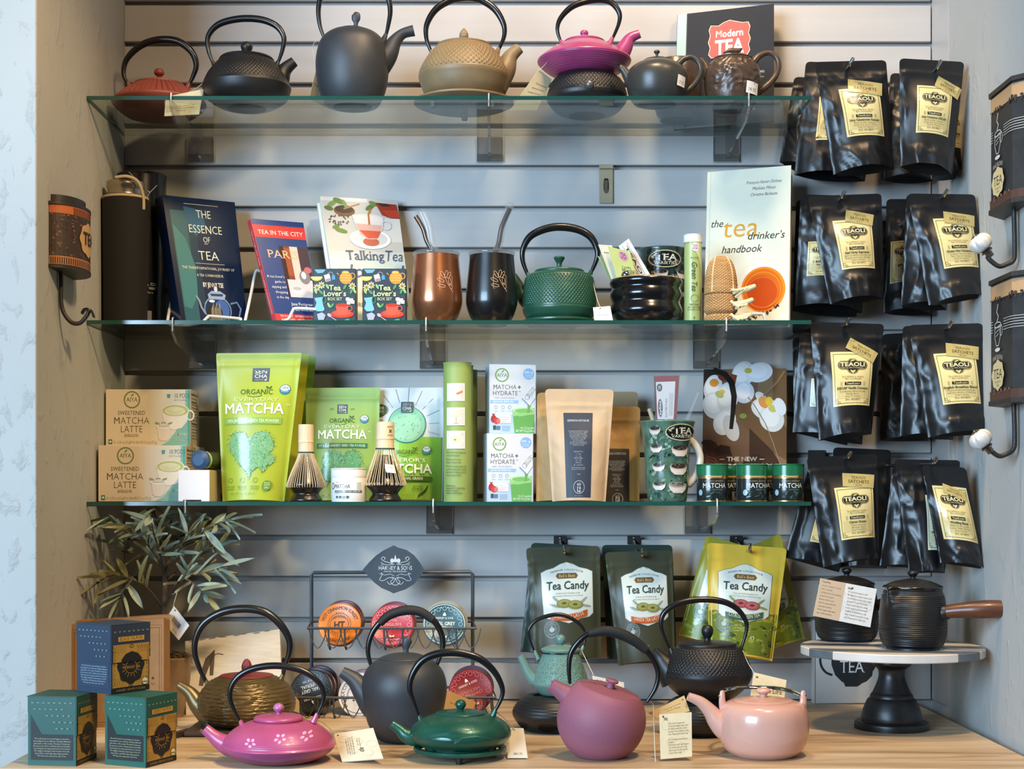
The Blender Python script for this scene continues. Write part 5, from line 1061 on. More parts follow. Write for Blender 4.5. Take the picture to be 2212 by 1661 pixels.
# ---- kraft pouches
KR = mat('kraft_paper', 'c6a884', .55, var=.05, vs=40, bump=.15, bs=200); KR2 = mat('kraft_brown', 'b08548', .55, var=.06, vs=40, bump=.15, bs=200); KR3 = mat('kraft_dull', 'a08560', .6, var=.05, vs=40)
def navy(p, x0, y0, x1, y1, title, col='2a3444', rot=False):
    p.rect(x0, y0, x1, y1, col, 8, 16); cx = (x0+x1)/2; w_ = x1-x0; h = y1-y0; p.fix = p.k*LIFT+8*LIFT
    p.text(title, cx, y0+h*.105, 4.6, 'c9ced2', w=w_*.76, serif=True, res=2)
    for i, l in enumerate((.68, .64, .6, .66, .58, .5, .4, .6, .62, .44)): p.text(('An harmonious blend of Sencha', 'and roasted brown rice lightly', 'covered with Matcha.', 'These ingredients are perfect', 'with sweet toasty', 'notes and', 'are stone baked.', 'A delicious accompaniment to', 'fish, spicy dishes, and Japanese', 'confectionery.')[i], cx, y0+h*(.225+i*.0185), 2.9, 'a3abb4', w=w_*l, res=1)
    for i, s_ in enumerate(('PREPARATION:', '1 tsp', 'per 1 cup', 'WATER:', '80C / 175F', 'INFUSION:', '2 mins')): p.text(s_, cx, y0+h*(.47+i*.026), 3, 'a3abb4', w=w_*(.36 if i % 3 == 0 else .22), res=1)
    p.text('Enjoy infusing the same', cx, y0+h*.655, 2.9, 'a3abb4', w=w_*.52, res=1); p.text('leaves up to three times.', cx, y0+h*.675, 2.9, 'a3abb4', w=w_*.52, res=1); p.text('100gr', cx, y0+h*.735, 3, 'a3abb4', w=w_*.14, res=1)
    p.ring(cx+1, y0+h*.88, w_*.215, w_*.215, 1, 'b9bfc6', 28)
    for i, s_ in enumerate(('sö', 'ra', 'le')): p.text(s_, cx+1, y0+h*(.862+i*.040), 7.5, 'c9ced2', w=11, res=2)
    p.text('www.sorale.co', cx, y1-2.5, 2.6, 'a3abb4', w=w_*.34, res=1); p.fix = None
def d(p): navy(p, 38, 52, 104, 237, 'GENMAICHA MATCHA-IRI')
def d2(p): navy(p, 60, 92, 116, 216, 'HOJICHA COUNTRY STOCK', '2d2621')
pouch('pouch', 'dull kraft paper pouch, topmost edge showing behind the other kraft pouches', -.045, (1250, 846), (1378, 846), (1376, BY-.6), (1252, BY-.6), KR3, .014, seed=21, cat='pouch')
pouch('pouch', 'brown kraft pouch with a dark label partly hidden at the right of the cream one', -.105, (1240, 879), (1383, 878), (1381, BY-.5), (1248, BY-.5), KR2, .018, d2, 140, 204, seed=22, wr=.0008, lab=(.4, .4, .85, .99), gl=False)
pouch('pouch', 'brown kraft pouch edge peeking out at the left of the cream one', -.148, (1160, 848), (1290, 848), (1280, BY-.4), (1158, BY-.4), KR2, .016, seed=23)
pouch('pouch', 'cream kraft pouch with a long navy label standing in front', -.190, (1177, 840), (1326, 841), (1308, BY), (1193, BY), KR, .024, d, 148, 243, seed=24, wr=.0009, lab=(.24, .2, .72, .98), gl=False)
# ---- tall tea mug with odds and ends
A = At(-.19); cx = 1441
MG2 = mat('green_printed_glaze', '4f6f5c', .2, var=.45, vs=45, coat=.4)
mb = lambda y: float(np.interp(y, [912, 920, 935, 960, 1000, 1040, 1083], [61, 58, 54, 50.5, 47.5, 45, 42]))
T = Thing('mug', 'tall flared tea mug printed with rows of tea bowls holding small tools', 'mug', (A.x(cx), A.Y, Z2))
T.part('body', lathe_px(A, cx, [(40, 1083.5), (42, 1081), (45, 1040), (47.5, 1000), (50.5, 960), (54, 935), (58, 920), (61, 912), (59, 911), (54, 925), (48, 960), (42, 1070), (0, 1074)], 5, 72, None, Z2), MG2)
p = Print(cyl(A, cx, 50, 1390, 1494, 914, 1082, .0005, mb), 104, 168); r_ = random.Random(4)
for k in range(130): p.fix = (8+k % 5)*LIFT; p.ell(r_.uniform(2, 102), r_.uniform(6, 164), r_.uniform(2, 8), r_.uniform(1.2, 4), r_.choice(['2f5548', '5f8a74', '86a892', '1f3a34', '4f7d68', '8fa692', '3d6a5a'] if k % 3 else ['1c2c2a', '85907c']), 7, 1, rot=r_.random()*180)
p.fix = None; p.k = 14
for (x, y) in ((18, 14), (22, 52), (28, 92), (30, 132)): mug_bowl(p, x, y, 1.05, '3a3834')
for (x, y) in ((72, 56), (69, 95), (67, 134)): mug_bowl(p, x, y, 1.42, '33261f' if y < 120 else '8a8078')
mug_logo(p, 74, 22, .95); p.build(T, 'printed_scene', PG())
T.part('handle', tube_px(A, [(1484, 946, 0), (1502, 962, 0), (1512, 985, 0), (1510, 1010, 0), (1500, 1032, 0), (1486, 1048, 0)], [9, 8.5, 8, 8, 8, 8], 6, 14), WCER)
def pc(p):
    p.rect(4, 10, 86, 76, 'd3d6da'); p.text('2', 20, 24, 13, 'dfe3e6', rot=90) ; p.ell(19, 20, 12, 7, '3f4a58', 18); p.text('2', 23, 20, 9, 'd9dde0', rot=-90, w=9); p.ell(20, 56, 11, 16, '3f4a58', 20); p.text('zyliss', 24, 56, 10, 'dfe3e6', w=26, rot=-90, bold=.02); p.text('Quick Milk Frother', 52, 56, 9, '4a4f55', w=34, rot=-90, res=1)
    for k in range(5): p.line([(62+k*4, 30), (62+k*4, 70)], 1, '9aa0a6')
    p.rect(20, 78, 60, 98, 'dcdcd6'); p.text('$13.95', 40, 92, 8, '55585c', w=30, res=1); p.rect(70, 78, 90, 98, 'a03a32')
T = card('frother_pack', 'red and white packaged milk frother sticking out of the tall tea mug', [(1414, 813, -.20), (1467, 811, -.20), (1459, 935, -.19), (1420, 935, -.19)], '7c2430', extra=pc, t=.016, cat='package')
q = planar([(1413, 812, -.2012), (1468.5, 810, -.2012), (1460, 935, -.1912), (1419, 935, -.1912)]); m = M(); slab(m, *q, .0185); T.part('wrapper', m, CELL, smooth=False)
wire('glass_straw', 'clear straw in a sleeve leaning out of the tall tea mug', [[(1470, 940, -.18), (1485, 905, -.18), (1509, 847, -.18)]], .0032, CELL, 'straw', pname='tube')
wire('wooden_spoon', 'pale wooden spoon handle poking up inside the tall tea mug', [[(1420, 940, -.165), (1410, 905, -.165), (1403, 884, -.165)]], .0042, mat('pale_wood', 'c3aa8a', .5, var=.1, vs=60), 'spoon', pname='handle')
# ---- orchid book
def d(p):
    W, H = 180, 288; r = random.Random(9)
    p.rect(0, 0, W, H, '6b5140'); p.poly([(120, 0), (180, 0), (180, 288), (140, 288), (110, 150)], '7d644a'); p.poly([(0, 0), (28, 0), (20, 60), (0, 90)], '2a2723')
    p.rect(150, 0, W, 90, '6d5138'); p.poly([(70, 90), (120, 60), (180, 130), (180, 200), (110, 160)], '6a4d34'); p.poly([(100, 130), (150, 180), (180, 230), (100, 230)], '3f2c22'); p.rect(0, 0, 30, 40, '26231f')
    P = lambda x, y, rx, ry, rot=0, c='d0ccc9': (p.ell(x, y, rx, ry, c, 22, rot=rot), p.ell(x-rx*.1, y-ry*.12, rx*.72, ry*.72, hexmix(c, 'f0eeec', .45), 18, rot=rot) if rx > 16 else 0)
    P(85, 12, 24, 30, 20); P(120, 8, 30, 22, -10, 'd6d3d8'); P(20, 42, 20, 30, 10); P(24, 80, 26, 30, -15, 'cfcdd2'); P(52, 62, 24, 34, 10); P(88, 52, 22, 24, 0, 'c9c6cc'); P(46, 116, 24, 30, 20, 'd2d0d4'); P(60, 130, 16, 30, -20, 'bdbbc0')
    P(42, 14, 12, 12, 0, '6b2c1e'); p.poly([(58, 10), (72, 14), (68, 34), (56, 30)], '7a3a26'); P(22, 30, 10, 9, 0, 'd98a34'); P(40, 50, 6, 5, 0, 'd9b23a'); P(34, 56, 10, 7, 30, 'a9b06a'); P(96, 4, 8, 6, 0, 'b8b04a')
    P(138, 90, 36, 24, 20); P(148, 110, 30, 26, 60); P(124, 62, 14, 9, 40, 'c9c4c4'); P(130, 74, 14, 10, 60, 'd58a4a'); P(142, 72, 8, 10, 0, 'dcb43a'); P(150, 88, 10, 8, 20, 'c0b860'); P(166, 84, 12, 20, -20, 'dcdadb'); P(86, 104, 8, 6, 0, '7d8a44')
    p.line([(20, 0), (46, 12), (60, 30), (66, 60), (64, 92), (60, 132)], [10, 12, 13, 12, 10, 8], '191819')
    p.line([(96, 62), (110, 80), (134, 120), (150, 160), (170, 220)], 2, '8f7a6a'); p.line([(130, 60), (160, 30), (176, 6)], 5, '8a6a48')
    p.poly([(0, 165), (10, 158), (26, 160), (34, 172), (60, 180), (68, 205), (74, 288), (0, 288)], '3f2926'); p.poly([(24, 176), (38, 166), (58, 170), (60, 188), (26, 190)], '2b1f1e'); p.ell(10, 162, 14, 7, '3a2826', 14)
    for k in range(5): p.line([(6, 190+k*4), (26, 196+k*8), (40, 220+k*14)], 2.2, '6b4c44')
    p.poly([(68, 232), (90, 200), (110, 186), (132, 192), (124, 206), (104, 240), (98, 288), (72, 288)], '33271f')
    p.text('THE NEW', 84, 202, 9, 'dad5cc', w=64, serif=True, bold=.02); p.line([(36, 198), (46, 198)], 1.2, 'dad5cc'); p.line([(122, 198), (132, 198)], 1.2, 'dad5cc'); p.text('TEA COMPANION', 86, 222, 14, 'dad5cc', w=146, serif=True, bold=.02)
book('book', 'glossy book with white orchids and a kettle on its cover behind small green tins', [(1521, 798, -.030), (1699, 796, -.040), (1699, BY-.5, -.085), (1517, BY-.6, -.075)], .012, '4a352a', 180, 288, d)
# ---- small green lidded tins
TIN = mat('tin_print', '22282a', .22, var=.2, vs=60, coat=.3); GLD = mat('gold_band', 'a58a55', .3, metal=.8); GLID = mat('green_lid', '1d6a45', .25, var=.05, coat=.2)
for cx, r, Y, lb, full in ((1584, 31, -.13, 'small green lidded matcha tin in the back, partly hidden at the mug side', 1), (1663, 31, -.13, 'small green lidded matcha tin in the back, partly hidden at the pouch side', 1), (1538.5, 33.5, -.20, 'small green lidded matcha tin nearest the tall mug', 0), (1624, 33, -.205, 'small green lidded matcha tin at the middle of the front row', 0), (1702, 33.5, -.20, 'small green lidded matcha tin nearest the hanging black pouches', 0)):
    A = At(Y); y0 = 1002+full*2; T = Thing('tin', lb, 'tin', (A.x(cx), Y, Z2))
    T.part('body', lathe_px(A, cx, [(r-1, BY), (r, BY-1.5), (r, 1034)], 2, 56, None, Z2), TIN)
    T.part('band', lathe_px(A, cx, [(r+.2, 1034), (r+.2, 1027)], 2, 56), GLD); T.part('base_rim', lathe_px(A, cx, [(r+.4, BY), (r+.4, BY-2.5)], 2, 56, caps=False), GLD)
    T.part('lid', lathe_px(A, cx, [(r+.8, 1027), (r+.8, y0+4), None, (r+.8, y0+4), (r-1, y0+.5), (0, y0)], 3, 56), GLID)
    dx = -8 if cx == 1624 else 0
    p = Print(cyl(A, cx, r, cx-r, cx+r, 1028, 1082, .0003), 2*r, 54)
    p.poly([(14-dx, 0), (52-dx, 0), (48-dx, 4), (18-dx, 4)], 'b89a62'); p.text('ORGANIC JAPANESE', 33-dx, 13, 3.6, '9a8a66', w=42, res=1); p.text('MATCHA', 34-dx, 26, 10, 'd9dcd6', w=(52 if not full else 50), bold=.005); p.text('GREEN TEA POWDER', 40-dx, 31, 2.4, '4f9a78', w=24, res=1)
    for k in range(9): p.ell(16+random.random()*38, 36+random.random()*13, 6, 1.6, random.choice(['2f4a42', '3f5a50', '1c2c2a']), 8, rot=random.uniform(-60, 60))
    p.ell(3 if dx == 0 else 14, 36, 5, 6.5, '8fb0c0', 16)
    if full: p.rect(24, 34, 44, 52, 'c9c3c4'); p.text('42.95', 34, 48, 4, '55585a', w=15, res=1)
    p.build(T, 'lettering', PG())
# ------------------------------------------------------------------ hanging black pouches
FOIL = mat('black_foil', '0f1013', .36, var=.08, vs=20, spec=.55)
HOOK = mat('hook_steel', 'b4b4b4', .18, metal=1, var=.03)
def tealabel(x0, y0, x1, y1, title, lines, stk=None, skew=0.0, l2='20ct. SACHETS', cream='d6c68c'):
    def d(p):
        w_, h = x1-x0, y1-y0; n = 0
        T = lambda u, v: (x0+u*w_+skew*(v-.5)*w_, y0+v*h)
        def rc(u0, v0, u1, v1, c, a=10, b=12): p.rect(u0, v0, u1, v1, c, a, b, tf=T)
        def tx(s_, u, v, cap, c, w=.5, **k): q = T(u, v); p.text(s_, q[0], q[1], cap*h, c, w=w*w_, **k)
        p.fix = 6*LIFT; rc(0, 0, 1, 1, cream); p.fix = 14*LIFT
        for a, b, c_, d_ in ((.05, .04, .95, .048), (.05, .952, .95, .96), (.05, .04, .06, .96), (.94, .04, .95, .96)): rc(a, b, c_, d_, '5d5639', 6, 6)
        for u, v in ((.09, .90), (.91, .90)): q = T(u, v); p.ring(q[0], q[1], w_*.03, h*.025, .8, '5d5639', 8); q = T(u+(.06 if u < .5 else -.06), v+.035); p.ring(q[0], q[1], w_*.03, h*.018, .8, '5d5639', 8)
        # emblem
        out = [(.16, .20), (.22, .17), (.38, .17), (.44, .13), (.56, .13), (.62, .17), (.78, .17), (.84, .20), (.86, .25), (.84, .30), (.78, .33), (.64, .34), (.60, .39), (.5, .42), (.40, .39), (.36, .34), (.22, .33), (.16, .30), (.14, .25)]
        p.fan([T(*q) for q in out], '2a2822', 5); p.fix = 22*LIFT
        p.line([T(.5+(a-.5)*.93, .265+(b-.265)*.90) for a, b in out], .7, 'c7b983', True)
        tx('TEAOLI', .5, .272, .072, 'e3d6a4', .60, serif=True, bold=.02); tx('Fine Tea, Olive Oil & Balsamic', .5, .312, .026, 'd6c890', .52, res=1)
        for u, v, r in ((.47, .365, 30), (.53, .365, -30), (.5, .385, 90)): q = T(u, v); p.ell(q[0], q[1], w_*.04, h*.014, 'd6c890', 8, rot=r)
        q = T(.5, .165); p.ell(q[0], q[1], w_*.06, h*.010, 'd6c890', 8, rot=-15)
        tx('Specializing in unique', .5, .478, .030, '6b6242', .55, serif=True, res=1); tx('fine tea blends', .5, .518, .030, '6b6242', .40, serif=True, res=1)
        p.fix = 14*LIFT; rc(.29, .565, .71, .625, '2f2b22', 6, 2); p.fix = 22*LIFT; tx('Teaoli.com', .5, .612, .036, 'd9cb98', .36, serif=True, bold=.01)
        for u in (.21, .79):
            for dv in (.575, .615): q = T(u, dv); p.ring(q[0], q[1], w_*.025, h*.014, .6, '6b6242', 8)
        p.fix = 10*LIFT; rc(.10, .65, .90, .87, hexmix(cream, '8f8454', .22), 8, 4); p.fix = 22*LIFT
        tx(title, .5, .70, .042, '39331f', min(.86, .040*len(title)), serif=True, bold=.02)
        for i, s_ in enumerate(lines): tx(s_, .5, .752+i*.045, .028, '75693f', min(.74, .024*len(s_)), serif=True, res=1)
        tx(l2, .5, .905, .032, '564c2c', .40, serif=True, bold=.01, res=1)
        if stk:
            sx, sy, sw, sh, rot = stk; ca, sa = math.cos(math.radians(rot)), math.sin(math.radians(rot))
            tf = lambda a, b: (sx+a*ca-b*sa, sy+a*sa+b*ca); p.fix = 30*LIFT
            p.rect(-sw/2, -sh/2, sw/2, sh/2, 'b3a065', 8, 4, tf=tf); p.fix = 42*LIFT
            p.text("TEAOLI'S", *tf(0, -sh*.14), sh*.17, '6b5c30', w=sw*.44, rot=rot, serif=True, res=1); p.text('SATCHETS', *tf(0, sh*.19), sh*.22, '5a4c26', w=sw*.66, rot=rot, serif=True, res=2); p.text('20 count', *tf(0, sh*.38), sh*.11, '7a6a3a', w=sw*.2, rot=rot, res=1)
        p.fix = None
    return d
def bag(label, Y, q, lab=None, seed=0, bulge=.026, wr=.0030, W=165, H=250, group=None, draw=None, yaw=0):
    T = pouch('tea_pouch', label, Y, *q, FOIL, bulge, draw, W, H, stand=False, seed=seed, wr=wr, lab=lab, seal=.12, group=group, yaw=yaw)
    return T
def hook(px, py, Y0, lb, base=True, tip=(6, -14)):
    """steel peg hook through the tops of a row of pouches"""
    a = At(Y0-.012); b = At(-.002); z = a.z(py); x = a.x(px)
    T = Thing('peg_hook', lb, 'hook', (x, -.001, z))
    m = M(); m.tube([(x, -.004, z+.004), (x, Y0+.012, z+.001), (x, Y0-.006, z), (x+.001, Y0-.013, z+.004), (x+tip[0]*a.s, Y0-.016, z-tip[1]*a.s)], .0030, 10); T.part('peg', m, HOOK)
    T.part('plate', M().box(x-.016, x+.016, -.004, -.0006, z-.02, z+.022, .001), mat('hook_plate', '4a4744', .3, metal=.6)); return T
LB = lambda x0, y0, x1, y1, W=165, H=250: ((x0-4)/W, (y0-4)/H, (x1+4)/W, (y1+4)/H)
# row, column: front pouch, pouches behind
bag('black foil tea pouch at the very back of the topmost left hook', -.045, ((1716, 166), (1830, 172), (1800, 392), (1684, 350)), seed=31)
bag('black foil tea pouch directly behind the cinnamon sunset pouch', -.100, ((1741, 133), (1905, 140), (1868, 392), (1716, 378)), LB(56, 95, 130, 186), 32, draw=tealabel(36, 80, 100, 180, 'Hot Cinnamon', ('Black tea with cinnamon,', 'orange peel, cloves', '20ct')), wr=.0026)
bag('black foil tea pouch labelled hot cinnamon sunset, front of the topmost left hook', -.225, ((1760, 134), (1914, 130), (1931, 366), (1800, 378)), LB(40, 58, 148, 185), 33,
    draw=tealabel(44, 66, 142, 180, 'Hot Cinnamon Sunset', ('Black tea with cinnamon,', 'orange peel, sweet cloves.', 'steep 3-5 minutes'), (108, 64, 82, 30, 8)))
bag('black foil tea pouch at the back between the two topmost hooks', -.055, ((1924, 158), (2022, 162), (2016, 392), (1905, 388)), seed=34)
bag('black foil tea pouch peeking out right of the cinnamon decaf pouch', -.175, ((1960, 140), (2068, 150), (2096, 378), (2010, 388)), seed=35, lab=LB(110, 110, 160, 200), draw=tealabel(96, 110, 150, 196, 'Decaf', ('black tea',)))
bag('black foil tea pouch labelled hot cinnamon decaf, front of the topmost right hook', -.262, ((1943, 126), (2083, 134), (2056, 378), (1944, 360)), LB(30, 46, 140, 190), 36,
    draw=tealabel(42, 62, 138, 178, 'Hot Cinnamon DECAF', ('Black tea with cinnamon,', 'orange peel, sweet cloves,', 'steep 3-5 minutes'), (128, 62, 70, 26, 22), skew=-.06))
bag('black foil tea pouch at the back of the second left hook', -.060, ((1720, 432), (1860, 430), (1850, 684), (1712, 672)), seed=41)
bag('black foil tea pouch directly behind the earl grey supreme pouch', -.110, ((1730, 420), (1880, 424), (1862, 676), (1716, 662)), LB(30, 100, 100, 200), 42, draw=tealabel(22, 108, 86, 186, 'Earl Grey', ('Black Tea', 'with bergamot')), wr=.0026)
bag('black foil tea pouch labelled earl grey supreme, front of the second left hook', -.225, ((1744, 424), (1904, 418), (1908, 646), (1793, 658)), LB(40, 55, 150, 182), 43,
    draw=tealabel(45, 62, 138, 182, 'Earl Grey Supreme', ('Black Tea with the Citrus Flavor of', 'Bergamot and Ceylon Silvertips', 'Steep 3-5 minutes'), (110, 58, 66, 28, 12)))
bag('black foil tea pouch at the back between the second pair of hooks', -.060, ((1915, 430), (2022, 430), (2012, 680), (1908, 676)), LB(20, 100, 90, 200), seed=44, draw=tealabel(16, 96, 90, 190, 'Green', ('green tea',)))
bag('black foil tea pouch directly behind the green hot cinnamon pouch', -.215, ((1958, 420), (2074, 424), (2044, 670), (1946, 660)), seed=45, lab=LB(60, 60, 130, 190), draw=tealabel(66, 112, 130, 196, 'Green', ('tea',), cream='d3d4bc'))
bag('black foil tea pouch labelled green hot cinnamon, front of the second right hook', -.318, ((1960, 418), (2106, 420), (2130, 640), (2006, 660)), LB(44, 44, 158, 200), 46,
    draw=tealabel(50, 60, 150, 182, 'Green Hot Cinnamon', ('A Chinese Green Tea with', 'Three Types of Cinnamon', 'Steep 2-3 minutes'), (116, 62, 78, 28, 8)))
bag('black foil tea pouch edge at the very back of the third left hook', -.060, ((1712, 730), (1840, 726), (1830, 962), (1715, 930)), seed=51)
bag('black foil tea pouch directly behind the vanilla decaf pouch', -.120, ((1728, 718), (1880, 722), (1862, 960), (1712, 934)), LB(30, 100, 100, 210), 52, draw=tealabel(32, 116, 92, 186, 'Decaf', ('black tea',), cream='cdd0b8'), wr=.0026)
bag('black foil tea pouch labelled decaf vanilla, front of the third left hook', -.225, ((1750, 695), (1910, 700), (1882, 938), (1768, 952)), LB(36, 50, 158, 205), 53,
    draw=tealabel(42, 66, 146, 188, 'DECAF Vanilla Comoro', ('Decaffeinated Black tea with', 'Vanilla flavor,', 'steep 3-5 minutes'), (118, 62, 76, 26, 26)))
bag('black foil tea pouch at the back between the third pair of hooks', -.060, ((1905, 722), (2010, 716), (2004, 952), (1900, 952)), seed=54)
bag('black foil tea pouch directly behind the english breakfast pouch', -.230, ((1950, 704), (2070, 706), (2058, 950), (1944, 942)), seed=55, lab=LB(60, 60, 140, 200), draw=tealabel(60, 84, 120, 190, 'English', ('tea',), cream='cdd0b8'))
bag('black foil tea pouch labelled english breakfast, front of the third right hook', -.338, ((1962, 702), (2122, 698), (2138, 936), (2004, 946)), LB(40, 50, 152, 200), 56,
    draw=tealabel(44, 68, 142, 186, 'English Breakfast Blend', ('A delicious breakfast blend featuring fine', 'authentic varieties of black tea', 'Steep 5 minutes'), (112, 64, 76, 30, 8)))
bag('black foil tea pouch swung out sideways behind the citron green pouch', -.105, ((1752, 990), (1880, 984), (1812, 1236), (1695, 1204)), LB(40, 90, 120, 200), 61, draw=tealabel(52, 92, 122, 206, 'Black', ('black tea', 'with fruit', 'steep 3-5'), l2='20ct. SACHETS'), wr=.0026)
bag('black foil tea pouch labelled citron green, front of the lowest left hook', -.235, ((1742, 988), (1895, 980), (1898, 1206), (1778, 1226)), LB(50, 50, 158, 220), 63,
    draw=tealabel(54, 76, 152, 200, 'Citron Green', ('Chinese green tea', 'with lemon & lime', 'steep 3-5 minutes'), (116, 62, 78, 32, 6)))
bag('black foil tea pouch at the back between the lowest pair of hooks', -.055, ((1800, 966), (1925, 972), (1915, 1228), (1800, 1228)), seed=64)
bag('black foil tea pouch hanging leftmost on the lowest right hook', -.225, ((1930, 1000), (2050, 1004), (2000, 1230), (1900, 1222)), LB(60, 90, 140, 200), 65, draw=tealabel(62, 92, 122, 200, 'White', ('tea',), cream='cdd0b8'))
bag('middle black foil tea pouch of the lowest right hook with a half hidden label', -.282, ((1932, 992), (2075, 994), (2040, 1238), (1963, 1240)), LB(60, 70, 160, 210), 66, draw=tealabel(72, 80, 158, 204, 'White Pomegranate', ('White tea, pomegranate', 'Lemon'), cream='c9ccb2'))
bag('tilted black foil tea pouch labelled wedding blend, front of the lowest right hook', -.333, ((1990, 1004), (2086, 1010), (2130, 1230), (2030, 1216)), LB(30, 40, 150, 190), 67,
    draw=tealabel(24, 52, 150, 190, 'Wedding Blend', ('White tea, Rose petals,', 'Lemon, Vanilla, Hibiscus', 'steep 3 minutes'), (100, 66, 80, 24, 14)))
for px, py, Y, lb in ((1836, 141, -.232, 'steel peg hook through the cinnamon sunset pouch'), (2026, 146, -.268, 'steel peg hook through the cinnamon decaf pouch'), (1818, 428, -.232, 'steel peg hook through the earl grey supreme pouch'), (2040, 424, -.325, 'steel peg hook through the green hot cinnamon pouch'),
                      (1828, 702, -.232, 'steel peg hook through the vanilla decaf pouch'), (2050, 708, -.345, 'steel peg hook through the english breakfast pouch'), (1832, 990, -.242, 'steel peg hook through the citron green pouch'), (2018, 1002, -.341, 'steel peg hook through the wedding blend pouch')):
    hook(px, py, Y, lb)
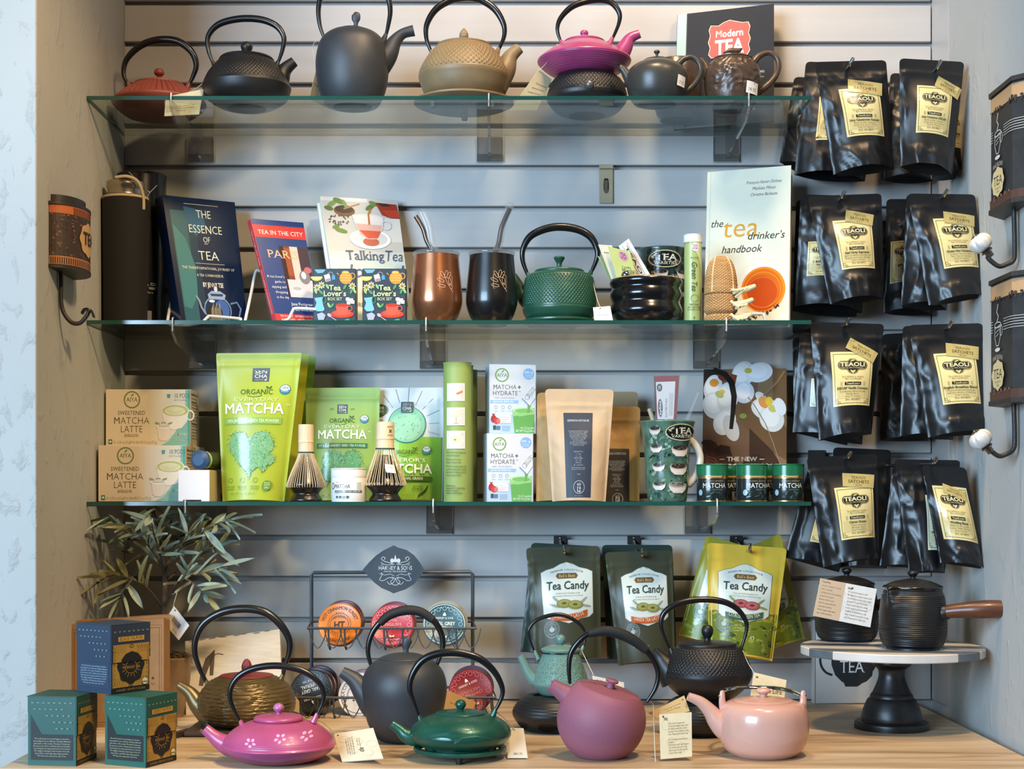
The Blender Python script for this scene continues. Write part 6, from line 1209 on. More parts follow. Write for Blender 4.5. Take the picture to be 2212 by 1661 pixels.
# ------------------------------------------------------------------ hanging sweets pouches
OLV = mat('olive_foil', '3b3c29', .40, var=.06, vs=20, spec=.5); OLVD = mat('dark_green_foil', '22342a', .4, var=.06, vs=20); YEL = mat('yellow_foil', 'd6b23e', .38, var=.10, vs=14); YELG = mat('yellow_green_foil', '9a9430', .38, var=.12, vs=14)
def candy(x0, y0, x1, y1, kind):
    def d(p):
        w_, h = x1-x0, y1-y0; X = lambda u: x0+u*w_; Yv = lambda v: y0+v*h; W, H = p.W, p.H; r = random.Random(5)
        if kind == 'citrus':
            p.fix = 2*LIFT; n = 30; top = [H*(.60+.035*noise.noise((i*.6, 3, 1))) for i in range(n+1)]; V = [(2+(W-4)*i/n, top[i]+(H*.985-top[i])*j/14) for j in range(15) for i in range(n+1)]
            p.put(V, [((j+1)*(n+1)+i, (j+1)*(n+1)+i+1, j*(n+1)+i+1, j*(n+1)+i) for j in range(14) for i in range(n)], '98a63c')
            for k in range(90):
                p.fix = (3+k % 5)*LIFT; v = r.random(); p.ell(r.uniform(4, W-4), H*(.62+.37*v), r.uniform(3, 9), r.uniform(1.5, 5), r.choice(['6f7f2c', '7d8f34', '4f5f24', '3a4a20', '8a9a3c', '93a044']) if v > .2 else r.choice(['a89a34', '9a9430', 'b5a23a']), 8, 1, rot=r.random()*40-20)
        out = [(.0, .16), (.10, .12), (.25, .09), (.38, .03), (.5, 0), (.62, .03), (.75, .09), (.90, .12), (1, .16), (1.0, .84), (.92, .90), (.75, .93), (.62, .97), (.5, 1), (.38, .97), (.25, .93), (.08, .90), (0, .84)]
        p.fix = 9*LIFT; p.fan([(X(.5+(u-.5)*1.02), Yv(.5+(v-.5)*1.015)) for u, v in out], '8a7a4a' if kind == 'citrus' else 'b9b69a', 5); p.fix = 15*LIFT; p.fan([(X(u), Yv(v)) for u, v in out], 'dcdccf', 6); p.fix = 24*LIFT
        R = w_*1.1
        p.text('PREMIUM COLLECTION', X(.5), Yv(.135), h*.030, '4f4d44', w=w_*.64, arc=R, res=1, space=.15)
        p.fan([(X(.32), Yv(.175)), (X(.68), Yv(.175)), (X(.72), Yv(.22)), (X(.68), Yv(.265)), (X(.32), Yv(.265)), (X(.28), Yv(.22))], '7d5a34', 3); p.fix = 30*LIFT; p.text("Bali's Best", X(.5), Yv(.243), h*.048, 'e0c08a', w=w_*.32, serif=True, shear=.1)
        p.text('Tea Candy', X(.5), Yv(.44), h*.13, '33423f', w=w_*.84, bold=.012, shear=.08)
        for i, s_ in enumerate(('A delicious & refreshing candy', 'infused with authentic green tea extract') if kind != 'citrus' else ('Taste the Refreshing Blend of', 'Citrus & Green Tea in a Delicious Candy')): p.text(s_, X(.5), Yv(.515+i*.042), h*.024, '8a897e', w=w_*(.48+.12*i), shear=.2, res=1)
        for u, v, rr in ((.22, .70, 20), (.80, .64, -40), (.85, .72, 10), (.28, .62, 40)): p.fix = 22*LIFT; p.ell(X(u), Yv(v), w_*.12, h*.022, '9aa08a' if kind != 'citrus' else '8a9a5a', 10, rot=rr)
        c1, c2, c3 = ('8d8746', 'a39c58', '6a652e') if kind != 'citrus' else ('a24a4c', 'b86664', '7d3234')
        for k, (u, v) in enumerate(((.42, .675), (.64, .70))):
            p.fix = (26+k*12)*LIFT; p.ell(X(u), Yv(v), w_*.155, h*.075, c1, 22); p.fix = (29+k*12)*LIFT; p.ell(X(u), Yv(v-.008), w_*.125, h*.055, c2, 20); p.fix = (32+k*12)*LIFT; p.ell(X(u), Yv(v-.006), w_*.05, h*.022, c3, 12)
        p.fix = 30*LIFT; b = 'bb5a2a' if kind != 'citrus' else '3f5f4c'
        n = 10; bot = [(X(.12+.76*i/n), Yv(.80+.055*math.sin(PI*i/n)-.045*(i/n-.5)*.8)) for i in range(n+1)]
        if True:
            V = [(x, y) for x, y in bot]+[(x, y+h*.105) for x, y in bot]; p.put(V, [(i, n+1+i, n+2+i, i+1) for i in range(n)], b, 44*LIFT)
            p.fix = 54*LIFT; p.text('GREEN TEA LATTE' if kind != 'citrus' else 'CITRUS GREEN TEA', X(.5), Yv(.925), h*.062, 'e6d8bb', w=w_*.66, serif=True, arc=-R*.8, rot=-2)
        bx, by = (X(.14), Yv(1.08)) if kind != 'citrus' else (X(.10), Yv(1.02)); p.fix = 12*LIFT
        p.ring(bx, by, w_*.155, w_*.155, 1.1, '8f9a90'); p.ring(bx, by, w_*.10, w_*.10, .9, '8f9a90'); p.ell(bx, by+1, w_*.055, w_*.045, '8f9a90', 14); p.ring(bx+w_*.06, by, w_*.022, w_*.022, 1, '8f9a90', 10); p.rect(bx-2, by-w_*.065, bx+2, by-w_*.045, '8f9a90', 1)
        p.text('INFUSED WITH GREEN TEA EXTRACT', bx, by-w_*.115, 3, '8f9a90', w=w_*.62, arc=w_*.118, res=1)
        if kind == 'citrus':
            p.fix = 2*LIFT; n = 30; top = [H*(.60+.035*noise.noise((i*.6, 3, 1))) for i in range(n+1)]; V = [(2+(W-4)*i/n, top[i]+(H*.985-top[i])*j/14) for j in range(15) for i in range(n+1)]
            p.put(V, [((j+1)*(n+1)+i, (j+1)*(n+1)+i+1, j*(n+1)+i+1, j*(n+1)+i) for j in range(14) for i in range(n)], '98a63c')
            for i, s_ in enumerate(('Made with Green Tea', 'Extract & Natural Flavors', 'of Asia Citrus')): p.text(s_, X(.40), Yv(1.06+i*.045), 4, 'cfd0a0', w=w_*.46, shear=.2, res=1)
            p.text('42', X(.68), Yv(1.30), 11, 'dfe0c0', w=14); p.text('pieces', X(.86), Yv(1.28), 3.4, 'dfe0c0', w=18, res=1)
        else: p.text('NET WT. 5.3 OZ', X(.3), Yv(1.36), 3.6, '8f9a90', w=w_*.4, res=1)
        p.fix = None
    return d
def sweets(label, Y, q, mt, dr=None, seed=0, lab=None, wr=.0018, bulge=.022, W=165, H=245): return pouch('candy_pouch', label, Y, *q, mt, bulge, dr, W, H, stand=False, seed=seed, wr=wr, lab=lab, seal=.12)
sweets('dark green candy pouch edge behind the left latte candy pouch', -.050, ((1148, 1172), (1290, 1180), (1268, 1424), (1124, 1408)), OLVD, seed=71)
sweets('olive green latte candy pouch beside the round tea tins rack', -.105, ((1136, 1183), (1296, 1179), (1298, 1420), (1156, 1434)), OLV, candy(30, 35, 146, 168, 'latte'), 72, LB(26, 30, 150, 240))
sweets('dark green candy pouch behind the middle latte candy pouch', -.050, ((1300, 1177), (1452, 1177), (1462, 1424), (1312, 1424)), OLVD, seed=73)
sweets('olive green latte candy pouch hanging behind the mauve teapot handle', -.105, ((1306, 1193), (1452, 1188), (1458, 1430), (1336, 1438)), OLV, candy(34, 36, 148, 166, 'latte'), 74, LB(28, 30, 154, 240))
sweets('yellow candy pouch swung out behind the front citrus one, nearer the middle latte pouch', -.060, ((1526, 1156), (1648, 1190), (1596, 1422), (1466, 1372)), YELG, candy(24, 60, 140, 176, 'citrus'), 75, LB(4, 40, 160, 240))
sweets('yellow candy pouch swung out behind the front citrus one, nearer the cake stand', -.045, ((1580, 1196), (1686, 1152), (1738, 1380), (1622, 1424)), YELG, candy(30, 60, 140, 176, 'citrus'), 76, LB(4, 40, 160, 240))
sweets('yellow citrus candy pouch facing forward, front of its hook', -.115, ((1527, 1172), (1700, 1184), (1668, 1428), (1532, 1416)), YEL, candy(23, 42, 140, 172, 'citrus'), 77, LB(4, 30, 160, 240))
for px, py, Y, bx, lb in ((1218, 1194, -.115, 1210, 'steel peg hook holding the left latte candy pouches'), (1385, 1200, -.115, 1369, 'steel peg hook holding the middle latte candy pouches'), (1616, 1190, -.125, 1590, 'steel peg hook holding the yellow citrus candy pouches')):
    a = At(Y); w0 = At(0); T = Thing('peg_hook', lb, 'hook', (w0.x(bx), -.001, w0.z(1175)))
    m = M(); z = a.z(py); pts = [(w0.x(bx), -.004, w0.z(1168)), (w0.x(bx)*.5+a.x(px)*.5, Y*.6, z+.002), (a.x(px), Y-.014, z), (a.x(px), Y-.018, z+.006), (a.x(px), Y-.019, z+.013)]
    m.tube(spline(pts, 4), .0028, 10); T.part('peg', m, HOOK)
    T.part('plate', M().box(w0.x(bx-14), w0.x(bx+14), -.0045, -.0006, w0.z(1176), w0.z(1157), .001), mat('hook_plate')); T.part('screw', M().ball((w0.x(bx), -.0045, w0.z(1162)), .0028, 10), HOOK)
# ------------------------------------------------------------------ tin-shaped hooks on the side walls
TB_ = mat('tin_black', '232426', .5, var=.35, vs=40, bump=.1, bs=100); IRN = mat('wrought_iron', '2a2522', .5, var=.15, vs=60, bump=.2, bs=300)
def lerp2(P, t):
    L = [math.hypot(b[0]-a[0], b[1]-a[1]) for a, b in zip(P, P[1:])]; s = t*sum(L)
    for (a, b), l in zip(zip(P, P[1:]), L):
        if s <= l or (b == P[-1]): k = s/l; return a[0]+(b[0]-a[0])*k, a[1]+(b[1]-a[1])*k
        s -= l
CRK = mat('white_porcelain', 'cfcac2', .15, var=.02, coat=.4)
for z0, z1, lb, kz, kpy in ((1.708, 1.884, 'upper', 1.708, (560, 590, 525)), (1.418, 1.600, 'lower', 1.418, (968, 1000, 948))):
    P = [(.778, -.470), (.746, -.505), (.746, -.600), (.775, -.636)]
    T = Thing('tin_hook', '%s black half tin plaque with a cup drawing and a curled iron hook on the right wall' % lb, 'hook', (.775, -.55, z0)); T.o['label'] = '%s of two dark half tin wall plaques with hooks beside the hanging pouches' % lb
    m = M(); poly = P[::-1]+[]
    poly = [(.775, -.636), (.746, -.600), (.746, -.505), (.778, -.470)]
    m.prism(poly, lambda u, v, d: (u, v, d), z0, z1); T.part('body', m, TB_)
    for zz, nm in ((z1-.003, 'top_rim'), (z0-.004, 'bottom_rim')):
        m = M(); big = [(.773, -.640), (.743, -.603), (.743, -.502), (.778, -.465)]; m.prism(big, lambda u, v, d: (u, v, d), zz, zz+.007); T.part(nm, m, IRN)
    def sf(u, v, o, z0=z0, z1=z1):
        x, y = lerp2([(.746, -.505), (.746, -.600), (.775, -.636)], u); return Vector((x-.0006-o, y-(o if u > .68 else 0)-(.0004 if u > .68 else 0), z1-.006-(z1-z0-.006)*v))
    p = Print(sf, 1.41*95, 176)
    p.rect(0, 0, 134, 22, 'b58f66', 12, 1); r = random.Random(3)
    for k in range(34): x = r.uniform(0, 134); p.ell(min(130, x), 22+r.uniform(-3, 3), r.uniform(1, 3), r.uniform(1, 4), r.choice(['232426', '3a2a20']), 6)
    p.rect(0, 160, 134, 174, '4a3028', 12, 1)
    for k in range(24): p.ell(r.uniform(3, 131), 160+r.uniform(-3, 2), r.uniform(2, 5), r.uniform(1, 2.5), r.choice(['7a5040', '5a3a2c', '8f6a54']), 6)
    for k in range(5): p.rect(60, 54+k*4, 130, 55+k*4, 'a9aaa6', 8, 1); p.rect(2, 54+k*4, 16, 55+k*4, 'a9aaa6', 2, 1)
    cx = 36
    p.line([(cx-12, 62), (cx-11, 80), (cx-5, 92), (cx+4, 92), (cx+11, 80), (cx+14, 60)], 1.4, 'c9cac6'); p.ring(cx+1, 61, 13, 4, 1.3, 'c9cac6', 20); p.ring(cx+15, 70, 5, 8, 1.2, 'c9cac6', 14); p.ell(cx, 98, 11, 3, 'c9cac6', 14); p.line([(cx-2, 56), (cx+4, 48), (cx-3, 42), (cx+2, 30)], 2.2, 'c9cac6')
    for k in range(3): p.line([(cx-9+k*2, 66+k*6), (cx+10-k*3, 62+k*6)], 1, 'c9cac6')
    p.text('FINE BLEND', 38, 112, 6.5, 'a9a89e', w=40, arc=60, res=2); p.text('TEA', 38, 119, 4.5, 'a9a89e', w=12, res=1); p.text('EST. 1899', 38, 126, 3.6, 'a9a89e', w=18, res=1)
    ov = [(38+24*math.cos(t)*(1+.05*math.cos(8*t)), 142+28*math.sin(t)*(1+.05*math.cos(8*t))*.72) for t in np.linspace(0, 2*PI, 41)[:-1]]
    ov = [(38+25*math.cos(t)*(1+.06*math.cos(8*t)), 136+22*math.sin(t)*(1+.06*math.cos(8*t))) for t in np.linspace(0, 2*PI, 41)[:-1]]
    p.poly(ov, 'c9b888'); p.text('TEA', 38, 141, 14, '1f1f1f', w=36, serif=True); p.text('THE FINEST TEA', 38, 148, 3.6, '7a6a4a', w=24, res=1); p.text('PARIS', 38, 153, 3.2, '7a6a4a', w=12, res=1)
    p.build(T, 'tin_print', PP())
    a = At(-.555); Yh = -.555
    pts = [(2190, CY-(z0-.004-EYE)/a.s), (2192, kpy[0]-20), (2189, kpy[0]+2), (2176, kpy[1]-20), (2158, kpy[1]-15), (2140, kpy[1]-27), (2133, kpy[1]-36)]
    T.part('hook_rod', tube_px(a, pts, 5.2, 6, 12), IRN)
    kx, ky = 2118, kpy[2]; axis = Vector((-.62, 0, .78)).to_track_quat('Z', 'Y').to_matrix()
    c = a.p(kx, ky); m = M(); R = 25*a.s
    m.lathe(spline([(.35*R, -.78*R), (.8*R, -.55*R), (1.0*R, -.05*R), (.86*R, .42*R), (.4*R, .72*R), (0, .74*R)], 5), c, 96, 0, lambda th, z, r: -.10*r*np.abs(np.cos(4*th))**6, axis=axis); T.part('porcelain_knob', m, CRK, ang=120)
    m = M(); m.lathe([(.5*R, -.98*R), (.52*R, -.84*R), (.36*R, -.76*R)], c, 24, axis=axis); m.lathe([(.3*R, -1.5*R), (.32*R, -.98*R)], c, 20, axis=axis); T.part('knob_collar', m, mat('old_silver', '8f8a80', .3, metal=1)); 
    m = M(); m.lathe([(.42*R, .66*R), (.40*R, .76*R), (.16*R, .84*R), (.14*R, .92*R), (0, .96*R)], c, 24, axis=axis); T.part('knob_finial', m, mat('old_silver'))
# plaque on the left side wall
T = Thing('tin_hook', 'small rusty orange half tin wall plaque with an iron hook beside the neoprene bottle', 'hook', (XL+.002, -.40, 1.634))
def half(sc, dx=0): return [(XL+.0005+(.041*sc+dx)*math.sin(t), -.40-.066*sc*math.cos(t)) for t in np.linspace(0, PI, 25)]
RST = mat('rusty_tin', '3f2c22', .55, var=.4, vs=50, bump=.15, bs=120)
m = M(); m.prism(half(1), lambda u, v, d: (u, v, d), 1.634, 1.732); T.part('body', m, RST)
m = M(); m.prism(half(.86), lambda u, v, d: (u, v, d), 1.732, 1.746); T.part('lid', m, IRN)
for zz, nm in ((1.729, 'top_rim'), (1.631, 'bottom_rim')):
    m = M(); m.prism(half(1.05), lambda u, v, d: (u, v, d), zz, zz+.0045); T.part(nm, m, IRN)
def sf(u, v, o):
    t = u*PI*.75; return Vector((XL+.0011+(.041+o*2.5)*math.sin(t), -.40-(.0665+o*2.5)*math.cos(t), 1.729-.0925*v))
sf.curved = True
p = Print(sf, 110, 92); r = random.Random(8)
p.rect(0, 0, 110, 92, '3a2a22', 20, 4); p.rect(0, 0, 110, 13, 'bb5f2a', 20, 1); p.rect(0, 79, 110, 92, 'b0703c', 20, 1)
p.fix = 10*LIFT
for k in range(22): p.rect(40+k*3.2, 2, 41.6+k*3.2, 13, '2a1f1a', 1, 1)
for k in range(30): p.rect(2+k*3.6, 81, 3.8+k*3.6, 91, '2a1f1a', 1, 1)
for k in range(110): p.fix = 13*LIFT; p.ell(r.uniform(3, 107), r.uniform(14, 78), r.uniform(1, 3.2), r.uniform(.8, 2.6), r.choice(['4f3a2c', '2a1f1a', '5f4632', '33261f', '6a4a30', '8a522c']), 7, 1)
p.fix = 22*LIFT
ov = [(72+21*math.cos(t)*(1+.05*math.cos(8*t)), 46+26*math.sin(t)*(1+.05*math.cos(8*t))) for t in np.linspace(0, 2*PI, 41)[:-1]]
p.poly(ov, 'c39a68'); p.fix = 40*LIFT; p.text('TEA', 73, 54, 19, '2a211c', w=32, bold=.02); p.build(T, 'tin_print', PP())
a = At(-.418)
T.part('hook_rod', tube_px(a, [(131, 582), (132, 610), (132, 650), (138, 676), (154, 696), (172, 698), (186, 684), (192, 672)], 4.6, 6, 12), IRN)
m = M(); pts = spline([(177, 676), (184, 667), (196, 668), (203, 684)], 6)
m.grid(lambda u, v: a.p(*pts[min(len(pts)-1, int(round(u*(len(pts)-1))))])+Vector((0, (v-.5)*.016, 0)), len(pts)-1, 2)
m.grid(lambda u, v: a.p(*pts[min(len(pts)-1, int(round(u*(len(pts)-1))))])+Vector((0, (v-.5)*.016, -.0018)), len(pts)-1, 2, flip=True); T.part('scroll_end', m, IRN)
# ------------------------------------------------------------------ things on the worktop
def up2(pts, k): return [None if p is None else (p[0], p[1]+k*p[0]) for p in pts]
def tagprint(p, kind=0):
    W, H = p.W, p.H
    for k in range(5): p.ring(W*(.2+.16*k), H*(.25+.13*((k*3) % 5)), W*.13, H*.11, .5, 'c3b691', 18)
# tin rack ------------------------------------------------------------
RK = mat('rack_iron', '43484d', .45, metal=.3, var=.1)
T = Thing('tin_rack', 'dark wire display rack of round tea tins under a leaf shaped sign', 'rack', (At(-.12).x(847), -.12, ZC))
b = At(-.11); f_ = At(-.205); W_ = .0026
T.part('frame', (lambda m: (m.tube([b.p(673, 1522), b.p(673, 1242), b.p(678, 1237), b.p(1015, 1235), b.p(1021, 1240), b.p(1021, 1522)], .0032, 8), m)[1])(M()), RK)
T.part('leg', (lambda m: (m.tube([b.p(1021, 1522), At(-.22).p(1060, 1500), At(-.27).p(1066, 1548)], .003, 8), m)[1])(M()), RK)
T.part('leg', (lambda m: (m.tube([b.p(673, 1522), At(-.22).p(640, 1500), At(-.27).p(634, 1548)], .003, 8), m)[1])(M()), RK)
def basket(y, x0, x1, Yf, Yb, pitch, nm):
    F_, B_ = At(Yf), At(Yb); zf = F_.z(y)
    m = M(); m.tube([(B_.x(x0+10), Yb, zf+.004), (F_.x(x0), Yf, zf), (F_.x(x1), Yf, zf), (B_.x(x1-10), Yb, zf+.004), (B_.x(x0+10), Yb, zf+.004)], .0023, 8); rail = T.part(nm, m, RK)
    n = int((x1-x0)/pitch); m = M()
    for k in range(n):
        xa = x0+(x1-x0)*(k+.1)/n; xb = x0+(x1-x0)*(k+1.25)/n; xm = (xa+xb)/2
        m.tube([F_.p(*q) for q in spline([(xa, y+1), (xa+(xm-xa)*.35, y+26), (xm, y+43), (xb-(xb-xm)*.35, y+26), (xb, y+1)], 4)], .0011, 6)
    o = T.part(nm+'_mesh', m, RK, rail); o['kind'] = 'stuff'
    for x in (x0+45, x0+80, (x0+x1)/2-18, (x0+x1)/2+22, x1-80, x1-45):
        m = M(); m.tube([F_.p(x, y), F_.p(x+2, y+40), (F_.x(x+3), Yf+.01, zf-.037), (B_.x(x), Yb, zf-.037)], .0019, 6); T.part('cradle_wire', m, RK, rail)
basket(1357, 664, 1030, -.205, -.11, 31, 'upper_rail'); basket(1507, 640, 1072, -.235, -.125, 33, 'lower_rail')
A = At(-.125)
lf = [(783, 1231), (797, 1215), (812, 1200), (828, 1189), (842, 1182), (850, 1178), (860, 1183), (878, 1188), (894, 1199), (906, 1214), (917, 1232), (906, 1248), (894, 1262), (876, 1273), (858, 1279), (850, 1282), (843, 1278), (824, 1270), (808, 1258), (795, 1244)]
m = M(); m.prism(lf, lambda u, v, d_: (A.x(u), A.Y+d_, A.z(v)), 0, .004); T.part('leaf_sign', m, mat('slate_sign', '343c45', .45, var=.05), smooth=False)
p = Print(quad(A.p(783, 1178), A.p(917, 1178), A.p(917, 1282), A.p(783, 1282)), 134, 104); c = 'bcc4ca'
p.text('HARNEY & SONS', 71, 53, 8.5, c, w=73, serif=True, bold=.008); p.text('MASTER TEA BLENDERS', 71, 58, 3.2, c, w=50, serif=True, res=1); p.text('EST', 43, 43, 2.4, c, res=1); p.text('1983', 99, 43, 2.4, c, res=1)
p.poly([(62, 36), (80, 36), (78, 28), (74, 31), (71, 20), (68, 31), (64, 28)], c); p.ell(64, 33, 4, 5, c, 10); p.ell(78, 33, 4, 5, c, 10)
for sg in (-1, 1):
    S = lambda x, y: (71+sg*x, y)
    p.line([S(*q) for q in spline([(4, 41), (14, 37), (24, 34), (30, 29), (27, 25), (22, 27), (24, 31)], 5)], 1.1, c)
    p.line([S(*q) for q in spline([(2, 40), (16, 42), (26, 40), (31, 36)], 4)], .9, c)
    p.line([S(*q) for q in spline([(34, 62), (28, 60), (31, 68), (34, 74), (26, 76), (14, 70), (4, 72), (10, 78), (6, 84), (0, 86)], 5)], 1.1, c)
    p.line([S(*q) for q in spline([(18, 78), (12, 84), (4, 80), (0, 72), (-8, 68)], 4)], 1, c); p.line([S(*q) for q in spline([(30, 62), (22, 64), (12, 62), (2, 66)], 4)], .9, c)
p.build(T, 'sign_lettering', PP())
def tins(cx, cy, r, Y, tilt, label, face, draw, n, edge='5a4450', dx=1.2, dyp=-3, lean=.40, rot=0):
    """a leaning stack of round flat tins, the front one with its printed lid"""
    for k in range(n-1, -1, -1):
        A = At(Y+.019*k); a = At(Y); c = a.p(cx, cy)+Vector((dx*a.s*k*.9,   .0198*k, -dyp*a.s*k*.55))
        lb = label if k == 0 else label.split(',')[0]+', %s in its leaning row' % ('second', 'third', 'rearmost')[k-1]
        ax = Vector((tilt, -1, lean)).normalized(); R3 = ax.to_track_quat('Z', 'X').to_matrix()
        T = Thing('tea_tin', lb, 'tin', c-Vector((0, 0, r*a.s)), group=None)
        R = r*a.s; m = M(); m.lathe([(R*.98, -.0165), (R, -.0155), (R, -.006), (R*.985, -.0055)], c, 56, axis=R3); T.part('tin_body', m, mat('tin_side_'+edge, edge, .3, var=.15, vs=80, metal=.2))
        m = M(); m.lathe([(R*1.015, -.0065), (R*1.02, -.0055), (R*1.02, -.0008), (R*.985, 0), (R*.96, -.0006), (0, -.0006)], c, 56, axis=R3); T.part('tin_lid', m, mat('tin_lid_'+(face if k == 0 else edge), face if k == 0 else edge, .35, var=.06))
        if k == 0:
            ux = Vector((1, 0, 0)); ux = (ux-ax*ux.dot(ax)).normalized(); uy = ax.cross(ux)
            if uy.z < 0: uy = -uy
            cr, sr = math.cos(math.radians(rot)), math.sin(math.radians(rot))
            p = Print(lambda u, v, o: c+ux*(((u-.5)*cr-(v-.5)*sr)*2*R)-uy*(((u-.5)*sr+(v-.5)*cr)*2*R)+ax*(o-.0005), 100, 100); draw(p); p.build(T, 'lid_print', PP())
def scroll(p, col, R=40):
    for k in range(16):
        a = 2*PI*k/16; p.ring(50+R*math.cos(a), 50+R*math.sin(a), 4.6, 4.6, 1.2, col, 12); a += PI/16; p.ell(50+(R+3)*math.cos(a), 50+(R+3)*math.sin(a), 2, 2, col, 8)
    p.ring(50, 50, 47, 47, 1, col, 48)
def hs(p, y, col, s=1): p.poly([(46, y-8), (54, y-8), (53, y-13), (50, y-17), (47, y-13)], col); p.text('HARNEY & SONS', 50, y, 5*s, col, w=42*s, serif=True)
def d(p):
    k = '2b2018'; p.text('HOT CINNAMON SUNSET', 50, 15, 8, k, w=98, arc=38, serif=True, bold=.01); p.text('Black Tea', 50, 25, 4.5, '7a4a1a', w=20, arc=60, res=1)
    for j in range(34): a = 2*PI*j/34; p.ell(50+27*math.cos(a), 52+27*math.sin(a), 1.2, 1.2, k, 6)
    p.text('TEA BLENDS', 50, 35, 4, k, w=30, arc=24, res=1); p.text('HT', 50, 60, 15, k, w=26, serif=True, bold=.02); p.text('HARNEY & SONS', 50, 96, 6, k, w=60, serif=True, arc=-46); p.ring(50, 52, 22, 22, .8, k)
tins(733, 1347, 46, -.180, -.12, 'round orange tea tin, cinnamon sunset at the front of its leaning row', 'cc7426', d, 3, '5b3f46')
def d(p): scroll(p, 'd98a90'); hs(p, 32, 'e3b8b4'); p.text('ENGLISH', 50, 52, 7, 'e0a49c', w=44, serif=True); p.text('ROYAL', 50, 42, 6, 'e0a49c', w=28, serif=True); p.text('BREAKFAST', 50, 62, 7, 'e0a49c', w=50, serif=True); p.poly([(45, 80), (55, 80), (56, 74), (50, 77), (44, 74)], 'eadad4'); p.text('Historic Royal Palaces', 50, 87, 4, 'eadad4', w=34, res=1)
tins(847, 1350, 46, -.180, -.06, 'round rose red tea tin, middle of the upper basket behind the charcoal teapot handle', 'a8323f', d, 3, '6a3f4a')
def d(p): p.ring(50, 50, 48.5, 48.5, 3, 'd6d3c4', 48); scroll(p, '8fb0b4', 38); hs(p, 38, 'd9dedb'); p.text('EARL GREY', 50, 53, 8, 'e3e6e0', w=50, serif=True, bold=.015); p.text('IMPERIAL', 50, 64, 8, 'e3e6e0', w=44, serif=True, bold=.015); p.poly([(45, 84), (55, 84), (56, 78), (50, 81), (44, 78)], 'dfe3dd'); p.text('Historic Royal Palaces', 50, 91, 4, 'dfe3dd', w=34, res=1)
tins(960, 1348, 46, -.180, .02, 'round teal tea tin with a white rim, last in the upper basket', '2c5562', d, 3, '9c9c92')
def d(p): scroll(p, '2f383c', 40); hs(p, 34, 'cfd4d6'); p.text('EARL GREY', 50, 55, 8, 'cfd4d6', w=46, serif=True, bold=.01); p.text('IMPERIAL', 50, 66, 8, 'cfd4d6', w=44, serif=True, bold=.01); p.text('BLACK TEA', 50, 76, 4, 'cfd4d6', w=30, res=1)
tins(672, 1492, 47, -.195, -.2, 'round black tea tin lying rotated, first in the lower basket', '14191c', d, 3, '4a3a48', dx=5, rot=165)
def d(p): p.ring(50, 50, 44, 44, 1.2, '3c4044', 44); p.text('VANILLA COMORO', 50, 14, 8, '3c4044', w=86, arc=38, serif=True); p.text('CAFFEINE FREE', 50, 24, 4, '3c4044', w=44, arc=30, res=1); p.text('HARNEY & SONS', 50, 95, 7, '3c4044', w=74, arc=-44, serif=True)
for_v = 'round white tea tin, vanilla one half hidden behind the charcoal teapot spout'
def d2(p):
    d(p)
    for r0 in range(4):
        for j in range(6-abs(r0-2)*1): p.poly([(30+j*8+(r0 % 2)*4, 44+r0*9), (36+j*8+(r0 % 2)*4, 44+r0*9), (33+j*8+(r0 % 2)*4, 37+r0*9)], '3c4044')
tins(777, 1500, 47, -.195, -.15, for_v, 'c3c6cc', d2, 3, '8a6a70', rot=-70)
def d(p): scroll(p, 'b0585a', 40); hs(p, 36, 'e0c4bc', 1.1); p.text('ENGLISH', 50, 54, 7, 'c2706a', w=44, serif=True); p.text('BREAKFAST', 50, 64, 7, 'c2706a', w=52, serif=True); p.poly([(45, 86), (55, 86), (56, 80), (50, 83), (44, 80)], 'd6b4ac')
tins(1017, 1492, 47, -.195, .05, 'round dark red tea tin, last in the lower basket behind the green teapot handle', '7d1f26', d, 3, '4c3a4c', rot=-25)
# white plaques ---------------------------------------------------------
def d(p):
    W, H = 215, 180; r = random.Random(2)
    for k in range(8): x = 8+k*26+r.uniform(-6, 6); p.ell(x, r.uniform(.5, 2.5), r.uniform(5, 12), 1.2, '6b6458', 8, rot=r.uniform(-4, 4))
    p.line([(34, 112), (40, 84), (52, 52), (66, 30), (60, 60), (58, 90)], [10, 13, 15, 3, 10, 8], '544a40'); p.line([(60, 44), (74, 40), (86, 44)], 2, '544a40')
q = planar([(400, 1385, -.100), (604, 1359, -.090), (611, 1533, -.150), (402, 1547, -.195)])
T = Thing('wall_plaque', 'whitewashed wooden plaque with chipped edges leaning behind the gold teapot', 'plaque', (q[2]+q[3])/2)
m = M(); slab(m, *q, .014); T.part('board', m, mat('whitewashed_wood', 'cdc3b1', .65, var=.08, vs=30, aniso=(1, 1, 8))); p = Print(quad(*q), 215, 180); d(p); p.build(T, 'painted_print', PP())
q = [W3(1760, 1340, -.040), W3(1937, 1340, -.040), W3(1937, 1519, -.052), W3(1760, 1521, -.052)]
T = Thing('wall_plaque', 'white box plaque with a black kettle picture standing behind the cake stand', 'plaque', (q[2]+q[3])/2)
m = M(); slab(m, *q, .03); T.part('board', m, mat('white_board_plaque', 'c6c3bd', .6, var=.04)); p = Print(quad(*q), 177, 180)
p.line([(1, 1), (1, 179), (176, 179)], 1.5, '4a463f'); p.fan([(36, 70), (44, 60), (100, 56), (118, 66), (128, 90), (124, 120), (112, 132), (88, 142), (74, 141), (58, 132), (44, 118), (36, 96)], '1e2022', 1)
p.line(spline([(38, 118), (24, 112), (14, 98), (12, 80), (18, 66), (34, 62)], 5), 5, '1e2022'); p.poly([(60, 128), (96, 128), (100, 138), (92, 143), (66, 143)], '1e2022'); p.poly([(118, 80), (150, 50), (158, 54), (126, 110)], '1e2022'); p.text('TEA', 80, 113, 26, 'd6d9dc', w=52, serif=True); p.build(T, 'painted_print', PP())
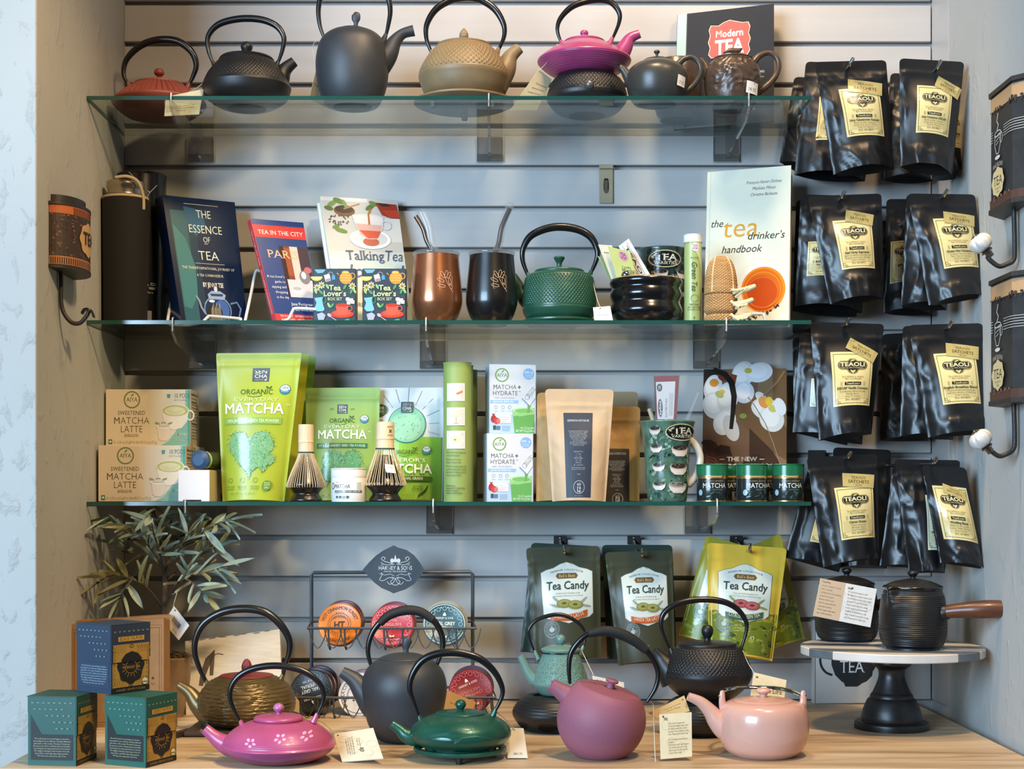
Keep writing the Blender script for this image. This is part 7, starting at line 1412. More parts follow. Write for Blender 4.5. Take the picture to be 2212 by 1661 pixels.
# kraft shadow frames, olive tree --------------------------------------
KF = mat('kraft_board', '96734c', .6, var=.06, vs=60)
T = Thing('gift_box', 'flat kraft cardboard box standing upright behind the blue tea carton', 'box', W3(245, 1530, -.27))
q = planar([(136, 1350, -.345), (354, 1336, -.305), (354, 1560, -.305), (136, 1575, -.345)])
for i in (2, 3): q[i].z = ZC+.0005
m = M(); slab(m, *q, .024); T.part('box', m, KF)
p = Print(quad(*q), 216, 225); p.line([(24, 18), (206, 18), (206, 215), (24, 215)], 1.2, '5f452c', True); p.line([(19, 12), (211, 12), (211, 220), (19, 220)], .8, '7a5a3a', True); p.ell(192, 125, 3, 3, '4a3524', 6); p.line([(188, 135), (192, 139), (196, 135)], 1, '4a3524'); p.build(T, 'lid_print', PP())
T = Thing('gift_box', 'second flat kraft cardboard box directly behind the first one', 'box', W3(250, 1525, -.21))
q = [v+Vector((.004, .0275, 0)) for v in q]; q[0].z += .004; q[1].z += .004
m = M(); slab(m, *q, .022); T.part('box', m, KF)
PTM = mat('paper_pot', '8c7458', .8, var=.2, vs=30, bump=.4, bs=60); A = At(-.205); cx = 366
T = Thing('olive_tree', 'small artificial olive tree in a rough paper pot behind the tea cartons', 'plant', (A.x(cx), A.Y, ZC)); rp = random.Random(11)
T.part('pot', lathe_px(A, cx, [(32, 1541), (36, 1520), (42, 1470), (46, 1432), (48, 1420), (45, 1420), (42, 1440), (30, 1445), (0, 1445)], 4, 48, lambda th, z, r: .0015*np.sin(3*th+z*60), ZC), PTM)
m = M()
for k in range(150):
    a = rp.random()*6.28; r = rp.random()**.5*42*A.s; h = A.z(1432)+rp.random()*.012; c = Vector((A.x(cx)+r*math.cos(a), A.Y+r*math.sin(a), h)); d1 = Vector((rp.gauss(0, 1), rp.gauss(0, 1), rp.gauss(.2, .6))).normalized()*.012
    m.tube([c-d1, c+Vector((0, 0, rp.uniform(.002, .008))), c+d1], .0007, 5)
o = T.part('moss', m, mat('moss', '6b5a3a', .9, var=.3, vs=90)); o['kind'] = 'stuff'
BRK = mat('olive_bark', '4c4034', .8, var=.3, vs=80, bump=.6, bs=200); LFM = mat('olive_leaf', '76887a', .55, var=.25, vs=18); LFM2 = mat('olive_leaf_pale', '9aa896', .6, var=.2, vs=18); LFM3 = mat('olive_leaf_yellow', '8f8f62', .6, var=.2, vs=18)
trunk = [(352, 1440), (350, 1400), (352, 1350), (354, 1310), (356, 1270), (355, 1235)]
tk = T.part('trunk', tube_px(A, trunk, [8, 7.5, 7, 6.5, 6, 5], 5, 10), BRK)
br = [[(355, 1240), (340, 1200, -.01), (318, 1165, -.03), (300, 1135, -.05)], [(356, 1250), (372, 1210, .0), (396, 1180, -.02), (420, 1150, -.04)], [(355, 1235), (352, 1190, -.03), (350, 1150, -.06), (346, 1115, -.07)], [(352, 1315), (330, 1275, -.02), (300, 1248, -.05), (262, 1238, -.06), (232, 1256, -.07)],
      [(354, 1310), (380, 1270, -.02), (410, 1245, -.04), (450, 1235, -.06), (492, 1222, -.06)], [(355, 1240), (332, 1215, .03), (290, 1200, .05), (255, 1185, .04)], [(356, 1255), (390, 1225, .04), (430, 1195, .05), (470, 1180, .03)], [(355, 1235), (366, 1185, .04), (376, 1140, .05), (384, 1100, .04)],
      [(355, 1240), (338, 1190, .04), (326, 1140, .05), (320, 1098, .04)], [(396, 1180, -.02), (440, 1150, -.02), (480, 1130, -.03), (508, 1122, -.03)], [(318, 1165, -.03), (285, 1150, -.02), (255, 1128, -.02), (240, 1118, -.02)], [(410, 1245, -.04), (440, 1262, -.06), (462, 1282, -.07)], [(300, 1248, -.05), (292, 1268, -.07), (282, 1290, -.08)]]
lms = []
for wv in range(3):                                   # three leaf blades shared by all
    m = M(); L = .046+.005*wv; 
    def blade(u, v, L=L, wv=wv): t = v; w_ = .0062*math.sin(PI*min(1, t*.97+.03))**.8*(1-.2*t); x = (u-.5)*2*w_; return (x, L*t, .0012*math.cos(u*2*PI)-.003*t*t*(1+.5*wv)+.0012*abs(u-.5)*2)
    m.grid(blade, 4, 8); lms.append(m)
leafm = {}
nl = 0
for bi, b_ in enumerate(br):
    pts = [(q[0], q[1], q[2] if len(q) > 2 else 0) for q in b_]; P = [Vector((A.x(a), A.Y+c, A.z(y))) for a, y, c in spline(pts, 5)]
    m = M(); n = len(P); m.tube(P, [.0024*(1-.72*i/(n-1)) for i in range(n)], 7); T.part('branch', m, BRK)
    for i in range(max(2, int(n*.3)), n):
        for k in range(1 if i % 7 else 2):
            tng = (P[min(n-1, i+1)]-P[i-1]).normalized(); side = Vector((rp.gauss(0, 1), rp.gauss(0, .9), rp.gauss(.3, .6))); side = (side-tng*side.dot(tng)).normalized()
            dr = (tng*rp.uniform(.3, .9)+side*rp.uniform(.6, 1.1)).normalized() if i < n-1 or k else tng
            if P[i].y+dr.y*.045 > -.05: dr.y = -abs(dr.y)
            if (P[i]+dr*.05).z > ZS[2]-TH-.004: dr.z = min(dr.z, -.15); dr.normalize()
            wv = rp.randrange(3); mt = rp.choice([0, 0, 0, 1, 1, 2]) if bi != 3 else 2
            key = (wv, mt)
            if key not in leafm:
                o = lms[wv].build('leaf', [LFM, LFM2, LFM3][mt], T.o); leafm[key] = o.data
            else:
                o = bpy.data.objects.new('leaf', leafm[key]); COL.objects.link(o); o.parent = T.o
            Q = dr.to_track_quat('Y', 'Z'); o.rotation_mode = 'QUATERNION'; o.rotation_quaternion = Q @ __import__('mathutils').Quaternion((0, 1, 0), rp.uniform(-1.2, 1.2)); o.location = P[i]-T.loc; s_ = rp.uniform(.75, 1.15); o.scale = (s_, s_, s_); nl += 1
def pc(p):
    for k in range(18): p.rect(24+k*2.6, 34, 25+k*2.6+(k % 3)*.5, 60, '3f3a36')
    p.text('Olive Tree', 44, 30, 5, '4a443e', w=24, res=1); p.text('8 43756 10', 46, 68, 5, '4a443e', w=30, res=1); p.text('$32.95', 62, 88, 9, '8a8278', w=24, res=1)
card('price_tag', 'white barcode tag hanging from the olive tree', [(376, 1309, -.262), (409, 1351, -.262), (386, 1383, -.262), (353, 1344, -.262)], 'cfcac2', extra=pc, hole=(14, 10, 4), strings=[[(374, 1312, -.262), (378, 1295, -.25), (381, 1280, -.23), (362, 1290, -.207)]])
# tea cartons with flap lids --------------------------------------------
def carton(label, pxe, Yn, wdt, h, yaw, base, main, dark, title, z0=ZC):
    """square carton, near upright edge at column pxe and depth Yn; yaw turns it about that edge"""
    a = At(Yn); E_ = Vector((a.x(pxe), Yn, z0)); c, s_ = math.cos(yaw), math.sin(yaw); uL = Vector((-c, s_, 0)); uR = Vector((s_, c, 0)); Z = Vector((0, 0, 1))
    ctr = E_+uL*wdt/2+uR*wdt/2; T = Thing('tea_carton', label, 'box', (ctr.x, ctr.y, z0), group='tea cartons with flap lids'); del T.o['group']
    m = M(); v = [E_, E_+uR*wdt, E_+uR*wdt+uL*wdt, E_+uL*wdt]; hb = h*.995
    m.add(v+[q+Z*hb for q in v], [(0, 3, 2, 1), (4, 5, 6, 7), (0, 1, 5, 4), (1, 2, 6, 5), (2, 3, 7, 6), (3, 0, 4, 7)]); T.part('carton', m, mat('carton_'+main, main, .5, var=.04))
    o_ = .0012; e = E_-uL*o_-uR*o_; w2 = wdt+2*o_; m = M(); zt = h+.0014; fl = h*.40
    # lid: top sheet, right flap full, left flap with slanted cut
    v = [e, e+uR*w2, e+uR*w2+uL*w2, e+uL*w2]; top = [q+Z*zt for q in v]; low = [q+Z*(zt-.0012) for q in v]
    m.add(top+low, [(0, 1, 2, 3), (4, 7, 6, 5), (0, 4, 5, 1), (1, 5, 6, 2), (2, 6, 7, 3), (3, 7, 4, 0)])
    def sheet(P, n): m.add(P+[q+n*.0010 for q in P], [tuple(range(len(P)))[::-1], tuple(range(len(P), 2*len(P)))]+[(i, (i+1) % len(P), (i+1) % len(P)+len(P), i+len(P)) for i in range(len(P))])
    nL, nR = -uR, -uL
    LP = lambda x, y: E_+uL*x*wdt+Z*(h*(1-y)); RP = lambda x, y: E_+uR*x*wdt+Z*(h*(1-y))
    cut = [(0, 0), (0, .54), (.70, .54), (.96, .22), (1, .22), (1, 0)]
    sheet([LP(*q)+nL*.0002 for q in cut], nL); sheet([RP(*q)+nR*.0002 for q in ((-.01, 0), (-.01, .55), (.30, .55), (.36, .49), (.5, .45), (.64, .49), (.70, .55), (1.01, .50), (1.01, 0))], nR)
    T.part('flap_lid', m, mat('carton_'+main, main), smooth=False)
    sL = lambda u, v, o: E_+uL*((1-u)*wdt)+Z*(h*(1-v))+nL*(o+(.0013 if v < .54 else .0001)); pL = Print(sL, 100, 140)
    pL.rect(6, 76, 93, 128, dark); pL.poly([(96, 44), (96, 30), (100, 30)], dark) if False else None
    sB = lambda u, v, o: E_+uL*((1-u)*wdt)+Z*(h*(1-v))+nL*(o+.0001); pB = Print(sB, 100, 140)
    pB.poly([(6, 36), (10, 36), (30, 76), (94, 76), (94, 128), (6, 128)], dark); lt = hexmix(main, 'c9cfc0', .55)
    for k in range(8): pB.text(('We at this shop love tea and happy to introduce', 'and package for you a delicious, naturally caffeinated', 'plant native to this country. Thousands of years ago', 'the leaves were used to celebrate harvest and battles.', 'It was forgotten for many years but has now returned.', 'We delight in sharing it today because of its rich,', 'layered flavor and health supporting properties.', 'We hope you enjoy your cup of tea.')[k], 50, 86+k*5, 3.0, 'b3ad8a' if dark != main else '9fb0c0', w=(72, 78, 76, 78, 76, 74, 70, 60)[k], serif=True, res=1)
    pB.build(T, 'side_print', PP())
    pF = Print(lambda u, v, o: E_+uL*((1-u)*wdt)+Z*(h*(1-v))+nL*(o+.0013), 100, 140)
    for r_ in range(5):
        n = 8 if r_ < 1 else 7-r_
        for k in range(n): x = 8+k*11.5+(r_ % 2)*5+(100-8-n*11.5 if r_ >= 2 else 0)*.9; pF.rect(x, 10+r_*13, x+1.6, 12.6+r_*13, lt); pF.rect(x+2.4, 10+r_*13, x+4, 12.6+r_*13, lt)
    pF.build(T, 'flap_print', PP())
    pT = Print(lambda u, v, o: E_+uR*(u*wdt)+Z*(h*(1-v))+nR*(o+(.0013)), 100, 140); g, g2, k_ = 'a5843c', '8a6a2a', '17181a'
    for k in range(8): pT.rect(6+k*12, 12, 8+k*12, 15, lt); pT.rect(9+k*12, 12, 11+k*12, 15, lt)
    pT.rect(16, 24, 84, 34, 'bd9440'); pT.text(title, 50, 32, 7, '4a3a1a', w=60, serif=True)
    pT.rect(3, 40, 97, 76, g); 
    pG = Print(lambda u, v, o: E_+uR*(u*wdt)+Z*(h*(1-v))+nR*(o+.0002), 100, 140)
    pG.rect(3, 76, 97, 128, g); pG.rect(0, 129, 100, 139, k_); pG.text('10 SACHETS - NET WT 0.7 OZ (20G)', 50, 136, 4, 'a5843c', w=76, res=1)
    for P_, dv in ((pT, 0), (pG, 1)):
        r2 = random.Random(5)
        for sx in (-1, 1):
            for q in range(6): x = 50+sx*(14+q*6); P_.line([(x, 42 if not dv else 126), (x+sx*4, 50 if not dv else 118), (x, 58 if not dv else 110)], 1.3, g2)
            for q in range(5): y = 46+q*7 if not dv else 80+q*9; P_.line([(50+sx*45, y), (50+sx*41, y+3), (50+sx*45, y+6)], 1.2, g2)
        P_.ring(50, 44 if not dv else 124, 5, 3, 1.2, '5f4618', 14)
    pG.fan([(50+34*math.cos(t)*(1+.06*math.cos(8*t)), 84+38*math.sin(t)*(1+.06*math.cos(8*t))) for t in np.linspace(0, 2*PI, 33)[:-1] if 84+38*math.sin(t) >= 62], k_, 1)
    for j in range(16): a_ = 2*PI*j/16; pG.line([(50+17*math.cos(a_), 88+15*math.sin(a_)), (50+(25 if j % 2 else 22)*math.cos(a_), 88+(22 if j % 2 else 19)*math.sin(a_))], 1, g)
    pG.ring(50, 88, 15, 13, 1, g, 24); pG.text('TX BRAND TEA', 50, 91, 6, g, w=46, serif=True); pG.ell(86, 120, 7, 7, 'c9cdb8', 16); pG.rect(80, 120, 92, 123, '5a7a4a')
    pT.poly([(24, 76), (24, 70), (34, 60), (50, 55), (66, 60), (76, 70), (76, 76)], k_)
    pG.build(T, 'front_print', PP()); pT.build(T, 'flap_front_print', PP()); return T
carton('green tea carton with a flap lid beside the pale end of the alcove wall', 164, -.692, .0705, .096, math.radians(8), 0, '1a4c42', '121a1a', 'GREEN YAUPON')
carton('green tea carton with a gold label in front of the upright kraft box', 315, -.7045, .070, .096, math.radians(24), 0, '1a5548', '121a1a', 'GREEN YAUPON')
carton('dark blue tea carton with a gold label stacked on the two green ones', 240, -.672, .0715, .0965, math.radians(34), 0, '29384a', '29384a', 'BLACK YAUPON', ZC+.0978)
# cake stand -------------------------------------------------------------
A = At(-.34); cxw = A.x(1926); ZP = 1.034; R = .1465; th = .0135
T = Thing('cake_stand', 'striped marble cake stand on a turned black pedestal carrying two black side-handled pots', 'stand', (cxw, -.34, ZC))
MW = mat('white_marble', 'cfc6bd', .35, var=.05, vs=30); MG = mat('grey_marble', '5c656a', .4, var=.14, vs=60)
ed = [-1, -.76, -.44, -.14, .16, .46, .76, 1]; rot = math.radians(-12); nn = Vector((-math.sin(rot)*-1*-1, -1, 0))
ux = Vector((math.cos(rot), math.sin(rot), 0)); un = Vector((-math.sin(rot), math.cos(rot), 0))
for k in range(7):
    lo, hi = ed[k]+.004, ed[k+1]-.004; pts = []
    t0, t1 = math.asin(max(-1, lo)), math.asin(min(1, hi)); n = 10
    for t in np.linspace(t0, t1, n): pts.append((R*math.cos(t), R*math.sin(t)))
    for t in np.linspace(t1, t0, n): pts.append((-R*math.cos(t), R*math.sin(t)))
    q = []
    for a_ in pts:
        if not q or math.hypot(a_[0]-q[-1][0], a_[1]-q[-1][1]) > 1e-5: q.append(a_)
    if math.hypot(q[0][0]-q[-1][0], q[0][1]-q[-1][1]) < 1e-5: q.pop()
    c0 = Vector((cxw, -.34, 0)); b_ = .0014; m = M(); N = len(q)
    ring = lambda s_, z: [c0+ux*(x*s_)+un*(y*s_)+Vector((0, 0, z)) for x, y in q]
    rs = [ring(.99, ZP-th), ring(1, ZP-th+b_), ring(1, ZP-b_), ring(.99, ZP)]
    m.add([v for r_ in rs for v in r_], [tuple(range(N))[::-1], tuple(range(3*N, 4*N))]+[(j*N+i, j*N+(i+1) % N, (j+1)*N+(i+1) % N, (j+1)*N+i) for j in range(3) for i in range(N)])
    T.part('strip', m, MG if k % 2 else MW)
BW = mat('black_turned_wood', '17181a', .38, var=.3, vs=40, bump=.05)
T.part('pedestal', lathe_px(A, 1926, [(79, 1575), (79, 1562), (76, 1557), (66, 1556), None, (64, 1554), (64, 1546), (60, 1530), (52, 1512), (46, 1506), None, (46, 1504), (44, 1499), (41, 1496), None, (40, 1494), (33, 1478), (28, 1462), (28, 1450), (31, 1443), (38, 1438), (42, 1434), (42, 1428), (40, 1422), (40, 1408)], 4, 72, None, ZC), BW)
# two side-handled pots
def LIP(zt_, k): return lambda th, z, r: (.013 if k else 0)*np.exp(-((np.mod(th-math.radians(215)+PI, 2*PI)-PI)/.17)**2)*np.clip((z-zt_+.034)/.034, 0, 1)**1.5
KY = iron('kyusu_black', '141416', .40, bump=.05); WAL = mat('walnut', '5a301a', .38, var=.25, vs=14, aniso=(1, 8, 8), coat=.15)
for cx, Y, y0, lb, k in ((1829, -.245, 1381, 'black ribbed side-handled pot behind the unfolded paper leaflet', 0), (1972, -.385, 1396, 'black ribbed side-handled pot with a walnut handle pointing away from the other pot', 1)):
    A = At(Y); dy = y0-1396; sc = .94 if k == 0 else 1
    pr = [(q if q is None else (q[0]*sc, y0+(q[1]-1396)*sc)) for q in [(56, 1397), (64, 1390), (70, 1372), (71, 1350), (70, 1320), (66, 1290), (61, 1274)]]
    T = Thing('side_handled_pot', lb, 'teapot', (A.x(cx), Y, ZP))
    T.part('body', lathe_px(A, cx, pr, 22, 160, addd(rings(.0031, .0009, A.z(1392+dy), A.z(1284+dy)), LIP(A.z(y0-120*sc), k)), ZP), KY)
    T.part('rim', lathe_px(A, cx, [(q[0]*sc, y0+(q[1]-1396)*sc) for q in [(60, 1275), (63, 1271), (63, 1266), (58, 1264), (56, 1268)]], 3, 160, LIP(A.z(y0-120*sc), k)), mat('black_gloss'))
    li = T.part('lid', lathe_px(A, cx, [(q[0]*sc, y0+(q[1]-1396)*sc) for q in [(57, 1268), (58, 1264), (40, 1256), (14, 1250), (0, 1249)]], 4, 64), KY)
    T.part('knob', lathe_px(A, cx, [(q[0]*sc, y0+(q[1]-1396)*sc) for q in [(7, 1252), (6, 1246), (11, 1240), (11, 1236), (8, 1233), (0, 1233)]], 4, 24), KY, li)
    if k:
        T.part('socket', tube_px(A, [(2022, 1322, -.028), (2036, 1317, -.038)], [19, 14], 3, 20), KY)
        m = M(); pts = spline([(2030, 1318, -.036, 14), (2050, 1315, -.042, 15.5), (2085, 1312, -.052, 18.5), (2115, 1310, -.058, 19.5), (2137, 1309, -.062, 18)], 5)
        m.tube([(A.x(a), Y+c, A.z(b)) for a, b, c, r in pts], [r*A.s for a, b, c, r in pts], 16); T.part('handle', m, WAL)
    else: T.part('socket', tube_px(A, [(1885, 1308, -.015), (1900, 1300, -.03), (1909, 1297, -.045)], [12, 11, 12], 3, 18), KY)
def pc(p):
    tagprint(p); p.rect(0, 0, 45, 100, 'b39f86'); p.text('Unpacking', 4, 9, 4.6, '4a4034', w=15, al='l', bold=.02, res=1)
    for i in range(9): p.text(('Check the packaging for damage', 'before opening.', 'Carefully inspect the packaging', 'inside for any cracks.', 'Before first use:', 'Rinse the teapot with fresh', 'clean water and dry.', 'Fill the teapot with water', 'up to 70% and boil.')[i], 5, 19+i*9, 3.8, '4a4034', w=(34, 20, 36, 24, 26, 30, 24, 32, 26)[i], al='l', res=1)
    p.text('FAQ', 50, 14, 4.6, '4a4034', w=8, al='l', bold=.02, res=1)
    for i in range(9): p.text(('Do cast iron teapots rust?', 'A: Cast iron teapots may rust if', 'not dried properly, but a small', 'amount of rust is harmless.', 'Clean it and continue using.', 'Is the enamel material inside', 'healthy? A: Enamel is a safe,', 'heat resistant material. It may', 'chip if exposed to high heat.')[i], 52, 22+i*8.4, 3.8, '4a4034', w=(34, 42, 42, 38, 38, 38, 38, 42, 38)[i], al='l', res=1)
card('leaflet', 'unfolded care leaflet in kraft and white leaning on the ribbed side-handled pots', [(1772, 1249, -.325), (1894, 1272, -.325), (1880, 1355, -.345), (1756, 1330, -.345)], 'c6c8c8', extra=pc, hole=(58, 10, 2.2))
# ------------------------------------------------------------------ teapots on the worktop
GOLD = mat('antique_gold', '6a5a3a', .34, metal=.55, var=.18, vs=30, bump=.08, bs=700); CHERRY = iron('cherry_iron', '7a2f2c', .45)
PINK = mat('pink_enamel', 'a94a74', .36, var=.10, vs=18, coat=.15, bump=.05, bs=900); PINKK = mat('pink_enamel_pale', 'ab6694', .36, var=.06, coat=.15)
DGR = mat('deep_green_enamel', '1b5343', .33, metal=.25, var=.16, vs=16, coat=.15, bump=.12, bs=260); TEAL = mat('teal_enamel', '64877d', .40, var=.08, vs=30, coat=.1)
MAU = mat('mauve_matt', '94596a', .55, var=.07, vs=700, bump=.10, bs=1500, spec=.35); BLUSH = mat('blush_ceramic', 'd3a190', .24, var=.03, vs=10, coat=.3)
# gold pot on dark board
T = Thing('trivet', 'flat dark wooden trivet under the gold teapot', 'trivet', (At(-.36).x(520), -.36, ZC))
A = At(-.36); m = M(); m.box(A.x(415), A.x(640), -.435, -.285, ZC, ZC+.009, .003); T.part('board', m, mat('dark_wood_board', '3a2a22', .5, var=.15, vs=30, aniso=(1, 12, 1)))
m = M(); m.prism([(A.x(416), -.43), (A.x(416), -.395), (A.x(388), -.45), (A.x(396), -.46)], lambda u, v, d_: (u, v, d_), ZC+.001, ZC+.0085); T.part('board_handle', m, mat('dark_wood_board'))
gz = ZC+.009
k = .147
T = teapot('teapot', 'gold ringed iron teapot with red lid and pine cone knob behind the pink teapot', -.36, 533,
    [(60, 1566), (82, 1558), (100, 1536), (104, 1515), (98, 1493), (82, 1473), (66, 1463), (58, 1460)], GOLD, gz, [(57, 1461), (55, 1457), (30, 1455), (0, 1454)],
    [(5, 1456), (7, 1452), (10, 1445), (10, 1437), (7, 1429), (3, 1424), (0, 1423)], [(446, 1474), (432, 1446), (421, 1410), (424, 1376), (442, 1345), (481, 1322), (528, 1315), (571, 1322), (604, 1347), (624, 1380), (625, 1408), (617, 1434), (611, 1460)], 8,
    [(462, 1545), (430, 1522), (410, 1496), (386, 1479)], [34, 22, 14, 9], addd(rings(.0062, .0011, A.z(1560), A.z(1466), 0), lambda th, z, r: .0005*np.sin(z*2300+4*np.sin(3*th))), seg=120, n=14, lidmat=CHERRY, cone=True)
card('price_tag', 'cream tag tucked at the far side of the gold teapot', [(636, 1502, -.34), (646, 1514, -.34), (647, 1540, -.34), (634, 1536, -.34)], 'cbb489')
# pink
A = At(-.645)
T = teapot('teapot', 'wide low pink iron teapot with relief blossoms at the front of the worktop', -.645, 602,
    [(55, 1643), (84, 1638), (110, 1624), (122, 1610), (123, 1606), None]+[(121, 1604), (112, 1588), (92, 1571), (66, 1559), (50, 1556)], PINK, ZC,
    [(50, 1557), (53, 1554), (53, 1550), (48, 1546), (25, 1542), (0, 1541)], [(6, 1543), (5, 1539), (7, 1537), (12, 1530), (9, 1522), (0, 1518)],
    [(520, 1561), (506, 1534), (497, 1508), (500, 1483), (518, 1459), (552, 1443), (601, 1438), (651, 1448), (682, 1467), (698, 1491), (697, 1517), (684, 1546)], 6.5,
    [(545, 1606), (502, 1611), (478, 1602), (459, 1588), (440, 1571)], [26, 24, 19, 14, 11], rings(.0026, .0004, A.z(1640), A.z(1560)), seg=120, n=12, knobmat=PINKK)
T.part('spout_rim', tube_px(A, [(442.5, 1573.5), (439, 1570)], [11.6, 11.8], 2, 20, hole=True), mat('steel'))
blossoms(T, A, 602, [(620, 1580), (558, 1589), (672, 1578)], lambda y: float(np.interp(y, [1559, 1571, 1588, 1604], [66, 92, 112, 121])), 'd6a0c4', 10.5)
m = M(); 
def pc(p):
    tagprint(p); p.text('RJ3', 52, 66, 9, '3f3a36', w=14, rot=95, bold=.02)
    for i in range(6): p.text(('Care: hand wash with warm water', 'and wipe dry after each use. Do', 'not leave water in the teapot', 'overnight. Not for stove top', 'or microwave use.', 'Cast iron')[i], 40-i*5.5+(24 if i > 3 else 0)*1.6, 18+2*i, 3.6, '6a6250', w=(62, 60, 58, 52, 40, 26)[i], rot=95, al='l', res=1)
card('price_tag', 'cream booklet tag lying in front of the charcoal teapot, tied to the pink teapot', [(721, 1585, -.60), (806, 1572, -.61), (828, 1638, -.655), (739, 1645, -.66)], 'd0c8b0', extra=pc, hole=(9, 8, 2.4), strings=[[(672, 1548, -.645), (690, 1556, -.63), (706, 1568, -.61), (724, 1585, -.60)]], t=.0015)
# big charcoal pot
A = At(-.47)
T = teapot('teapot', 'large egg-shaped charcoal iron teapot with wrapped handle behind the green teapot', -.47, 873,
    [(46, 1600), (60, 1592), (78, 1562), (89, 1515), (92, 1480), (84, 1450), (68, 1431), (54, 1423)], CHAR, ZC, [(54, 1424), (52, 1420), (30, 1412), (0, 1409)], None,
    [(805, 1448), (795, 1411), (799, 1380), (814, 1352), (842, 1328), (878, 1318), (909, 1322), (937, 1341), (952, 1365), (957, 1390), (952, 1414), (942, 1442)], [3.5, 5, 6, 6.5, 7, 7, 7, 7, 6.5, 6, 5, 3.5],
    [(855, 1528), (815, 1522), (790, 1498), (766, 1469), (738, 1451)], [40, 37, 27, 18, 12], seg=96)
T.part('knob', tube_px(A, [(877, 1412), (877, 1402), (878, 1392), (881, 1382), (884, 1377)], [6, 6, 9, 10, 5], 5, 16, flat=.5), CHAR, T.lid)
T.part('handle_wrap', tube_px(A, [(821, 1346), (842, 1328), (878, 1318), (909, 1322), (935, 1339)], [8.5, 10, 10.5, 10, 8.5], 6, 16), mat('black_wrap', '131313', .7, var=.1, bump=.2, bs=900))
card('price_tag', 'kraft tag leaning between the charcoal teapot and the rack', [(965, 1490, -.40), (1029, 1517, -.36), (1012, 1548, -.37), (956, 1530, -.41)], 'c3a271', [('FAQ: is it safe', 20, 60, 6, 50)], strings=[[(942, 1430, -.44), (952, 1450, -.43), (960, 1485, -.405), (966, 1492, -.40)]])
# green flat pot on trivet
A = At(-.62); zt = ZC+.0165
T = Thing('trivet', 'round green iron trivet on feet under the low green teapot', 'trivet', (A.x(994), -.62, ZC))
m = M(); R = .066
for r_, s_ in ((R, 1), (R*.72, 0), (R*.40, 0)): m = M(); m.lathe([(r_-.007, zt-.006), (r_, zt-.006), (r_+.0015, zt-.003), (r_, zt), (r_-.007, zt), (r_-.007, zt-.006)], (A.x(994), -.62, 0), 72, caps=False); T.part('ring', m, DGR)
for q in range(4):
    a_ = PI/4+q*PI/2; m = M(); m.tube([(A.x(994)+R*math.cos(a_), -.62+R*math.sin(a_), zt-.003), (A.x(994), -.62, zt-.003)], .0028, 8); T.part('spoke', m, DGR)
for a_ in (-90, 30, 150):
    m = M(); a_ = math.radians(a_); m.lathe([(.0045, ZC), (.006, zt-.005)], (A.x(994)+.054*math.cos(a_), -.62+.054*math.sin(a_), 0), 14); T.part('foot', m, mat('black_iron'))
T = teapot('teapot', 'low deep green iron teapot with ball knob on a round green trivet', -.62, 995,
    [(58, 1612), (88, 1608), (106, 1592), (109, 1580), (101, 1564), (82, 1551), (60, 1543), (54, 1541)], DGR, zt, [(54, 1542), (52, 1538), (30, 1534), (0, 1533)],
    [(6, 1535), (6, 1532), (8, 1530), (12, 1522), (9, 1514), (0, 1510)], [(906, 1550), (893, 1514), (885, 1486), (891, 1457), (912, 1427), (946, 1412), (989, 1410), (1032, 1421), (1063, 1445), (1082, 1476), (1085, 1502), (1070, 1535)], 7.5,
    [(930, 1588), (896, 1594), (877, 1588), (864, 1576), (846, 1563)], [20, 18, 16, 12, 9], seg=120)
rr = lambda y: float(np.interp(y, [1541, 1551, 1564, 1580, 1592], [54, 82, 101, 109, 106]))
def relief(T, A, cx, pts, R, w_, mt, name='relief_line'):
    m = M(); P = [(A.x(x), A.Y-math.sqrt(max(1, R(y)**2-(x-cx)**2))*A.s, A.z(y)) for x, y in spline(pts, 4)]; m.tube(P, w_, 6); return T.part(name, m, mt)
for j in range(8):
    o_ = j*6
    relief(T, A, 995, [(924+o_*.9, 1582-o_*.2), (958+o_*.55, 1571+o_*.2), (984, 1566+o_*.55)], rr, .0013, DGR); relief(T, A, 995, [(1066-o_*.9, 1582-o_*.2), (1016-o_*.3, 1571+o_*.2), (984, 1566+o_*.55)], rr, .0013, DGR)
card('price_tag', 'plain white price tag leaning at the end of the low green teapot', [(1100, 1572, -.585), (1131, 1573, -.585), (1140, 1637, -.635), (1096, 1637, -.635)], 'd9d0bd', [('$82.95', 30, 90, 7, 46)], hole=(36, 7, 3), strings=[[(1070, 1536, -.62), (1090, 1552, -.60), (1111, 1576, -.586)]])
# teal pot on black warmer
A = At(-.36)
T = Thing('teapot_warmer', 'black ridged iron warmer with oval openings under the teal teapot', 'warmer', (A.x(1194), -.36, ZC)); 
T.part('body', lathe_px(A, 1194, [(58, 1578), (66, 1572), (80, 1556), (87, 1542), (84, 1528), (72, 1512), (56, 1502), None, (54, 1501), (44, 1501), (40, 1506)], 12, 96, rings(.0045, .0007, A.z(1536), A.z(1504)), ZC), BLK)
wb = lambda y: float(np.interp(y, [1512, 1528, 1542, 1556, 1572, 1578], [72, 84, 87, 80, 66, 58]))
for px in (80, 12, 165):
    p = Print(cyl(A, 1194, 80, 1100, 1288, 1540, 1580, .0004, wb), 188, 40); p.ell(px, 23, 24, 10, '24262a', 28); p.ell(px, 23, 21, 8.4, '030303', 28)  # shade inside each opening is painted on as a near-black oval, no hole cut
    p.build(T, 'opening', mat('opening_shade_print', attr=True, rough=.6, var=0, spec=.2))
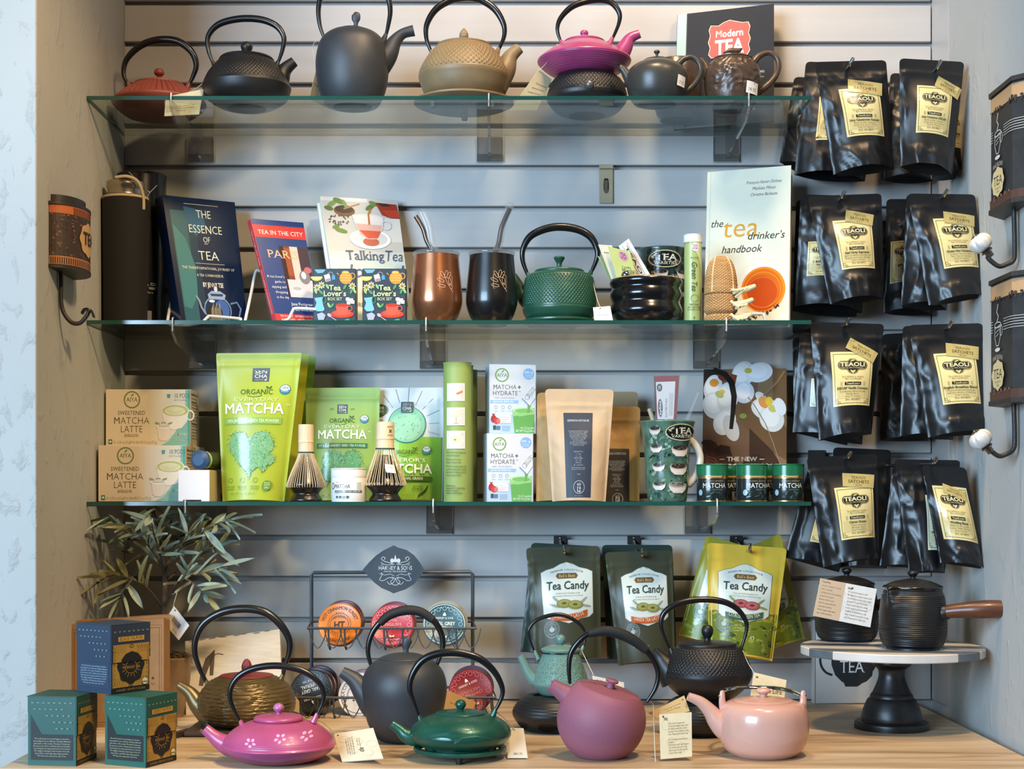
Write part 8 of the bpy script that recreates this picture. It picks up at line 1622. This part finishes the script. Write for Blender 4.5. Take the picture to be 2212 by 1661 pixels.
def flor(th, z, r):
    a = th*15; v = (z-A.z(1470))/.0066; ph = np.floor(v) % 2*PI; l = np.sqrt((np.mod(a+ph, 2*PI)-PI)**2/2.2+(np.mod(v, 1)-.5)**2*9); ang_ = np.arctan2((np.mod(v, 1)-.5)*3, (np.mod(a+ph, 2*PI)-PI)/1.5)
    return .0009*np.clip(np.cos(6*ang_), 0, 1)*(l < 1.5)*(l > .35)*((z > A.z(1472)) & (z < A.z(1416)))
T = teapot('teapot', 'small teal iron teapot with starburst relief raised on a black warmer', -.36, 1211,
    [(38, 1501), (48, 1496), (60, 1480), (62, 1474), None, (60, 1472), (54, 1452), (46, 1430), (39, 1412), (37, 1408)], TEAL, A.z(1501), [(40, 1408), (42, 1404), (40, 1400), (22, 1394), (0, 1392)],
    [(5, 1394), (5, 1391), (8, 1389), (11, 1381), (8, 1373), (0, 1370)], [(1156, 1410), (1145, 1382), (1142, 1361), (1157, 1341), (1185, 1330), (1214, 1328), (1243, 1341), (1261, 1360), (1265, 1378), (1259, 1400)], 4,
    [(1188, 1474), (1160, 1472), (1145, 1458), (1134, 1438), (1124, 1416)], [17, 15, 12, 9.5, 7.5], flor, seg=480, n=22, lugr=5)
T.part('lid_edge', lathe_px(A, 1206, [(40.5, 1409.5), (41.5, 1408.5), (41, 1407)], 2, 48, caps=False), mat('dark_steel', '5a4a3e'))
card('price_tag', 'white tag with red lettering behind the mauve teapot knob', [(1279, 1459, -.42), (1348, 1474, -.41), (1348, 1500, -.42), (1284, 1490, -.43)], 'cfc9bd', [('IRON LIFE', 12, 34, 14, 36)], strings=[[(1256, 1405, -.36), (1266, 1425, -.39), (1282, 1458, -.42)]])
# mauve pot
A = At(-.612); c = A.p(1299, 1553); R = 96*A.s; ax = Vector((.27, -.12, 1)).normalized(); R3 = Vector(ax).to_track_quat('Z', 'Y').to_matrix()
T = Thing('teapot', 'round matt mauve teapot with slanted lid and black wrapped handle', 'teapot', (c.x, c.y, ZC))
T.o['label'] = 'round matt mauve teapot with slanted lid, between the green and blush ones'
pr = [(R*math.sin(t), -R*math.cos(t)) for t in np.linspace(.02, PI*.70, 36)]; zc = pr[-1][1]
pr = [(0, -R)]+pr+[(R*.74, zc+.0045), (R*.70, zc+.0065), (R*.685, zc+.0068)]
m = M(); m.lathe(pr, c, 96, axis=R3); m.v = [(a, b, max(z, ZC+.0002)) for a, b, z in m.v]; T.part('body', m, MAU)
m = M(); m.lathe([(R*.67, zc+.0058), (R*.668, zc+.0072), (R*.4, zc+.0095), (0, zc+.0105)], c, 72, axis=R3); lid = T.part('lid', m, MAU)
kc = c+ax*(zc+.010)+(R3 @ Vector((0, 0, 0))); u_ = .006
m = M(); m.lathe([(.0062, -.001), (.0052, .004), (.0055, .007), (.009, .0085), (.0098, .011), (.008, .0125), (0, .013)], c+ax*(zc+.0103), 28, axis=R3); T.part('knob', m, MAU, lid)
T.part('spout', tube_px(A, [(1262, 1530), (1232, 1507), (1210, 1492), (1190, 1479)], [36, 25, 18, 15], 6, 24, hole=True), MAU)
h_ = [(1231, 1476), (1229, 1443), (1233, 1412), (1249, 1387), (1272, 1369), (1304, 1363), (1336, 1368), (1368, 1383), (1396, 1405), (1414, 1430), (1422, 1456), (1416, 1486), (1397, 1517)]
T.part('handle', tube_px(A, h_, [3.5, 5, 6, 7, 7, 7, 7, 7, 7, 6.5, 6, 5, 3.5], 6, 14), BLKH); T.part('handle_wrap', tube_px(A, h_[4:9], [8.5, 11, 12, 11.5, 9], 6, 16), mat('black_wrap'))
def faq(p):
    tagprint(p); p.text('FAQ:', 14, 14, 6, '4f4534', w=12, al='l', bold=.02, res=1)
    for i in range(12): p.text(('Q: Do cast iron teapots rust?', 'A: Cast iron teapots may rust if', 'not dried properly, but a small', 'amount of rust is harmless to the', 'body. Clean it and continue using.', '', 'Q: Is the enamel material inside', 'healthy?', 'A: Enamel is a safe, high tempera-', 'ture resistant material. It may', 'chip if exposed to high heat, but', "it won't affect usage.")[i] or ' ', 26, 24+i*6, 4, '7a6c50', w=(52, 62, 58, 64, 62, 2, 60, 18, 64, 58, 60, 42)[i], al='l', res=1)
card('leaflet', 'cream printed care leaflet standing open in front of the blush teapot spout', [(1424, 1543, -.630), (1494, 1538, -.625), (1495, 1634, -.645), (1427, 1640, -.650)], 'd6c7a3', extra=faq, hole=(12, 6, 2.6), t=.0008, strings=[[(1397, 1518, -.612), (1410, 1520, -.60), (1412, 1560, -.62), (1416, 1650, -.655)]])
card('leaflet', 'kraft rear page of the care leaflet by the mauve teapot', [(1401, 1540, -.590), (1478, 1502, -.585), (1490, 1536, -.590), (1420, 1552, -.60)], 'b89a68', [('Unpacking: check the', 34, 40, 8, 50), ('box for damage', 40, 60, 8, 40)], hole=(92, 20, 3))
# black hobnail pot on warmer
A = At(-.40); zt = A.z(1502)
T = Thing('teapot_warmer', 'black ridged iron warmer half hidden under the black hobnail teapot', 'warmer', (A.x(1512), -.40, ZC))
T.part('body', lathe_px(A, 1512, [(56, 1586), (64, 1580), (78, 1562), (82, 1548), (78, 1532), (66, 1516), (56, 1508), None, (54, 1507), (44, 1507), (40, 1512)], 12, 96, rings(.0045, .0007, A.z(1575), A.z(1510)), ZC), BLK)
T = teapot('teapot', 'black hobnail iron teapot with ball knob raised in front of the yellow pouches', -.40, 1528,
    [(50, 1507), (62, 1502), (84, 1482), (95, 1462), (96, 1452), None, (95, 1450), (88, 1428), (74, 1406), (64, 1396), (60, 1394)], BLK, A.z(1507), [(62, 1395), (62, 1391), (58, 1388), (30, 1384), (0, 1383)],
    [(8, 1386), (7, 1378), (9, 1375), (13, 1363), (9, 1352), (0, 1349)], [(1449, 1405), (1434, 1372), (1428, 1345), (1436, 1322), (1464, 1304), (1512, 1295), (1560, 1299), (1592, 1315), (1611, 1341), (1612, 1364), (1601, 1402)], 6,
    [(1458, 1462), (1437, 1436), (1424, 1418), (1412, 1406)], [36, 24, 15, 12], hob(128, .0036, .0012, A.z(1449), A.z(1399), 1), seg=770, n=16)
def pc(p): tagprint(p); p.text('IRON LIFE', 54, 74, 20, '5a4a34', w=76, serif=True)
card('price_tag', 'cream patterned tag standing behind the blush teapot', [(1628, 1452, -.47), (1699, 1469, -.47), (1694, 1512, -.49), (1620, 1508, -.49)], 'd2c19a', extra=pc, hole=(12, 16, 4), strings=[[(1604, 1404, -.40), (1616, 1432, -.44), (1632, 1458, -.47)]])
# blush ceramic pot
A = At(-.60)
T = teapot('teapot', 'glossy blush pink ceramic teapot with long spout and steel handle at the front', -.60, 1649,
    [(60, 1632), (66, 1630), (84, 1616), (95, 1592), (97, 1565), (95, 1540), (88, 1524), (76, 1516), (64, 1513)], BLUSH, ZC, [(63, 1514), (62, 1511), (40, 1507), (16, 1505), (0, 1505)],
    [(12, 1507), (8, 1503), (9, 1499), (16, 1494), (16, 1490), (10, 1486), (0, 1485)], None, 6,
    [(1605, 1582), (1572, 1574), (1549, 1556), (1533, 1535), (1513, 1516), (1486, 1504)], [32, 29, 22, 16, 12, 9], seg=96)
for x0 in (1560, 1735):
    T.part('lug', tube_px(A, [(x0+(4 if x0 < 1600 else -4), 1536), (x0, 1515), (x0, 1500), (x0, 1493)], [10, 7.5, 6, 4.5], 5, 14, flat=.7), BLUSH); m = M(); m.ball(A.p(x0+(-5 if x0 < 1600 else 5), 1503), .0025, 12); T.part('rivet', m, mat('chrome'))
m = M(); P = spline([(A.x(1562), -.60, A.z(1502)), (A.x(1570), -.55, A.z(1503)), (A.x(1600), -.515, A.z(1502)), (A.x(1649), -.505, A.z(1502)), (A.x(1698), -.515, A.z(1502)), (A.x(1726), -.55, A.z(1503)), (A.x(1733), -.60, A.z(1502))], 6)
m.tube(P, .0035, 8, flat=.3); T.part('handle', m, mat('chrome'))
